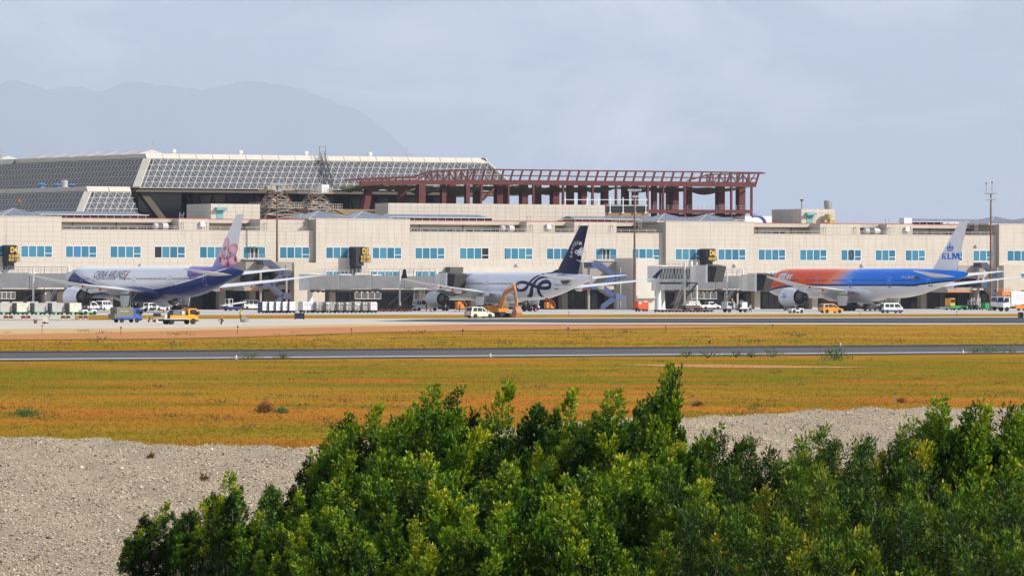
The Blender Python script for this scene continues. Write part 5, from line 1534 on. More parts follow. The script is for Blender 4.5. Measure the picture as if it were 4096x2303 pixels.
M_MAST = mat('brown_mast', (.17, .095, .055), .7, noise=.3, nscale=.8)
def light_mast(px, Y, py_top, label, m, aerials=False):
    zt = CAM_H - (py_top - 1151.5)*Y/FPX
    t = thing('light_mast', label, 'light mast', X_at(px, Y), 0, 'tall apron light masts')
    MB().bar((0, 0, 0), (0, 0, zt), .62, n=12, w2=.30).build('pole', m, t, 40)
    MB().bar((0, 0, 0), (0, 0, .12), 1.2, n=12).build('base_plate', M_DGREY, t)
    fr = MB()
    for z, r in ((zt - .05, 1.35), (zt - 1.4, 1.0)):
        fr.bar((-r, 0, z), (r, 0, z), .12); fr.bar((0, -.8, z), (0, .8, z), .12); fr.box(-.5, .5, -.5, .5, z - .08, z + .08)
    fr.build('crossarm', M_METAL, t)
    for z, xs in ((zt + .22, (-1.25, -.75, -.25, .3, .8, 1.3)), (zt - 1.15, (-.2, .4, .9))):
        for x in xs:
            l = MB().loft([[(x - .24, -.55, z - .16), (x + .2, -.55, z - .16), (x + .2, -.5, z + .2), (x - .24, -.5, z + .2)], [(x - .16, .05, z - .02), (x + .12, .05, z - .02), (x + .12, .05, z + .16), (x - .16, .05, z + .16)]]).build('floodlight', M_LGREY, t)
    if aerials:
        for x, hh in ((-1.0, 2.4), (.25, 2.6)): MB().bar((x, 0, zt), (x, 0, zt + hh), .1, n=5).box(x - .14, x + .14, -.14, .14, zt + hh - .4, zt + hh).build('obstruction_lamp', M_RUST, t)
    return t
light_mast(1108, 1287, 742, 'tall brown light mast behind the baggage train with an orange railing', M_MAST)
light_mast(2538, 1306, 764, 'tall light mast rising behind the warm white stair tower', M_MAST)
light_mast(3963, 1296, 772, 'tall light mast with two thin aerials behind the catering trucks', M_MAST, True)
t = thing('guard_railing', 'orange railing around the foot of the brown light mast', 'railing', X_at(1112, 1287))
for z in (.6, 1.15): MB().bar((-1.9, -1.2, z), (1.9, -1.2, z), .09).bar((-1.9, -1.2, z), (-1.9, 1.2, z), .09).bar((1.9, -1.2, z), (1.9, 1.2, z), .09).build('rail', M_ORANGE, t)
for x in (-1.9, -.6, .6, 1.9): MB().bar((x, -1.2, 0), (x, -1.2, 1.15), .09).build('post', M_ORANGE, t)
# ------------------------------------------------------------------ vehicles and ground equipment
M_GLASSV = mat('vehicle_glass', (.025, .03, .035), .08)
M_VW = mat('vehicle_white', (.74, .74, .72), .3, coat=.5)
M_VCREAM = mat('vehicle_cream', (.66, .60, .47), .35, coat=.4)
M_VY = mat('vehicle_yellow', (.72, .33, .012), .35, coat=.4)
M_VAMB = mat('vehicle_amber', (.78, .27, .008), .3, coat=.5)
M_VBLUE = mat('vehicle_blue', (.03, .10, .42), .35, coat=.4)
M_VNAVY = mat('vehicle_navy', (.03, .035, .16), .4)
M_VGREEN = mat('vehicle_green', (.02, .26, .07), .4)
M_VORG = mat('equipment_orange', (.60, .075, .012), .45, noise=.1, nscale=1)
M_DIGY = mat('excavator_yellow', (.56, .215, .022), .5, noise=.15, nscale=1.5)
M_LAMP = mat('headlamp', (.7, .7, .68), .15)
M_TAIL = mat('tail_lamp', (.35, .01, .01), .25)
M_CANV = mat('grey_canvas', (.17, .165, .12), .85, noise=.1, nscale=1)
M_CHASS = mat('chassis_black', (.025, .025, .027), .7)
def wheels4(t, xs, W, r, w=.22):
    for x in xs:
        for s in (-1, 1): wheel(t, x, s*(W/2 - w/2 + .01), r, r, w)
def glass_panel(t, poly, W, ins, name='side_window', m=None):
    """one window let into both flanks"""
    for s in (-1, 1):
        MB().loft([[(x, s*(W/2 - ins(z) + .004), z) for x, z in poly], [(x, s*(W/2 - ins(z) + .014), z) for x, z in poly]]).build(name, m or M_GLASSV, t)
def car(label, cat, px, py, rz, L, W, H, m, kind='suv', group=None, m2=None, name=None):
    p = gp(px, py)
    t = thing(name or {'van': 'van', 'suv': 'parked_car', 'mpv': 'minivan', 'pickup': 'pickup_truck'}[kind], label, cat, p, rz, group)
    h = L/2; r = .34 if kind != 'van' else .32
    belt = .58*H if kind in ('suv', 'mpv') else (.52*H if kind == 'van' else .6*H)
    if kind == 'suv':
        low = [(-h, .32), (-h - .02, .6), (-h + .06, belt), (h - 1.25, belt - .02), (h - .35, belt - .16), (h - .04, belt - .32), (h, .5), (h - .08, .3)]
        top = [(-h + .08, belt), (-h + .42, H - .06), (-h + .6, H), (h - 2.25, H), (h - 2.0, H - .05), (h - 1.2, belt - .01)]
        wins = [[(-h + .38, belt + .05), (-h + .58, H - .13), (-h + 1.25, H - .11), (-h + 1.2, belt + .05)], [(-h + 1.3, belt + .05), (-h + 1.34, H - .11), (-h + 2.15, H - .11), (-h + 2.2, belt + .05)], [(-h + 2.28, belt + .05), (-h + 2.24, H - .11), (h - 2.12, H - .12), (h - 1.48, belt + .05)]]
        wx = (-h + .85, h - .85)
    elif kind == 'mpv':
        low = [(-h, .3), (-h - .02, .62), (-h + .04, belt), (h - 1.0, belt - .02), (h - .25, belt - .2), (h, .5), (h - .06, .28)]
        top = [(-h + .05, belt), (-h + .24, H - .08), (-h + .5, H), (h - 2.2, H), (h - 1.9, H - .06), (h - .95, belt - .01)]
        wins = [[(-h + .3, belt + .06), (-h + .45, H - .15), (-h + 1.15, H - .12), (-h + 1.2, belt + .06)], [(-h + 1.28, belt + .06), (-h + 1.25, H - .12), (-h + 2.2, H - .12), (-h + 2.25, belt + .06)], [(-h + 2.33, belt + .06), (-h + 2.3, H - .12), (h - 2.0, H - .14), (h - 1.2, belt + .06)]]
        wx = (-h + .85, h - .8)
    elif kind == 'van':
        low = [(-h, .3), (-h, belt), (h - .12, belt), (h, .75), (h, .45), (h - .05, .28)]
        top = [(-h, belt), (-h + .12, H - .1), (-h + .3, H), (h - 1.15, H), (h - .95, H - .05), (h - .14, belt)]
        wins = [[(-h + .3, belt + .1), (-h + .36, H - .2), (-h + 1.25, H - .2), (-h + 1.25, belt + .1)], [(-h + 1.38, belt + .1), (-h + 1.38, H - .2), (-h + 2.3, H - .2), (-h + 2.3, belt + .1)], [(-h + 2.5, belt + .1), (-h + 2.5, H - .2), (h - 1.0, H - .22), (h - .42, belt + .1)]]
        wx = (-h + .75, h - .7)
    else:
        low = [(-h, .42), (-h, belt), (h - 1.2, belt), (h - .3, belt - .12), (h, belt - .3), (h, .45)]
        top = [(-h + 1.75, belt), (-h + 1.95, H), (h - 2.1, H), (h - 1.9, H - .05), (h - 1.15, belt)]
        wins = [[(-h + 1.9, belt + .06), (-h + 2.05, H - .12), (-h + 2.6, H - .12), (-h + 2.6, belt + .06)], [(-h + 2.7, belt + .06), (-h + 2.7, H - .12), (h - 2.05, H - .13), (h - 1.45, belt + .06)]]
        wx = (-h + .95, h - .85)
    bo = MB().prism(low, -W/2, W/2).build('body', m, t, 30)
    ti = .17
    ins = lambda z: ti*max(0, (z - belt))/(H - belt)
    MB().prism(top, -W/2, W/2, [ins(z) for x, z in top]).build('cabin', m, t, 30)
    for q in wins: glass_panel(t, q, W, ins)
    # windscreen and back window
    a, b = top[-1], top[-2]
    for (x0, z0), (x1, z1), sg in (((a[0], a[1]), (b[0], b[1]), 1), ((top[0][0], top[0][1]), (top[1][0], top[1][1]), -1)):
        X0, Z0, X1, Z1 = x0 + (x1 - x0)*.12 + .012*sg, z0 + (z1 - z0)*.12 + .012, x0 + (x1 - x0)*.92 + .012*sg, z0 + (z1 - z0)*.92 + .012
        MB().add([(X0, -W/2 + .12, Z0), (X0, W/2 - .12, Z0), (X1, W/2 - .26, Z1), (X1, -W/2 + .26, Z1)], [(0, 1, 2, 3)]).build('windscreen' if sg > 0 else 'back_window', M_GLASSV, t)
    if m2: MB().prism([(-h - .015, .3), (-h - .015, .62), (h + .012, .62), (h + .012, .3)], -W/2 - .012, W/2 + .012).build('lower_band', m2, t)
    MB().box(-h - .06, -h + .2, -W/2 + .05, W/2 - .05, .3, .5).build('bumper', m2 or M_DGREY, t); MB().box(h - .2, h + .05, -W/2 + .05, W/2 - .05, .3, .48).build('bumper', m2 or m, t)
    for s in (-1, 1):
        MB().box(h - .12, h + .015, s*(W/2 - .2) - .16, s*(W/2 - .2) + .16, .6, .76).build('headlight', M_LAMP, t); MB().box(-h - .03, -h + .05, s*(W/2 - .12) - .08, s*(W/2 - .12) + .08, belt - .35, belt).build('tail_light', M_TAIL, t)
        MB().box(h - 1.35, h - 1.2, s*(W/2 + .1) - .1, s*(W/2 + .1) + .1, belt + .02, belt + .2).build('wing_mirror', m, t)
    wheels4(t, wx, W, r)
    for x in wx: MB().lathe([(-W/2 - .006, r + .06), (-W/2 + .05, r + .06)], (x, 0, r), 'y', 18).build('wheel_arch', M_CHASS, t)
    if kind == 'van': wheel(t, -h - .12, .25, .95, .3, .2, 'spare_wheel').rotation_euler = (0, 0, R(90))
    if kind == 'pickup': MB().box(-h + .1, -h + 1.7, -W/2 + .12, W/2 - .12, belt - .02, belt + .01).build('load_bed', M_CHASS, t)
    return t
FR, FL = RWY, RWY + PI        # facing along the taxiway: to the right or to the left of the picture
car('white estate car with roof rails on the taxiway edge', 'car', 1918, 1273, FR, 4.5, 1.7, 1.78, M_VCREAM, 'suv', name='white_estate_car')
car('bright amber minivan parked under the orange nosed airliner', 'minivan', 3323, 1252, FR - .12, 4.5, 1.75, 1.8, M_VAMB, 'mpv')
car('white van with navy lower half and a spare wheel behind', 'van', 3565, 1252, FR - .12, 4.4, 1.7, 1.95, M_VW, 'van', m2=M_VNAVY)
car('white van behind the green container tug', 'van', 352, 1245, FR, 4.4, 1.7, 2.0, M_VW, 'van', m2=M_VNAVY, group='vans around the stands')
car('white van parked in shade under the indigo fuselage', 'van', 416, 1241, FR + .5, 4.4, 1.7, 2.0, M_VW, 'van', group='vans around the stands')
car('white pickup by the raised bridge legs', 'pickup truck', 2838, 1238, FR - .1, 5.0, 1.75, 1.75, M_VW, 'pickup')
car('dark car half hidden behind the white and navy van', 'car', 3490, 1243, FR, 4.4, 1.7, 1.5, mat('dark_blue_car', (.03, .035, .05), .25, coat=.5), 'suv')
car('white crew van parked behind the loader by the gate', 'van', 1003, 1238, FR, 4.6, 1.75, 2.1, M_VW, 'van', group='vans around the stands')
car('white car in the shade under the indigo belly, nearer the gear', 'car', 640, 1242, FR + .3, 4.4, 1.7, 1.6, M_VW, 'suv')
car('white car in the shade under the indigo belly, beside the tow truck', 'car', 607, 1242, FR + .3, 4.4, 1.7, 1.6, M_VW, 'suv')
car('dark car with bright windscreen parked under the concourse, nearer the gate block', 'car', 1335, 1238, FL + .9, 4.4, 1.7, 1.5, mat('dark_blue_car', (.03, .035, .05)), 'suv')
car('dark car with bright windscreen parked under the concourse, nearer the louvres', 'car', 1390, 1238, FL + .9, 4.4, 1.7, 1.5, mat('dark_blue_car', (.03, .035, .05)), 'suv')
car('white minibus behind the silver engine nacelle', 'van', 1700, 1243, FR - .2, 5.0, 1.85, 2.3, M_VW, 'van', group='vans around the stands')

def truck_cab(t, x0, L, W, zb, zt, m, glass_front=True):
    """forward-control cab whose nose is at x0 + L"""
    x1 = x0 + L
    prof = [(x0, zb), (x0, zt), (x1 - .38, zt), (x1 - .22, zt - .08), (x1 - .02, zb + (zt - zb)*.48), (x1, zb + .1), (x1 - .05, zb)]
    c = MB().prism(prof, -W/2, W/2).build('cab', m, t, 30)
    zm = zb + (zt - zb)*.50
    for s in (-1, 1): MB().prism([(x0 + .25, zm), (x0 + .28, zt - .16), (x1 - .42, zt - .16), (x1 - .12, zm + .05), (x1 - .2, zm - .12)], s*(W/2 + .008) - .006, s*(W/2 + .008) + .006).build('side_window', M_GLASSV, c)
    MB().add([(x1 - .025 + .014, -W/2 + .1, zm), (x1 - .025 + .014, W/2 - .1, zm), (x1 - .2, W/2 - .14, zt - .14), (x1 - .2, -W/2 + .14, zt - .14)], [(0, 1, 2, 3)]).build('windscreen', M_GLASSV, c)
    for s in (-1, 1):
        MB().box(x1 - .02, x1 + .02, s*(W/2 - .25) - .16, s*(W/2 - .25) + .16, zb + .12, zb + .34).build('headlight', M_LAMP, c); MB().box(x1 - .2, x1 + .02, s*(W/2 + .17) - .09, s*(W/2 + .17) + .09, zm - .05, zm + .4).build('wing_mirror', M_CHASS, c)
    MB().box(x1 - .1, x1 + .05, -W/2 + .04, W/2 - .04, zb - .2, zb + .06).build('bumper', M_CHASS, c)
    return c
# yellow works truck with black tank
t = thing('works_truck', 'yellow flatbed works truck carrying a black tank', 'truck', gp(712, 1297), FR, None); t.scale = (.93, .93, .93)
truck_cab(t, 1.15, 1.65, 1.75, .62, 2.2, M_VY)
MB().box(-3.0, 1.1, -.42, .42, .45, .68).build('chassis', M_CHASS, t); MB().box(-2.9, 1.1, -.95, .95, .7, .82).build('load_bed', M_LGREY, t)
for s in (-1, 1): MB().box(-1.9, 1.1, s*.93 - .03, s*.93 + .03, .83, 1.25).build('drop_side', M_VY, t)
MB().prism([(-1.3, .83), (-1.3, 1.5), (-1.0, 1.98), (.6, 2.05), (.9, 1.9), (.9, .83)], -.75, .75, [0, 0, .25, .25, .15, 0]).build('tank', mat('black_tank', (.02, .018, .022), .35), t, 40)
MB().box(.1, .6, -.77, -.755, 1.3, 1.85).build('tank_label', M_LGREY, t); MB().box(-2.5, -2.1, -.5, .1, .83, 1.3).build('crate', M_VCREAM, t)
MB().box(-4.2, -2.9, -.9, .9, .78, .84).build('tail_lift', M_LGREY, t)
for x in (1.35, 1.6): MB().bar((x, .4, 2.2), (x, .4, 2.42), .12, n=8).build('beacon', M_VORG, t)
wheels4(t, (-1.55, 1.95), 1.8, .42, .26)
for s in (-1, 1): wheel(t, -1.55, s*.52, .42, .42, .24)
# blue truck with grey canvas
t = thing('canvas_truck', 'small blue truck under a grey canvas cover', 'truck', gp(505, 1290), FR)
truck_cab(t, .75, 1.25, 1.6, .5, 1.95, M_VBLUE)
MB().box(-2.0, .7, -.8, .8, .5, .78).build('load_bed', M_VBLUE, t); MB().box(-1.9, .75, -.5, .5, .36, .5).build('chassis', M_CHASS, t)
MB().prism([(-2.0, .79), (-2.0, 2.0), (-1.8, 2.1), (.55, 2.1), (.68, 2.0), (.68, .79)], -.8, .8, [0, .03, .12, .12, .03, 0]).build('canvas', M_CANV, t)
tp = text_poly('REFUELS', .26, -1.5, 1.45, 0, sx=1.4); mm = MB(); mm.v = [(v[0], -.785, v[1]) for v in tp[0]]; mm.f = tp[1]; mm.build('lettering', mat('pale_print', (.55, .55, .5), .6), t)
MB().box(-2.35, -2.05, -.8, .8, .55, 1.2).build('tailgate', M_CANV, t)
for x in (-.4, .6): MB().bar((x, 0, 2.1), (x, 0, 2.35), .06).build('roof_post', M_LGREY, t)
wheels4(t, (-1.15, 1.25), 1.6, .33, .2)

# tugs
def tug(label, px, py, rz, m, m2, driver=False, L=3.0, group='baggage tugs', cab=False):
    t = thing('baggage_tug', label, 'tug', gp(px, py), rz, group)
    h = L/2
    MB().prism([(-h, .35), (-h, .9), (-h + 1.0, .92), (-h + 1.1, .62), (h - 1.25, .62), (h - 1.1, 1.0), (h - .2, .9), (h, .75), (h, .35)], -.65, .65).build('body', m, t, 30)
    MB().prism([(-h - .02, .3), (-h - .02, .5), (h + .02, .5), (h + .02, .3)], -.67, .67).build('skirt', m2, t)
    MB().box(-h + 1.12, -h + 1.55, -.5, .5, .63, .8).box(-h + 1.02, -h + 1.14, -.5, .5, .8, 1.25).build('seat', M_CHASS, t)
    MB().bar((h - 1.3, .2, .95), (h - 1.5, .2, 1.12), .3, n=10, w2=.3).build('steering_wheel', M_CHASS, t)
    if cab:
        k = MB()
        for x in (-h + .95, h - 1.0):
            for s in (-.58, .58): k.bar((x, s, .9), (x + .08, s, 1.95), .08)
        k.box(-h + .85, h - .8, -.66, .66, 1.95, 2.05); k.build('canopy', m, t)
        MB().add([(h - 1.02, -.55, 1.0), (h - 1.02, .55, 1.0), (h - .94, .55, 1.9), (h - .94, -.55, 1.9)], [(0, 1, 2, 3)]).build('windscreen', M_GLASSV, t)
    for s in (-1, 1): MB().box(h - .02, h + .03, s*.4 - .1, s*.4 + .1, .6, .76).build('headlight', M_LAMP, t)
    wheels4(t, (-h + .6, h - .55), 1.4, .36, .26)
    return t
tug('white and green tug at the head of the container train', 352, 1259, FR, M_VW, M_VGREEN)
tug('white tug with a seated driver under the orange nose', 3183, 1252, FR, mat('tug_grey', (.55, .54, .50), .5), mat('tug_grey', (.55, .54, .5)))
tug('white and navy cabbed tow tractor beneath the indigo fuselage', 552, 1246, FR, M_VW, M_VNAVY, cab=True, L=3.8)
tug('white and navy cabbed tow tractor beside the silver gear wheels', 2125, 1240, FR, M_VW, M_VNAVY, cab=True, L=3.6)
tug('green tug by the yellow pallet loader', 3848, 1240, FR - .9, M_VGREEN, M_VGREEN, cab=False, L=2.4)

# dollies with containers
def dolly(label, p, rz, L, W, m, z=.5, group='container dollies'):
    t = thing('dolly', label, 'dolly', p, rz, group)
    MB().box(-L/2, L/2, -W/2, W/2, z - .12, z).build('deck', m, t)
    for x in (-L*.32, L*.32):
        MB().bar((x, -W/2 + .1, .2), (x, W/2 - .1, .2), .08).build('axle', M_CHASS, t)
        for s in (-1, 1): wheel(t, x, s*(W/2 - .15), .21, .21, .14)
        MB().box(x - .1, x + .1, -W/2 + .2, W/2 - .2, .22, z - .12).build('bracket', M_CHASS, t)
    MB().bar((L/2, 0, z - .1), (L/2 + .8, 0, .3), .07).build('tow_bar', M_CHASS, t)
    return t
ORD = ['first', 'second', 'third', 'fourth', 'fifth', 'sixth', 'seventh', 'eighth', 'ninth', 'tenth', 'eleventh']
rdir = Vector((math.cos(RWY), math.sin(RWY), 0))
M_CGRY = [mat('container_grey_%d' % i, c, .5, noise=.08, nscale=1) for i, c in enumerate(((.44, .42, .38), (.62, .58, .47), (.40, .39, .36), (.43, .42, .40), (.66, .62, .50)))]
for i, pc in enumerate((15, 82, 153, 223, 293)):
    p = gp(pc, 1258.6)
    dolly('green railed dolly, %s from the green tug' % ORD[4 - i], p, RWY, 2.7, 1.6, M_VGREEN)
    c = thing('baggage_container', 'pale baggage container with a dark end, %s from the green tug' % ORD[4 - i], 'container', p + Vector((0, 0, .505)), RWY, 'containers on the green dollies')
    MB().box(-1.2, 1.2, -.75, .75, 0, 1.55).build('shell', M_CGRY[i], c)
    MB().box(-1.225, -1.203, -.74, .74, .02, 1.53).build('end_door', mat('container_end', (.13, .115, .11), .6), c)
    for x in (-1.18, 1.18): MB().prism([(x - .14, 0), (x + .14, 0), (x + (.14 if x > 0 else -.14), .32)], -.78, -.756).build('corner_gusset', M_VGREEN, c)
    MB().box(-.45, .45, -.757, -.752, 1.1, 1.17).build('stencil', mat('faded_green_print', (.25, .36, .24), .6), c)
for i, pc in enumerate((20, 62, 122, 196)):
    p = gp(pc, 1253)
    c = thing('baggage_container', 'grey baggage container standing behind the green dollies, %s from the picture edge' % ORD[i], 'container', p, RWY, 'containers behind the green dollies')
    MB().box(-1.2, 1.2, -.75, .75, .5, 2.15).build('shell', M_CGRY[2 if i % 2 else 3], c); MB().box(-1.225, -1.203, -.74, .74, .52, 2.13).build('end_door', mat('container_end', (.13, .115, .11)), c)
    MB().box(-1.2, 1.2, -.8, .8, .38, .498).box(-1.0, -.8, -.7, .7, 0, .38).box(.8, 1.0, -.7, .7, 0, .38).build('stand', M_CHASS, c)
    MB().box(-.3, .75, -.757, -.752, 1.65, 1.9).build('stencil', M_VW, c)
# navy and white containers, then wrapped pallets on a long dolly train
g = NT('shrink_wrap'); n_ = g.noise(g.coord('Object'), 2.6, 5, .75)
g.l(g.ramp(n_, [(.40, (.10, .08, .07)), (.52, (.28, .25, .235)), (.66, (.72, .71, .70))]), g.b.inputs['Base Color']); g.b.inputs['Roughness'].default_value = .3; g.bump(n_, .6, .2)
M_WRAP = g.m
for i in range(5):
    p = gp(1052 + 27*i, 1252)
    if i == 4: p = gp(1160, 1252)
    dolly('low black dolly under a navy and white container, %s in the train' % ORD[i], p, RWY, 1.55, 1.6, M_CHASS, group='train of loaded dollies')
    c = thing('baggage_container', 'navy ended white container, %s in the long train' % ORD[i], 'container', p + Vector((0, 0, .505)), RWY, 'navy and white containers')
    MB().prism([(-.62, 0), (-.62, 1.62), (.62, 1.62), (.62, 0)], -.78, .78).build('shell', M_VW, c); MB().box(-.66, -.622, -.77, .77, .03, 1.6).build('end_panel', M_VNAVY, c)
    MB().box(-.1, .4, -.79, -.782, .3, .7).build('stencil', M_LGREY, c)
random.seed(5)
for i, (a, b, hh, wrap) in enumerate(((1196, 1252, 1.62, 0), (1252, 1290, 1.55, 1), (1290, 1342, 1.55, 1), (1342, 1372, 1.5, 1), (1372, 1408, 1.52, 1), (1406, 1440, 1.65, 0), (1440, 1470, 1.55, 1), (1470, 1503, 1.55, 0))):
    pc = (a + b)/2; p = gp(pc, 1251.5); L = (b - a)/21.4/.8*.78
    dolly('low black dolly under a pallet load, %s after the containers' % ORD[i], p, RWY, L, 1.6, M_CHASS, group='train of loaded dollies')
    c = thing('pallet_load', '%s, %s pallet after the navy containers' % (('silver shrink-wrapped cargo pallet' if wrap else 'white covered cargo pallet'), ORD[i]), 'cargo pallet', p + Vector((0, 0, .505)), RWY, 'pallet loads in the long train')
    bm = bmesh.new(); bmesh.ops.create_grid(bm, x_segments=1, y_segments=1, size=.5); bm.free()
    n = 9; rings = []
    for k in range(7):
        z = hh*k/6; ring = []
        for q in range(4*n):
            s = q // n; f = (q % n)/n*2 - 1
            x, y = [(f, -1), (1, f), (-f, 1), (-1, -f)][s]
            j = (.05 if wrap else .015)*random.uniform(-1, 1)
            e = 1 - (.10 if k == 6 else 0)
            ring.append((x*L/2*e + j, y*.78*e + j, z + (random.uniform(-.05, .05) if k == 6 else 0)))
        rings.append(ring)
    MB().loft(rings).build('wrapped_cargo', M_WRAP if wrap or i == 5 else mat('pallet_cover', (.58, .57, .56), .6, noise=.15, nscale=2), c, 40)
    MB().box(-L/2, L/2, -.8, .8, .002, .05).build('pallet', M_METAL, c)
    if i in (0, 5, 7): MB().box(-L*.3, L*.3, -.815, -.80, hh*.55, hh*.85).build('stencil', M_LGREY, c)
M_DRED = mat('dark_red_deck', (.22, .035, .03), .6, noise=.2, nscale=2)
for i in range(5): dolly('empty dark red dolly behind the bridge brace, %s from the pallets' % ORD[i], gp(1522 + 27*i, 1247), RWY, 1.4, 1.5, M_DRED, group='empty red dollies')
for i in range(8): dolly('empty dark red dolly in the row by the raised bridge, %s from the orange unit' % ORD[i], gp(2636 + 28*i, 1248.5), RWY, 1.5, 1.5, M_DRED, group='empty red dollies')

# excavator
t = thing('excavator', 'yellow tracked excavator with its bucket resting on the grass', 'excavator', gp(1994, 1271), R(-46)); t.scale = (.93, .93, .93)
for s in (-1, 1):
    tr = MB().prism([(-1.9, .35), (-1.65, .08), (1.65, .08), (1.9, .35), (1.9, .6), (1.65, .85), (-1.65, .85), (-1.9, .6)], s*1.05 - .28, s*1.05 + .28).build('track', M_CHASS, t)
MB().box(-1.0, 1.0, -.75, .75, .5, 1.0).build('undercarriage', M_CHASS, t)
MB().prism([(-2.3, 1.02), (-2.4, 1.9), (-2.1, 2.1), (-.2, 2.1), (-.2, 1.75), (1.3, 1.6), (1.3, 1.02)], -1.2, 1.2).build('upper_body', M_DIGY, t)
MB().prism([(-2.42, 1.0), (-2.5, 1.8), (-1.9, 1.8), (-1.9, 1.0)], -1.22, 1.22).build('counterweight', M_CHASS, t)
cb_ = MB().prism([(-.3, 1.62), (-.3, 2.85), (.9, 2.85), (1.25, 2.2), (1.25, 1.62)], .15, 1.15).build('cab', M_DIGY, t)
MB().add([(1.0, .22, 2.72), (1.0, 1.08, 2.72), (1.28, 1.08, 2.15), (1.28, .22, 2.15)], [(0, 1, 2, 3)]).build('windscreen', mat('green_glass', (.10, .16, .14), .1), cb_)
MB().box(1.255, 1.275, .22, 1.08, 1.7, 2.1).build('lower_window', mat('green_glass', (.10, .16, .14)), cb_); MB().prism([(-.15, 2.0), (-.15, 2.7), (.8, 2.7), (1.05, 2.2), (1.05, 2.0)], .13, .146).build('side_window', mat('green_glass', (.1, .16, .14)), cb_)
bm_ = MB().prism([(.6, 1.5), (.45, 2.0), (1.55, 4.35), (1.95, 4.6), (4.0, 5.35), (4.2, 5.0), (2.2, 4.05), (1.2, 1.6)], -.42, -.06).build('boom', M_DIGY, t)
MB().prism([(3.75, 5.75), (4.25, 5.5), (4.85, 2.2), (4.55, 2.0), (4.0, 4.3)], -.4, -.08).build('dipper_arm', M_DIGY, t)
MB().bar((1.1, -.5, 2.0), (2.3, -.5, 4.5), .16, n=8).bar((2.2, -.24, 4.9), (3.75, -.24, 5.75), .16, n=8).bar((4.35, -.24, 5.0), (4.95, -.24, 2.6), .14, n=8).build('hydraulic_ram', M_METAL, t)
MB().prism([(4.5, 2.0), (4.3, 1.2), (3.9, .5), (4.0, .12), (5.1, .1), (5.35, .9), (5.0, 1.9)], -.85, .45).build('bucket', mat('worn_bucket', (.38, .19, .09), .6, noise=.3, nscale=2), t)

# orange ground power unit by the stair tower
t = thing('ground_power_unit', 'orange ground power unit on small wheels beside the white tower', 'power unit', gp(2566, 1246), RWY - .1)
MB().prism([(-1.35, .9), (-1.35, 2.1), (1.1, 2.2), (1.2, 2.0), (1.2, .5), (-.9, .5)], -.75, .75).build('housing', M_VORG, t)
MB().box(-1.1, -.5, -.76, -.752, 1.5, 2.0).build('control_panel', M_LGREY, t); MB().box(.0, 1.0, -.76, -.752, 1.95, 2.1).build('stencil', M_VW, t)
MB().box(-1.2, 1.2, -.6, .6, .3, .5).build('chassis', M_CHASS, t); wheels4(t, (-.85, .85), 1.3, .26, .18)
for i, (px, py, k, lb) in enumerate(((1843, 1240, .9, 'orange tow-up steps behind the silver engine'), (2198, 1238, .8, 'orange steps near the silver airliner tail'))):
    t = thing('access_steps', lb, 'steps', gp(px, py), RWY, 'orange access steps')
    MB().prism([(-1.1, .3), (-1.1, 1.7*k + .3), (-.5, 1.7*k + .3), (1.1, .3)], -.5, .5).build('stair_body', M_ORANGE, t)
    r = MB()
    for s in (-.5, .5): r.bar((-1.1, s, 2.0), (-1.1, s, 2.9), .07).bar((-.5, s, 2.0), (-.5, s, 2.9), .07).bar((-1.1, s, 2.9), (-.5, s, 2.9), .07).bar((-.5, s, 2.9), (1.1, s, 1.3), .07).bar((1.1, s, .4), (1.1, s, 1.3), .07)
    r.build('handrail', M_ORANGE, t); wheels4(t, (-.8, .8), 1.0, .2, .12)
# hydrant cart, belt loader, lifting platform, forklifts
t = thing('hydrant_truck', 'grey service truck with pumps and an orange beacon by the bridge', 'service truck', gp(2945, 1249), RWY - .05)
truck_cab(t, -2.9, 1.2, 1.8, .7, 2.1, mat('cab_grey', (.42, .44, .42), .5))
MB().box(-1.7, 2.6, -.8, .8, .55, .75).build('chassis', M_CHASS, t); MB().box(.9, 2.1, -.82, -.2, .8, 2.0).build('white_cabinet', M_VW, t); MB().box(.2, 3.0, -.95, -.85, .72, .95).build('warning_bar', M_VW, t)
for x, h2 in ((-1.3, 1.9), (-.8, 2.1), (-.3, 1.8), (.3, 1.6)): MB().lathe([(.75, .22), (h2, .22), (h2 + .08, .1)], (x, random.uniform(-.3, .3), 0), 'z', 12).build('pump', M_METAL if x > -1 else M_CHASS, t, 40)
MB().lathe([(-.12, .75), (.12, .75)], (1.5, .3, 1.7), 'y', 20).build('hose_reel', M_DGREY, t); MB().bar((-1.0, 0, 2.1), (-1.0, 0, 2.75), .32, n=10).build('beacon', M_ORANGE, t); MB().bar((-2.6, .2, 2.1), (-2.6, .2, 4.0), .06).build('whip_aerial', M_METAL, t)
wheels4(t, (-2.2, 1.6), 1.8, .42, .26)
t = thing('belt_loader', 'white and navy belt loader parked by the slate blue stair', 'belt loader', gp(935, 1243), RWY + .1)
MB().box(-2.2, 2.0, -.8, .8, .4, .9).build('body', M_VNAVY, t); MB().prism([(-3.2, .95), (-3.2, 1.2), (3.0, 1.95), (3.0, 1.7)], -.45, .45).build('belt', M_LGREY, t)
MB().box(-2.0, -.9, -.75, .2, .9, 1.1).build('platform', M_VW, t); k = MB(); [k.bar((x, y, .9), (x, y, 2.4), .08) for x in (-2.0, -.9) for y in (-.75, .2)]; k.box(-2.05, -.85, -.8, .25, 2.4, 2.48); k.build('cab_frame', M_VW, t); wheels4(t, (-1.5, 1.4), 1.7, .38, .24)
t = thing('pallet_loader', 'yellow topped pallet loader behind the green tug', 'loader', gp(3812, 1240), RWY)
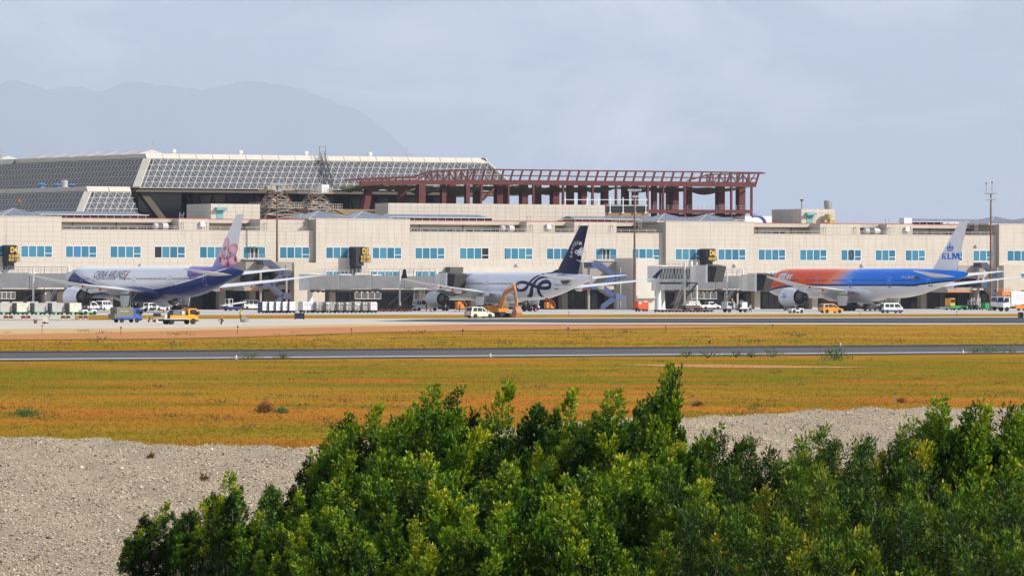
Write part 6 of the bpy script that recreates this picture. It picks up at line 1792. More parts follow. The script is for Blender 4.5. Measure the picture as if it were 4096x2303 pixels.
MB().box(-1.6, 1.6, -1.0, 1.0, .4, 1.0).build('body', M_VGREEN, t); MB().box(-1.5, -.2, -.9, .9, 1.0, 2.6).build('lift_cabin', M_VY, t); MB().box(-1.45, -.25, -.92, -.905, 1.6, 2.4).build('window', M_GLASSV, t); MB().box(-4.5, -1.6, -.8, .8, .5, .62).build('deck', M_LGREY, t); wheels4(t, (-1.1, 1.1), 1.9, .36, .24)
for i, px in enumerate((3884, 3908)):
    t = thing('forklift', ('dark forklift with a white mast, nearer the green tug', 'dark forklift with a white mast, nearer the catering trucks')[i], 'forklift', gp(px, 1239), RWY + .4, 'forklifts by the gate')
    MB().prism([(-1.1, .3), (-1.1, 1.1), (-.3, 1.1), (-.2, .6), (.8, .6), (.8, .3)], -.5, .5).build('body', M_CHASS, t)
    k = MB(); [k.bar((x, y, .9), (x + .05, y, 2.1), .07) for x in (-.6, .5) for y in (-.45, .45)]; k.box(-.7, .65, -.5, .5, 2.1, 2.16); k.build('overhead_guard', M_VW, t)
    MB().bar((.9, -.3, .1), (.9, -.3, 2.7), .12).bar((.9, .3, .1), (.9, .3, 2.7), .12).build('mast', M_VW, t); MB().box(.95, 2.0, -.35, -.2, .12, .18).box(.95, 2.0, .2, .35, .12, .18).build('fork', M_METAL, t); wheels4(t, (-.7, .55), 1.0, .3, .2)
def catering(label, px, py, full):
    t = thing('catering_truck', label, 'truck', gp(px, py), RWY + PI - .1, 'white catering trucks')
    truck_cab(t, 2.6, 1.7, 2.3, .8, 3.0, M_VW)
    MB().box(-4.6, 2.6, -.5, .5, .6, .9).build('chassis', M_CHASS, t)
    if full:
        MB().box(-4.6, 2.3, -1.25, 1.25, 1.5, 4.1).build('box_body', M_VW, t)
        MB().box(-3.2, 1.2, 1.252, 1.26, 2.3, 3.6).build('box_panel', mat('lilac_panel', (.60, .58, .68), .5), t)
        MB().box(-4.2, -2.0, 1.262, 1.27, 2.5, 3.7).build('logo_panel', mat('maroon_panel', (.10, .02, .03), .5), t)
        for i, (s, zz) in enumerate((('Catering', 3.25), ('Service', 2.85))):
            tp = text_poly(s, .42, 0, 0); mm = MB(); mm.v = [(-2.1 - v[0]*1.05, 1.275, zz + v[1]) for v in tp[0]]; mm.f = tp[1]; mm.build('lettering', M_VW, t)
        MB().box(1.9, 4.5, -1.1, 1.1, 3.3, 4.1).build('loading_platform', M_ORANGE, t)
        k = MB(); [k.bar((x, y, 4.1), (x, y, 4.7), .07) for x in (2.0, 2.8, 3.6, 4.4) for y in (-1.05, 1.05)]; k.bar((2.0, -1.05, 4.7), (4.4, -1.05, 4.7), .07).bar((2.0, 1.05, 4.7), (4.4, 1.05, 4.7), .07); k.build('platform_rail', M_ORANGE, t)
        MB().box(-2.4, 1.2, 1.0, 1.2, .55, 1.3).build('side_skirt', M_ORANGE, t); MB().box(-4.2, -2.5, 1.0, 1.2, .5, 1.35).build('locker', M_VW, t)
    wheels4(t, (-3.0, 3.3), 2.3, .5, .3)
    return t
catering('large white catering truck with an orange platform over its cab', 4068, 1245, True)
catering('white truck cab standing just behind the catering truck', 4040, 1242, False)
t = thing('waste_skip', 'dark green waste skip beside the catering trucks', 'skip', gp(3950, 1240), RWY); MB().prism([(-1.2, .3), (-1.4, 1.6), (1.4, 1.6), (1.2, .3)], -.8, .8).build('bin', M_VGREEN, t); MB().box(-1.45, 1.45, -.85, .85, 1.55, 1.68).build('rim', M_CHASS, t); wheels4(t, (-.9, .9), 1.5, .16, .1)
t = thing('container_lift', 'white generator unit on the bogie of the raised bridge', 'generator', gp(2772, 1241), RWY - .05)
MB().box(-2.3, 1.6, -.8, .8, .75, 1.35).build('housing', M_VW, t); MB().prism([(-1.6, 1.36), (-1.5, 2.0), (1.2, 2.05), (1.4, 1.36)], -.7, .7).build('cowl', M_LGREY, t); MB().box(-2.2, 1.5, -.5, .5, .35, .75).build('chassis', M_CHASS, t); wheels4(t, (-1.6, 1.0), 1.5, .36, .24)
# black crates on the verge, cones, barriers
for i, (a, b, y) in enumerate(((1178, 1217, 1277), (4074, 4091, 1272))):
    p = gp((a + b)/2, y); s = FPX/p.y; L = (b - a)/s
    t = thing('black_crate', ('large black crate on the verge near the long dolly train', 'small black crate on the verge near the catering trucks')[i], 'crate', p, R(6))
    MB().box(-L/2, L/2, -.5, .5, .08, .88).build('panel', M_SIGN, t); MB().box(-L/2 - .02, L/2 + .02, -.52, .52, .88, .94).build('lid', M_CHASS, t)
    for x in (-L/2 + .1, L/2 - .1): MB().box(x - .06, x + .06, -.45, .45, 0, .08).build('foot', M_CHASS, t)
    for x in (-L/2 + .04, L/2 - .04): MB().box(x - .04, x + .04, -.53, -.502, .1, .88).build('batten', M_CHASS, t)
for i, px in enumerate((33, 103, 262, 332)):
    p = gp(px, 1278.5)
    t = thing('barrier_frame', 'white frame barrier with two brown openings, %s from the picture edge' % ORD[i], 'barrier', p, R(8), 'white barriers along the concrete')
    MB().box(-.75, .75, -.12, .12, .12, .2).box(-.75, .75, -.12, .12, .56, .62).box(-.75, -.68, -.12, .12, .2, .56).box(-.04, .04, -.12, .12, .2, .56).box(.68, .75, -.12, .12, .2, .56).build('frame', M_VCREAM, t)
    for x in (-.36, .36): MB().box(x - .31, x + .31, .0, .04, .2, .56).build('board', M_RUST, t); MB().lathe([(0, .14), (.1, .12), (.12, .02)], (x, -.2, 0), 'z', 10).build('weight', M_VW, t); MB().bar((x, 0, .62), (x, 0, .78), .08).build('lamp', M_VORG, t)
for i, (px, py) in enumerate(((654, 1249), (1727, 1247), (1822, 1247), (2143, 1247))):
    t = thing('traffic_cone', ('red traffic cone behind the yellow truck', 'red traffic cone before the white minibus', 'red traffic cone beside the silver engine', 'red traffic cone by the silver main gear')[i], 'cone', gp(px, py), 0, 'red traffic cones')
    MB().lathe([(.04, .19), (.75, .04), (.78, .02)], (0, 0, 0), 'z', 12).build('cone', M_VORG, t, 40); MB().box(-.24, .24, -.24, .24, 0, .04).build('foot', M_CHASS, t); MB().lathe([(.35, .136), (.5, .1)], (0, 0, 0), 'z', 12, False).build('band', M_VW, t)
# mobile maintenance platform at the engine
t = thing('maintenance_platform', 'black access platform standing at the white engine', 'access platform', gp(340, 1247), RWY)
k = MB()
for x in (-.7, .7):
    for y in (-.5, .5): k.bar((x, y, .2), (x*.8, y, 2.8), .1)
for z in (1.4, 2.8, 3.6): k.bar((-.7, -.5, z), (.7, -.5, z), .08).bar((-.7, .5, z), (.7, .5, z), .08).bar((-.7, -.5, z), (-.7, .5, z), .08)
k.bar((-.7, -.5, .3), (.7, -.5, 2.7), .08).bar((.2, 0, 2.8), (.7, 0, 5.3), .2).bar((-.7, -.5, 2.8), (-.7, -.5, 3.6), .08).bar((.7, -.5, 2.8), (.7, -.5, 3.6), .08)
k.build('frame', M_CHASS, t); MB().box(-.8, .8, -.6, .6, 2.76, 2.84).build('deck', M_CHASS, t); wheels4(t, (-.7, .7), 1.1, .2, .12)
# concrete works: compactor, drum, generator
t = thing('plate_compactor', 'cream and black plate compactor left on the new concrete', 'compactor', gp(180, 1294), R(12))
MB().box(-.35, .45, -.28, .28, .02, .14).build('plate', M_CHASS, t); MB().prism([(-.3, .15), (-.35, .75), (.1, .95), (.4, .6), (.4, .15)], -.25, .25).build('engine_cover', M_VCREAM, t); MB().bar((.3, -.2, .5), (.75, -.2, 1.15), .05).bar((.3, .2, .5), (.75, .2, 1.15), .05).bar((.75, -.2, 1.15), (.75, .2, 1.15), .05).build('handle', M_RUST, t); wheels4(t, (-.1,), .7, .14, .08)
t = thing('bucket', 'rusty bucket on the new concrete beside the compactor', 'bucket', gp(142, 1294)); MB().lathe([(0, .18), (.5, .26), (.5, .23), (.06, .16)], (0, 0, 0), 'z', 14).build('pail', M_RUST, t, 40); MB().tube([(.26*math.cos(a), 0, .5 + .2*math.sin(a)) for a in [PI*i/6 for i in range(7)]], .03).build('handle', M_CHASS, t)
t = thing('site_generator', 'small tan generator with a black hood behind the yellow truck', 'generator', gp(628, 1288), R(15))
MB().box(-.6, .6, -.4, .4, .2, .75).build('housing', mat('tan_paint', (.46, .27, .10), .6), t); MB().box(-.45, .45, -.42, .42, .75, 1.25).build('hood', M_CHASS, t); MB().bar((.45, 0, .75), (.45, 0, 1.2), .1).build('exhaust', M_RUST, t); wheels4(t, (-.35, .35), .8, .18, .12)
t = thing('toolbox', 'long white toolbox on the ground behind the yellow truck', 'toolbox', gp(645, 1289), R(10)); MB().box(-.7, .7, -.22, .22, 0, .34).build('box', M_VW, t); MB().box(-.71, .71, -.23, .23, .345, .4).build('lid', M_LGREY, t)

# ------------------------------------------------------------------ people: one continuous skinned body each
def cloth_mat(name, top, bottom, z_w, z_neck, skin=(.35, .20, .13)):
    g = NT(name); x, y, z = g.xyz(g.coord('Object'))
    c = g.mix(g.math('GREATER_THAN', z, z_w), bottom, top); c = g.mix(g.math('GREATER_THAN', z, z_neck), c, skin)
    c = g.mix(g.math('LESS_THAN', z, .08), c, (.02, .02, .02))
    g.l(c, g.b.inputs['Base Color']); g.b.inputs['Roughness'].default_value = .8
    return g.m
def person(label, px, py, rz, pose, top, bottom, hat=None, base=0.0, vest=None, pos=None):
    p = pos if pos is not None else gp(px, py); p = Vector(p); p.z = base
    t = thing('person', label, 'person', p, rz, 'people on the apron')
    if pose == 'walk':
        J = dict(pel=(0, 0, .93), che=(.03, 0, 1.3), nec=(.05, 0, 1.48), hed=(.07, 0, 1.62), crn=(.07, 0, 1.74),
                 lk=(.16, -.1, .5), lf=(.24, -.1, .07), lt=(.40, -.1, .04), rk=(-.06, .1, .5), rf=(-.3, .1, .1), rt=(-.2, .1, .03), ls=(.02, -.2, 1.4), le=(-.06, -.25, 1.12), lh=(.06, -.24, .9), rs=(.02, .2, 1.4), re=(.0, .26, 1.12), rh=(.16, .24, .92))
    elif pose == 'stand':
        J = dict(pel=(0, 0, .93), che=(.0, 0, 1.3), nec=(.02, 0, 1.48), hed=(.05, 0, 1.62), crn=(.04, 0, 1.74),
                 lk=(.02, -.1, .5), lf=(0, -.11, .07), lt=(.16, -.12, .04), rk=(.02, .1, .5), rf=(0, .11, .07), rt=(.16, .12, .04), ls=(0, -.2, 1.4), le=(.02, -.27, 1.12), lh=(.18, -.24, .95), rs=(0, .2, 1.4), re=(.02, .27, 1.12), rh=(.18, .22, .95))
    elif pose == 'crouch':
        J = dict(pel=(-.12, 0, .32), che=(.08, 0, .66), nec=(.16, 0, .82), hed=(.22, 0, .95), crn=(.22, 0, 1.07),
                 lk=(.32, -.14, .5), lf=(.06, -.14, .08), lt=(.22, -.14, .04), rk=(.3, .14, .5), rf=(.04, .14, .08), rt=(.2, .14, .04), ls=(.1, -.2, .74), le=(.28, -.24, .55), lh=(.46, -.16, .42), rs=(.1, .2, .74), re=(.28, .24, .55), rh=(.46, .12, .42))
    else:   # seated
        J = dict(pel=(0, 0, .1), che=(-.02, 0, .45), nec=(.0, 0, .63), hed=(.03, 0, .77), crn=(.03, 0, .89),
                 lk=(.45, -.12, .14), lf=(.55, -.12, -.24), lt=(.7, -.12, -.26), rk=(.45, .12, .14), rf=(.55, .12, -.24), rt=(.7, .12, -.26), ls=(0, -.2, .55), le=(.15, -.25, .32), lh=(.42, -.15, .38), rs=(0, .2, .55), re=(.15, .25, .32), rh=(.42, .12, .38))
    names = list(J); idx = {n: i for i, n in enumerate(names)}
    E = [('pel', 'che'), ('che', 'nec'), ('nec', 'hed'), ('hed', 'crn'), ('pel', 'lk'), ('lk', 'lf'), ('lf', 'lt'), ('pel', 'rk'), ('rk', 'rf'), ('rf', 'rt'), ('che', 'ls'), ('ls', 'le'), ('le', 'lh'), ('che', 'rs'), ('rs', 're'), ('re', 'rh')]
    me = bpy.data.meshes.new('body'); me.from_pydata([J[n] for n in names], [(idx[a], idx[b]) for a, b in E], [])
    o = bpy.data.objects.new('body', me); col.objects.link(o); o.parent = t
    md = o.modifiers.new('skin', 'SKIN')
    rad = dict(pel=.155, che=.165, nec=.065, hed=.10, crn=.085, lk=.075, lf=.055, lt=.045, rk=.075, rf=.055, rt=.045, ls=.075, le=.05, lh=.04, rs=.075, re=.05, rh=.04)
    for i, n in enumerate(names): me.skin_vertices[0].data[i].radius = (rad[n], rad[n])
    me.skin_vertices[0].data[idx['pel']].use_root = True
    md.use_smooth_shade = True
    o.modifiers.new('sub', 'SUBSURF').render_levels = 1
    zw = {'walk': .95, 'stand': .95, 'crouch': .42, 'sit': .18}[pose]; zn = J['nec'][2] - .03
    me.materials.append(cloth_mat('clothing_' + label[:24], top, bottom, zw, zn))
    hx, hy, hz = J['hed']
    hm = MB().sphere((hx - .015, hy, hz + .06), .1, 10, 6, (.125, .115, .10)).build('helmet' if hat else 'hair', mat('hat_%s' % (label[:14]), hat or (.02, .015, .012), .5), t, 60)
    if vest:
        a, b = Vector(J['che']), Vector(J['pel']).lerp(Vector(J['che']), .15)
        MB().bar(b, a + Vector((0, 0, .14)), .36, n=12, w2=.40).build('vest', vest, t, 40)
    return t
M_VESTO = mat('orange_vest', (.70, .16, .03), .8); M_VESTY = mat('yellow_vest', (.70, .55, .04), .8)
person('person in white shirt and dark trousers walking past the dark shopfront', 3001, 1250, RWY, 'walk', (.70, .70, .70), (.015, .015, .025))
person('person in orange vest standing beside the nose wheel, nearer the wheel', 3138, 1242, R(-60), 'stand', (.5, .45, .4), (.62, .58, .5), (.6, .55, .5), vest=M_VESTO)
person('person in orange vest standing beside the nose wheel, nearer the engine', 3147, 1242, R(-100), 'stand', (.5, .45, .4), (.6, .58, .55), (.6, .55, .5), vest=M_VESTO)
dp = gp(3178, 1252) ; person('person in pale blue shirt driving the white tug', 0, 0, RWY, 'sit', (.36, .48, .55), (.05, .05, .07), base=.86, pos=dp)
person('person in dark clothes standing by the white minibus', 1706, 1245, R(200), 'stand', (.02, .02, .03), (.02, .02, .025))
person('person in a pale vest standing between engine and orange steps', 1839, 1247, R(200), 'stand', (.03, .03, .035), (.02, .02, .025), (.5, .48, .4))
person('person crouching in orange helmet and pale vest on the concrete', 881, 1297, R(20), 'crouch', (.03, .03, .035), (.02, .02, .02), (.65, .22, .03), vest=mat('peach_vest', (.66, .40, .28), .8))
person('person in yellow vest and helmet crouching behind the yellow truck', 591, 1289, R(20), 'crouch', (.03, .03, .03), (.02, .025, .03), (.72, .45, .03), vest=M_VESTY)
person('person in yellow vest operating a concrete saw', 962, 1287, R(10), 'stand', (.55, .38, .05), (.10, .09, .07), (.5, .10, .04), vest=M_VESTY)
t = thing('concrete_saw', 'dusty concrete saw held by the person in yellow', 'saw', gp(973, 1288), R(10))
MB().prism([(-.25, .2), (-.3, .75), (.1, .9), (.45, .7), (.5, .2)], -.28, .28).build('engine', mat('dusty_metal', (.36, .30, .22), .8, noise=.3, nscale=4), t); MB().lathe([(-.02, .3), (.02, .3)], (.45, -.32, .3), 'y', 20).build('blade', M_METAL, t); MB().bar((-.2, -.2, .7), (-.45, -.2, 1.0), .05).bar((-.2, .2, .7), (-.45, .2, 1.0), .05).build('handle', M_CHASS, t); wheels4(t, (-.1, .3), .5, .14, .08)
# ------------------------------------------------------------------ gravel bank, grass, weeds, trees
def np_mesh(name, V, Fa, m, parent=None, attr=None, smooth=False):
    me = bpy.data.meshes.new(name)
    V = np.asarray(V, np.float32); Fa = np.asarray(Fa, np.int32)
    k = Fa.shape[1]
    me.vertices.add(len(V)); me.vertices.foreach_set('co', V.ravel())
    me.loops.add(Fa.size); me.loops.foreach_set('vertex_index', Fa.ravel())
    me.polygons.add(len(Fa)); me.polygons.foreach_set('loop_start', np.arange(0, Fa.size, k, dtype=np.int32))
    if attr is not None:
        a = me.attributes.new('tint', 'FLOAT', 'POINT'); a.data.foreach_set('value', np.asarray(attr, np.float32))
    me.update(calc_edges=True)
    if smooth: me.polygons.foreach_set('use_smooth', [True]*len(Fa))
    me.materials.append(m)
    o = bpy.data.objects.new(name, me); col.objects.link(o)
    if parent is not None: o.parent = parent
    return o
CREST = np.array([(-900, 160), (0, 153.8), (350, 153.5), (700, 148), (1200, 144.6), (1600, 153), (2000, 164), (2700, 178), (3300, 188), (4096, 197), (5000, 205)], float)
def bank_z(px, Y):
    yc = np.interp(px, CREST[:, 0], CREST[:, 1]); X = (px - 2048)/FPX*Y
    z = .9 - np.maximum(yc - Y, 0)*.021 + .05*np.sin(X*.6 + Y*.11) + .035*np.sin(X*1.3 - Y*.31) + .025*np.sin(X*2.6 + Y*.55) + .02*np.sin(X*4.1 - Y*.9)
    back = np.clip((Y - yc)/5.0, 0, 1)
    return np.where(Y > yc, z*(1 - back) - .08*back, z)
g = NT('gravel')
c = g.coord('Object')
v = g.n('ShaderNodeTexVoronoi'); v.inputs['Scale'].default_value = 30; g.l(c, v.inputs['Vector'])
rgb = g.xyz(v.outputs['Color'])
base = g.ramp(rgb[0], [(0, (.15, .115, .075)), (.45, (.38, .30, .20)), (1, (.55, .445, .305))])
pat = g.noise(g.mapping(c, scale=(.5, .2, 1)), 1.0, 6, .65)
base = g.mix(g.math('MULTIPLY', g.ramp(pat, [(.45, (0, 0, 0)), (.75, (1, 1, 1))]), .35), base, (.24, .19, .14))
g.l(base, g.b.inputs['Base Color']); g.b.inputs['Roughness'].default_value = .95
g.bump(v.outputs['Distance'], .9, .03)
M_GRAV = g.m
g = NT('gravel_stone'); at_ = g.n('ShaderNodeAttribute'); at_.attribute_name = 'tint'
g.l(g.ramp(at_.outputs['Fac'], [(0, (.06, .045, .03)), (.28, (.34, .27, .18)), (.7, (.54, .435, .30)), (1, (.72, .61, .46))]), g.b.inputs['Base Color']); g.b.inputs['Roughness'].default_value = .9
M_STONE = g.m
# the bank itself
nx, ny = 180, 150
PX = np.linspace(-900, 5000, nx); TT = np.linspace(0, 1, ny)
V = []
for t in TT:
    yc = np.interp(PX, CREST[:, 0], CREST[:, 1]); Yv = 30 + (yc + 7 - 30)*t**.8
    V.append(np.stack([(PX - 2048)/FPX*Yv, Yv, bank_z(PX, Yv)], 1))
V = np.concatenate(V)
ii = (np.arange(ny - 1)[:, None]*nx + np.arange(nx - 1)[None, :]).ravel()
tag(np_mesh('gravel_bank', V, np.stack([ii, ii + 1, ii + nx + 1, ii + nx], 1), M_GRAV, smooth=True), kind='structure')
rs = np.random.RandomState(11)
def stones(n):
    px = rs.uniform(-60, 4160, n*3); Y = 78 + (205 - 78)*rs.uniform(0, 1, n*3)
    yc = np.interp(px, CREST[:, 0], CREST[:, 1])
    # leave out ground that the trees hide
    hid = (px > 1000) & (Y < 118) | (px > 2750) & (Y < 128) | (px > 520) & (Y < 95)
    k = (Y < yc + 3) & ~hid
    px, Y = px[k][:n], Y[k][:n]
    z = bank_z(px, Y); X = (px - 2048)/FPX*Y
    s = rs.gamma(2.2, .0048, len(px)) + .005
    oc = np.array([(1, 0, 0), (-1, 0, 0), (0, 1, 0), (0, -1, 0), (0, 0, .7), (0, 0, -.5)], float)
    of = np.array([(0, 2, 4), (2, 1, 4), (1, 3, 4), (3, 0, 4), (2, 0, 5), (1, 2, 5), (3, 1, 5), (0, 3, 5)])
    a = rs.uniform(0, 6.3, len(px)); ca, sa = np.cos(a), np.sin(a)
    P = oc[None]*(1 + rs.uniform(-.35, .35, (len(px), 6, 1))) + rs.uniform(-.2, .2, (len(px), 6, 3))
    P = P*s[:, None, None]
    x = P[..., 0]*ca[:, None] - P[..., 1]*sa[:, None]; y = P[..., 0]*sa[:, None] + P[..., 1]*ca[:, None]
    V = np.stack([x + X[:, None], y + Y[:, None], P[..., 2] + z[:, None] + s[:, None]*.25], 2).reshape(-1, 3)
    Fa = (of[None] + (np.arange(len(px))*6)[:, None, None]).reshape(-1, 3)
    return V, Fa, np.repeat(rs.uniform(0, 1, len(px)), 6)
V, Fa, tn = stones(150000)
tag(np_mesh('gravel', V, Fa, M_STONE, attr=tn), 'loose pale gravel stones covering the bank', 'gravel', kind='stuff')

# grass blades over the near field, the far field and the verge
def blades(n, y0, y1, hmin, hmax, wd, excl=None, power=1.0, zb=-.03):
    Y = 1/(1/y1 + (1/y0 - 1/y1)*rs.uniform(0, 1, n)**power); px = rs.uniform(-80, 4180, n)
    if excl is not None:
        k = excl(px, Y); px, Y = px[k], Y[k]
    n = len(px); X = (px - 2048)/FPX*Y
    h = rs.uniform(hmin, hmax, n); a = rs.uniform(0, 6.3, n); w = wd*rs.uniform(.6, 1.4, n)
    cl = rs.uniform(0, 6.3, n); ln = h*rs.uniform(.1, .7, n)
    nb = 3; out = []; 
    for b in range(nb):
        a2 = a + b*2.1; ox, oy = np.cos(a2)*w*1.5, np.sin(a2)*w*1.5
        bx, by = np.cos(a2 + 1.57)*w, np.sin(a2 + 1.57)*w
        p0 = np.stack([X + ox - bx, Y + oy - by, np.full(n, zb)], 1); p1 = np.stack([X + ox + bx, Y + oy + by, np.full(n, zb)], 1)
        p2 = np.stack([X + ox + np.cos(cl + b)*ln, Y + oy + np.sin(cl + b)*ln, zb + h*rs.uniform(.6, 1, n)], 1)
        out.append(np.stack([p0, p1, p2], 1))
    V = np.concatenate(out).reshape(-1, 3)
    return V, np.arange(len(V)).reshape(-1, 3)
def beyond_bank(px, Y): return Y > np.interp(px, CREST[:, 0], CREST[:, 1]) + 5
Va, Fa = blades(46000, 150, 398, .02, .085, .018, beyond_bank)
tag(np_mesh('grass', Va, Fa, M_BLADE), 'dry gold and olive grass on the near field', 'grass', kind='stuff')
def far_field(px, Y):
    y = FPX*CAM_H/Y + 1151.5 + ROLL*(px - 2048)
    soil = np.interp(px, [0, 500, 900, 1500, 2150, 2750, 3050, 4096], [1360, 1359, 1352, 1331, 1321, 1314, 1307, 1298])
    rwy = 1406.5 + (1378 - 1406.5)*px/4096
    verge = (y > 1261.5 - .0015*px) & (y < 1277.5 - .0027*px) & (px > 480)
    return (y > soil) & (y < rwy - 2) | verge
Va, Fa = blades(14000, 440, 1100, .03, .13, .05, far_field)
tag(np_mesh('grass', Va, Fa, M_BLADE), 'dry grass on the strip and verge beyond the runway', 'grass', kind='stuff')

def crest_blades(n):
    px = rs.uniform(-80, 4180, n); Y = np.interp(px, CREST[:, 0], CREST[:, 1]) + 1.2 + rs.gamma(1.5, 1.8, n) + .8*np.sin(px*.05) + .6*np.sin(px*.13)
    return px, Y
px_, Y_ = crest_blades(5200)
n_ = len(px_); X_ = (px_ - 2048)/FPX*Y_; zb_ = np.maximum(bank_z(px_, Y_), -.03) - .01
a_ = rs.uniform(0, 6.3, n_); h_ = rs.uniform(.05, .2, n_); w_ = rs.uniform(.01, .022, n_)
P0 = np.stack([X_ - np.cos(a_)*w_, Y_ - np.sin(a_)*w_, zb_], 1); P1 = np.stack([X_ + np.cos(a_)*w_, Y_ + np.sin(a_)*w_, zb_], 1); P2 = np.stack([X_ + h_*rs.uniform(-.6, .8, n_), Y_ + h_*rs.uniform(-.5, .5, n_), zb_ + h_], 1)
Vc = np.stack([P0, P1, P2], 1).reshape(-1, 3)
tag(np_mesh('grass', Vc, np.arange(len(Vc)).reshape(-1, 3), M_BLADE), 'ragged grass fringe along the top of the gravel bank', 'grass', kind='stuff')
# leafy weeds at the runway edge, brush heaps, posts, edge lights
def leaf_mat(name, stops, trans=.35, rough=.5):
    m = bpy.data.materials.new(name); m.use_nodes = True; MATS[name] = m
    nt = m.node_tree; b = nt.nodes['Principled BSDF']; out = nt.nodes['Material Output']
    a = nt.nodes.new('ShaderNodeAttribute'); a.attribute_name = 'tint'
    r = nt.nodes.new('ShaderNodeValToRGB'); e = r.color_ramp.elements
    while len(e) < len(stops): e.new(.5)
    for k, (p, c_) in zip(e, stops): k.position = p; k.color = (*c_, 1)
    nt.links.new(a.outputs['Fac'], r.inputs[0]); nt.links.new(r.outputs[0], b.inputs['Base Color'])
    b.inputs['Roughness'].default_value = rough; b.inputs['Specular IOR Level'].default_value = .25
    tr = nt.nodes.new('ShaderNodeBsdfTranslucent'); nt.links.new(r.outputs[0], tr.inputs['Color'])
    mx = nt.nodes.new('ShaderNodeMixShader'); mx.inputs[0].default_value = trans
    nt.links.new(b.outputs[0], mx.inputs[1]); nt.links.new(tr.outputs[0], mx.inputs[2]); nt.links.new(mx.outputs[0], out.inputs['Surface'])
    return m
M_LEAF = leaf_mat('ficus_leaf', [(0, (.005, .018, .001)), (.28, (.016, .052, .002)), (.48, (.060, .145, .004)), (.72, (.19, .29, .007)), (1, (.46, .46, .018))], .18)  # dark stops paint shade for crown gaps, pale ones lit young tips
M_LEAF2 = leaf_mat('slender_leaf', [(0, (.006, .018, .001)), (.30, (.020, .055, .002)), (.52, (.062, .130, .004)), (.78, (.17, .25, .008)), (1, (.42, .34, .016))], .2)  # low half darkened to paint shade inside the crown
M_WEED = leaf_mat('weed_leaf', [(0, (.07, .13, .03)), (1, (.14, .22, .05))])
M_BRUSH = leaf_mat('dry_brush', [(0, (.16, .07, .02)), (.6, (.30, .13, .04)), (1, (.10, .11, .02))], .2)
M_BARK = mat('bark', (.11, .085, .065), .9, noise=.3, nscale=6)
def leaves(P, D, L, W, tint):
    """two-triangle folded leaves at points P pointing along D"""
    n = len(P)
    D = D/np.linalg.norm(D, axis=1, keepdims=True)
    rnd = rs.normal(0, 1, (n, 3)); S = np.cross(D, rnd); S /= np.linalg.norm(S, axis=1, keepdims=True)
    N = np.cross(S, D)
    a = P; t = P + D*L[:, None]; m = P + D*(L*.45)[:, None]
    l = m + S*(W/2)[:, None] + N*(W*.18)[:, None]; r = m - S*(W/2)[:, None] + N*(W*.18)[:, None]
    V = np.stack([a, r, t, l], 1).reshape(-1, 3)
    k = np.arange(n)*4
    Fa = np.concatenate([np.stack([k, k + 1, k + 2], 1), np.stack([k, k + 2, k + 3], 1)])
    return V, Fa, np.repeat(tint, 4)
def weed(label, px, py, w, h, m, n, cat='plant', name='weed_clump', group='weed clumps on the field'):
    p = gp(px, py)
    t = thing(name, label, cat, p, rs.uniform(0, 6), group)
    c_ = rs.normal(0, 1, (n, 3)); r_ = rs.uniform(0, 1, n)**.5
    P = np.stack([c_[:, 0]*w*.22, c_[:, 1]*w*.22, np.abs(c_[:, 2])*h*.45*np.exp(-(c_[:, 0]**2 + c_[:, 1]**2)*.25)], 1)
    D = rs.normal(0, 1, (n, 3)) + np.array([.3, 0, 1.0])
    V, Fa, tn = leaves(P, D, rs.uniform(.12, .3, n)*max(h, .6), rs.uniform(.03, .07, n)*max(h, .6), rs.uniform(0, 1, n))
    np_mesh('foliage', V, Fa, m, t, tn)
    st = MB()
    for i in range(6): a = rs.uniform(0, 6.3); st.bar((0, 0, -.05), (math.cos(a)*w*.25, math.sin(a)*w*.25, h*.6), .03)
    st.build('stem', M_BARK, t)
    return t
Pw, Dw, Lw, Ww, Tw = [], [], [], [], []
for k_ in range(190):                                # low weeds and dead tussocks dotted over both fields
    px_ = rs.uniform(0, 4096); y_ = rs.uniform(1440, 1720) if k_ < 130 else rs.uniform(1325, 1385)
    p_ = gp(px_, y_)
    if k_ < 130 and p_.y < np.interp(px_, CREST[:, 0], CREST[:, 1]) + 6: continue
    s_ = rs.uniform(.10, .34)*(1 if k_ < 130 else 1.8); m_ = 34; c_ = rs.normal(0, 1, (m_, 3))
    Pw.append(np.stack([p_.x + c_[:, 0]*s_, p_.y + c_[:, 1]*s_*1.3, np.abs(c_[:, 2])*s_*.16], 1)); Dw.append(rs.normal(0, 1, (m_, 3)) + np.array([.2, 0, 1.2])); Lw.append(rs.uniform(.3, .7, m_)*s_); Ww.append(rs.uniform(.08, .16, m_)*s_); Tw.append(np.clip(rs.uniform(0, 1) + rs.normal(0, .12, m_), 0, 1))
V, Fa, tn = leaves(np.concatenate(Pw), np.concatenate(Dw), np.concatenate(Lw), np.concatenate(Ww), np.concatenate(Tw))
tag(np_mesh('weeds', V, Fa, leaf_mat('field_weed', [(0, (.06, .10, .02)), (.5, (.16, .15, .03)), (.75, (.28, .16, .04)), (1, (.20, .09, .03))], .3), attr=tn), 'low weeds and dead tussocks dotted over the fields', 'weeds', kind='stuff')
for i, (px, py, w, h) in enumerate(((1000, 1434, 1.4, .5), (1130, 1434, 1.0, .45), (2745, 1428, 1.2, .5), (2832, 1430, 2.4, .55), (2945, 1428, 1.2, .5), (3005, 1428, .9, .4), (3090, 1428, 1.5, .6), (3335, 1440, 1.5, 1.0), (3890, 1412, 1.6, .5), (3965, 1412, 1.8, .6), (4050, 1412, 2.0, .55))):
    weed('feathery green weed clump by the runway edge, %s along it' % ORD[i], px, py, w*1.3, h*1.3, M_WEED, 260)
weed('dark green creeper heap on the near grass', 105, 1662, 1.2, .28, M_WEED, 500, name='creeper_heap')
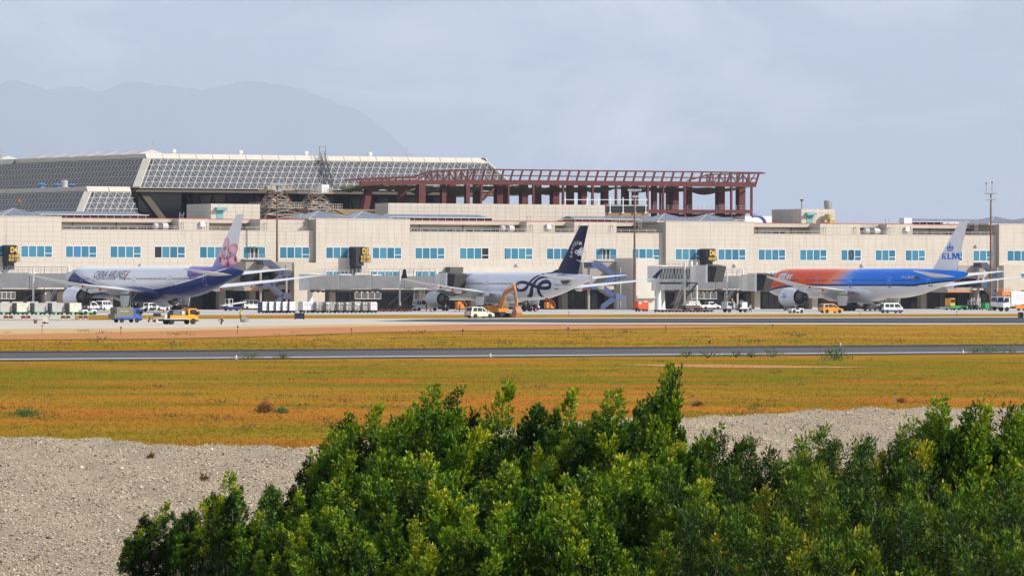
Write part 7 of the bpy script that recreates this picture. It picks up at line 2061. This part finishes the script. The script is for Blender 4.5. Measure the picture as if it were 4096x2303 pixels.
weed('brown dry brush heap among the grass', 1062, 1648, .75, .48, M_BRUSH, 700, name='brush_heap'); weed('low green tuft beside the brown brush heap', 1128, 1650, .6, .2, M_WEED, 220)
weed('small brown brush heap beside the wooden post', 2792, 1622, .4, .16, M_BRUSH, 260, name='brush_heap'); weed('small brown brush heap near the dark post', 3605, 1608, .4, .16, M_BRUSH, 220, name='brush_heap')
for lb_, px_, Yb_ in (('dry orange tuft on the gravel bank, nearer the crest', 605, 141.0), ('dry orange tuft on the gravel bank, lower and nearer the trees', 815, 131.0)):
    weed(lb_, px_, 1800, .14, .14, M_BRUSH, 70).location = ((px_ - 2048)/FPX*Yb_, Yb_, float(bank_z(np.array([px_]), np.array([Yb_]))[0]) - .01)
for i, (px, py, h) in enumerate(((2770, 1622, .40), (3580, 1610, .38))):
    t = thing('field_post', ('weathered wooden post beside a brown brush heap', 'dark wooden post standing alone on the grass')[i], 'post', gp(px, py), 0); MB().bar((0, 0, -.1), (.012, 0, h), .055, w2=.05).build('shaft', mat('grey_wood', (.30, .25, .19), .9), t); MB().box(-.035, .055, -.035, .035, h - .02, h + .015).build('cap', M_CHASS, t)
for i, (px, py) in enumerate(((945, 1437), (1962, 1429), (2928, 1421.5), (3362, 1383), (3852, 1414))):
    t = thing('runway_light', 'small white runway edge light, %s along the runway' % ORD[i], 'light', gp(px, py), 0, 'runway edge lights')
    MB().lathe([(0, .07), (.02, .07), (.03, .03), (.12, .03), (.13, .065), (.2, .065), (.24, .03)], (0, 0, .02), 'z', 12).build('housing', M_WHITE, t, 40); MB().lathe([(.0, .17), (.02, .17)], (0, 0, 0), 'z', 12).build('base_plate', M_CHASS, t)
for i, (px, py, h) in enumerate(((168, 1333, .8), (483, 1338, .7), (950, 1338, .8), (1405, 1345, .7), (1850, 1345, .6), (2272, 1345, .8), (2663, 1332, .7), (3090, 1318, .5), (2838, 1383, .35), (1186, 1397, .35), (3827, 1268, .9), (2275, 1268, .8), (3440, 1268, .7))):
    t = thing('marker_stake', 'thin marker stake, %s of the line across the field' % (ORD + ['twelfth', 'thirteenth'])[i], 'stake', gp(px, py), 0, 'marker stakes'); MB().bar((0, 0, 0), (.02, 0, h), .06).build('rod', M_RUST, t); MB().box(-.07, .1, -.05, .05, h - .06, h + .08).build('tag', M_SIGN if i % 3 else M_VORG, t)

# trees: shoots of small leaves that sweep up and lean with the wind
def crown_mesh(seed, w, h, dep, n_sp, slender, m, spl=(.9, 1.5), bright=0.0):
    global rs
    rs = np.random.RandomState(seed)
    P, D, L, W, T = [], [], [], [], []
    tips = []
    wind = np.array([.30, 0, 0])
    nrm = lambda v: v/(np.linalg.norm(v) + 1e-9)
    for k in range(n_sp):
        q = k/n_sp
        a = k*2.39996 + rs.uniform(-.3, .3); r = math.sqrt(rs.uniform(0, 1))
        lay = rs.uniform(0, 1)**.6                       # more shoots high in the crown
        x, y = math.cos(a)*r*w*.5, math.sin(a)*r*dep*.5
        ztop = h*(1 - .42*r*r)*(.42 + .58*lay)*rs.uniform(.9, 1.0)
        sl = rs.uniform(*spl)*(.75 + .35*lay); br = sl*rs.uniform(.27, .36)
        b0 = np.array([x, y, ztop - sl]); ax = nrm(np.array([x/w*.7, y/dep*.5, 1.0]) + wind*rs.uniform(.5, 1.3))
        tips.append((b0, ax, sl))
        ct = rs.uniform(-.26, .28) + .30*(lay - .62) + bright + (.18 if rs.uniform() < .2 else 0)  # shade painted into the tint: shoots low in the crown get darker leaves
        ns = int(42*sl)
        for j in range(ns):
            t = rs.uniform(0, 1)**.85; an = rs.uniform(0, 6.283)
            rad = br*(1 - t)**.7*(1 if t > .15 else t/.15)
            out = np.array([math.cos(an), math.sin(an), 0.0])
            s0 = b0 + ax*(t*sl) + out*rad*.55 + wind*.25*t*t*sl
            dr = nrm(out*(1 - .6*t) + np.array([0, 0, .75 + .6*t]) + wind*.5 + rs.normal(0, .2, 3))
            ln = rs.uniform(.14, .24)*(1.1 if slender else 1)
            nl = 17 if slender else 19
            tt = rs.uniform(.05, 1, nl)
            off = rs.normal(0, 1, (nl, 3)); off -= (off @ dr)[:, None]*dr; off /= np.linalg.norm(off, axis=1, keepdims=True) + 1e-6
            P.append(s0 + dr*(tt*ln)[:, None] + off*.02); D.append(off*(1.0 - .55*tt)[:, None] + dr*(.5 + .6*tt)[:, None])
            L.append(rs.uniform(.052, .09, nl)*(.98 if slender else 1)); W.append(rs.uniform(.028, .045, nl)*(.62 if slender else 1))
            st = rs.normal(0, .07)
            T.append(np.clip(ct + st + .30*t + .24*tt + rs.normal(0, .06, nl), 0, 1))  # tips paler as new growth, with sunlit brightness painted in too
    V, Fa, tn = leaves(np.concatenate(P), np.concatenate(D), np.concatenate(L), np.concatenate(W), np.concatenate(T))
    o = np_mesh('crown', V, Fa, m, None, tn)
    me = o.data; bpy.data.objects.remove(o)
    tb = MB()                                    # trunk with limbs, every piece grown into the next
    a0, a1, a2 = Vector((0, 0, -1.2)), Vector((.03*w, 0, h*.18)), Vector((-.02*w, .05, h*.42))
    tb.bar(a0, a1, .20, n=8, w2=.15); tb.bar(a1, a2, .15, n=8, w2=.08)
    for k, (b0, ax, sl) in enumerate(tips):
        root = a1 if k % 2 else a2
        e = Vector(b0 + ax*sl*.8); mid = root.lerp(Vector(b0), .55) - Vector((0, 0, .1))
        tb.bar(root, mid, .07, n=5, w2=.045); tb.bar(mid, Vector(b0), .045, n=5, w2=.03); tb.bar(Vector(b0), e, .03, n=4, w2=.01)
    bm = bmesh.new(); me2 = tb.mesh('trunk'); bm.from_mesh(me2)
    bmesh.ops.remove_doubles(bm, verts=bm.verts[:], dist=.012); bm.to_mesh(me2); bm.free()
    me2.materials.append(M_BARK)
    return me, me2
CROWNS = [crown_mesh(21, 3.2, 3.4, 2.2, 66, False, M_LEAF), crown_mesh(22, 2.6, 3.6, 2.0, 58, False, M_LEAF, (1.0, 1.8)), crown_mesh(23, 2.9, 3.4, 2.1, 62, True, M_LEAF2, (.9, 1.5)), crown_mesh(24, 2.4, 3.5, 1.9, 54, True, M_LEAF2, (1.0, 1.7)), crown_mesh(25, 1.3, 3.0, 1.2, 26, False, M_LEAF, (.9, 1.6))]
def tree(i, px, py_top, Y, k, rz, label, sx=1.0):
    zt = CAM_H - (py_top - 1151.5)*Y/FPX
    me, me2 = CROWNS[k]; H0 = CROWN_H[k]
    zg = float(bank_z(np.array([px]), np.array([Y]))[0])
    s = (zt - zg)/H0
    t = thing('ficus_tree' if k in (0, 1, 4) else 'slender_leaved_tree', label, 'tree', ((px - 2048)/FPX*Y, Y, zg), rz, 'trees in front of the gravel bank')
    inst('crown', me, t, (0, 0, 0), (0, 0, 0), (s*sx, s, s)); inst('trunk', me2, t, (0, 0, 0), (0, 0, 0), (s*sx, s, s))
CROWN_H = []
for me, me2 in CROWNS:
    zz = np.zeros(len(me.vertices)*3, np.float32); me.vertices.foreach_get('co', zz); CROWN_H.append(float(np.percentile(zz[2::3], 99.6)))
TREES = [(600, 2030, 97, 4, .2, 'small dark wind-bent tree at the edge of the gravel', 1.1), (790, 2010, 96, 4, .8, 'small dark tree close beside the wind-bent one', 1.1), (960, 1920, 94, 4, 1.6, 'small leafy tree where the trees begin to rise', 1.3),
         (1300, 1770, 96, 1, .3, 'broad tree sloping down to the gravel', 1.0), (1560, 1650, 99, 0, .0, 'tall bushy tree, first high crown beside the gravel', 1.0), (1700, 1590, 101, 1, .7, 'tall bushy tree with the first pointed tops', .9),
         (1940, 1575, 103, 4, .4, 'narrow tree leaning over the gap of gravel', .8), (2150, 1600, 103, 4, -.3, 'narrow tree with a single thin pointed top', .8), (2350, 1715, 100, 0, .5, 'broad tree between the thin top and the tallest tree', 1.0),
         (2612, 1515, 102, 1, .1, 'tallest tree with pointed top against the grass', .62), (2480, 1620, 99, 1, 1.1, 'bushy tree close beside the tallest tree', .8),
         (2880, 1765, 100, 2, .2, 'slender leaved tree next past the tallest tree', 1.0), (3140, 1745, 101, 3, .6, 'slender leaved tree rising before the gravel, low top', 1.0), (3330, 1780, 99, 2, 1.0, 'slender leaved tree in the dip of the row', 1.0),
         (3550, 1695, 102, 3, .2, 'slender leaved tree with two bent tops', .9), (3760, 1650, 102, 1, .9, 'dark slender tree with thick pointed tops', .9), (3960, 1660, 103, 0, .3, 'yellowish bushy tree near the picture edge', 1.0), (4130, 1560, 104, 3, .4, 'tree cut by the right picture edge', 1.0),
         (1180, 2080, 88, 0, 1.4, 'nearer bush below the sloping tree', .9), (1620, 1850, 88, 0, 2.0, 'nearer broad tree under the first high crown', 1.0), (2060, 1900, 87, 1, 1.2, 'nearer bushy tree below the narrow leaning tree', 1.1), (2450, 1860, 88, 0, .9, 'nearer broad tree below the tallest tree', 1.0),
         (2900, 1900, 87, 2, 2.2, 'nearer slender leaved tree, first of the near row', 1.0), (3300, 1890, 87, 3, 1.9, 'nearer slender leaved tree, second of the near row', 1.2), (3680, 1880, 87, 2, 2.8, 'nearer slender leaved tree, third of the near row', 1.0), (4050, 1850, 88, 3, 1.0, 'nearer slender leaved tree at the picture edge', 1.2),
         (1450, 2080, 80, 1, 2.6, 'lowest bush below the broad trees', 1.0), (1900, 2060, 80, 0, .4, 'lowest dark bush in the middle', 1.0), (2330, 2040, 80, 1, 1.8, 'lowest bush under the nearer broad tree', 1.0), (2760, 2090, 80, 2, .6, 'lowest slender leaved bush, first', 1.0), (3200, 2080, 80, 3, 2.4, 'lowest slender leaved bush, second', 1.1), (3620, 2070, 80, 2, 1.4, 'lowest slender leaved bush, third', 1.0), (4040, 2060, 80, 2, 3.0, 'lowest slender leaved bush at the corner', 1.0)]
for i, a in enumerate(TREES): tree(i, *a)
# ------------------------------------------------------------------ far mountains and the air between
def mountains():
    YM = 108000.0
    prof = [(-9000, 420), (-6000, 300), (-4000, 420), (-2500, 340), (-900, 380), (-300, 330), (0, 338), (70, 318), (140, 336), (210, 352), (270, 340), (330, 350), (400, 366), (450, 350), (510, 336), (580, 332), (640, 342), (710, 352),
            (800, 350), (860, 345), (930, 326), (1000, 311), (1060, 326), (1130, 340), (1200, 344), (1270, 372), (1350, 410), (1430, 425), (1520, 500), (1650, 610), (1800, 720), (2200, 880), (3000, 960), (4200, 1000), (6000, 900), (8000, 700), (11000, 430)]
    xs = np.array([p[0] for p in prof], float); hs = np.array([(1151 - p[1]) for p in prof], float) * YM / FPX
    rs = np.random.RandomState(4)
    n = 900; X = np.linspace(-9000, 11000, n)
    h = np.interp(X, xs, hs)
    rough = np.zeros(n)
    for f, a in ((.004, 16), (.011, 12), (.03, 12), (.07, 10), (.17, 9), (.4, 7)):
        rough += a * np.sin(X * f + rs.uniform(0, 6)) * YM / FPX * .25
    m = 12; V = []; Fc = []
    for j in range(m):
        t = j / (m - 1)                     # 0 at the foot, 1 at the ridge
        y = YM - 14000 * (1 - t)
        for i in range(n):
            spur = 1 + .22 * math.sin(X[i] * .012 + j * .6) * (1 - t) * t * 4
            V.append(((X[i] - 2048) * YM / FPX, y + 700 * math.sin(X[i] * .01 + j), (h[i] + rough[i]) * (t ** 1.25) * spur - 20))
    for j in range(m - 1):
        for i in range(n - 1):
            a = j * n + i; Fc.append((a, a + 1, a + n + 1, a + n))
    o = MB().add(V, Fc).build('mountains', mat('forest_slope', (0.06, 0.08, 0.075), .95, noise=.4, nscale=.0008), None, 60)
    return tag(o, kind='structure')
mountains()
def haze():
    m = bpy.data.materials.new('haze_air'); m.use_nodes = True
    nt = m.node_tree; nt.nodes.clear()
    out = nt.nodes.new('ShaderNodeOutputMaterial'); v = nt.nodes.new('ShaderNodeVolumePrincipled')
    v.inputs['Color'].default_value = (0.63, 0.775, 1.0, 1)
    v.inputs['Density'].default_value = 2.3e-5
    v.inputs['Anisotropy'].default_value = 0.0
    nt.links.new(v.outputs[0], out.inputs['Volume'])
    o = MB().box(-66000, 66000, -60, 116000, -30, 4900).build('haze', m)
    return tag(o, kind='stuff')
haze()
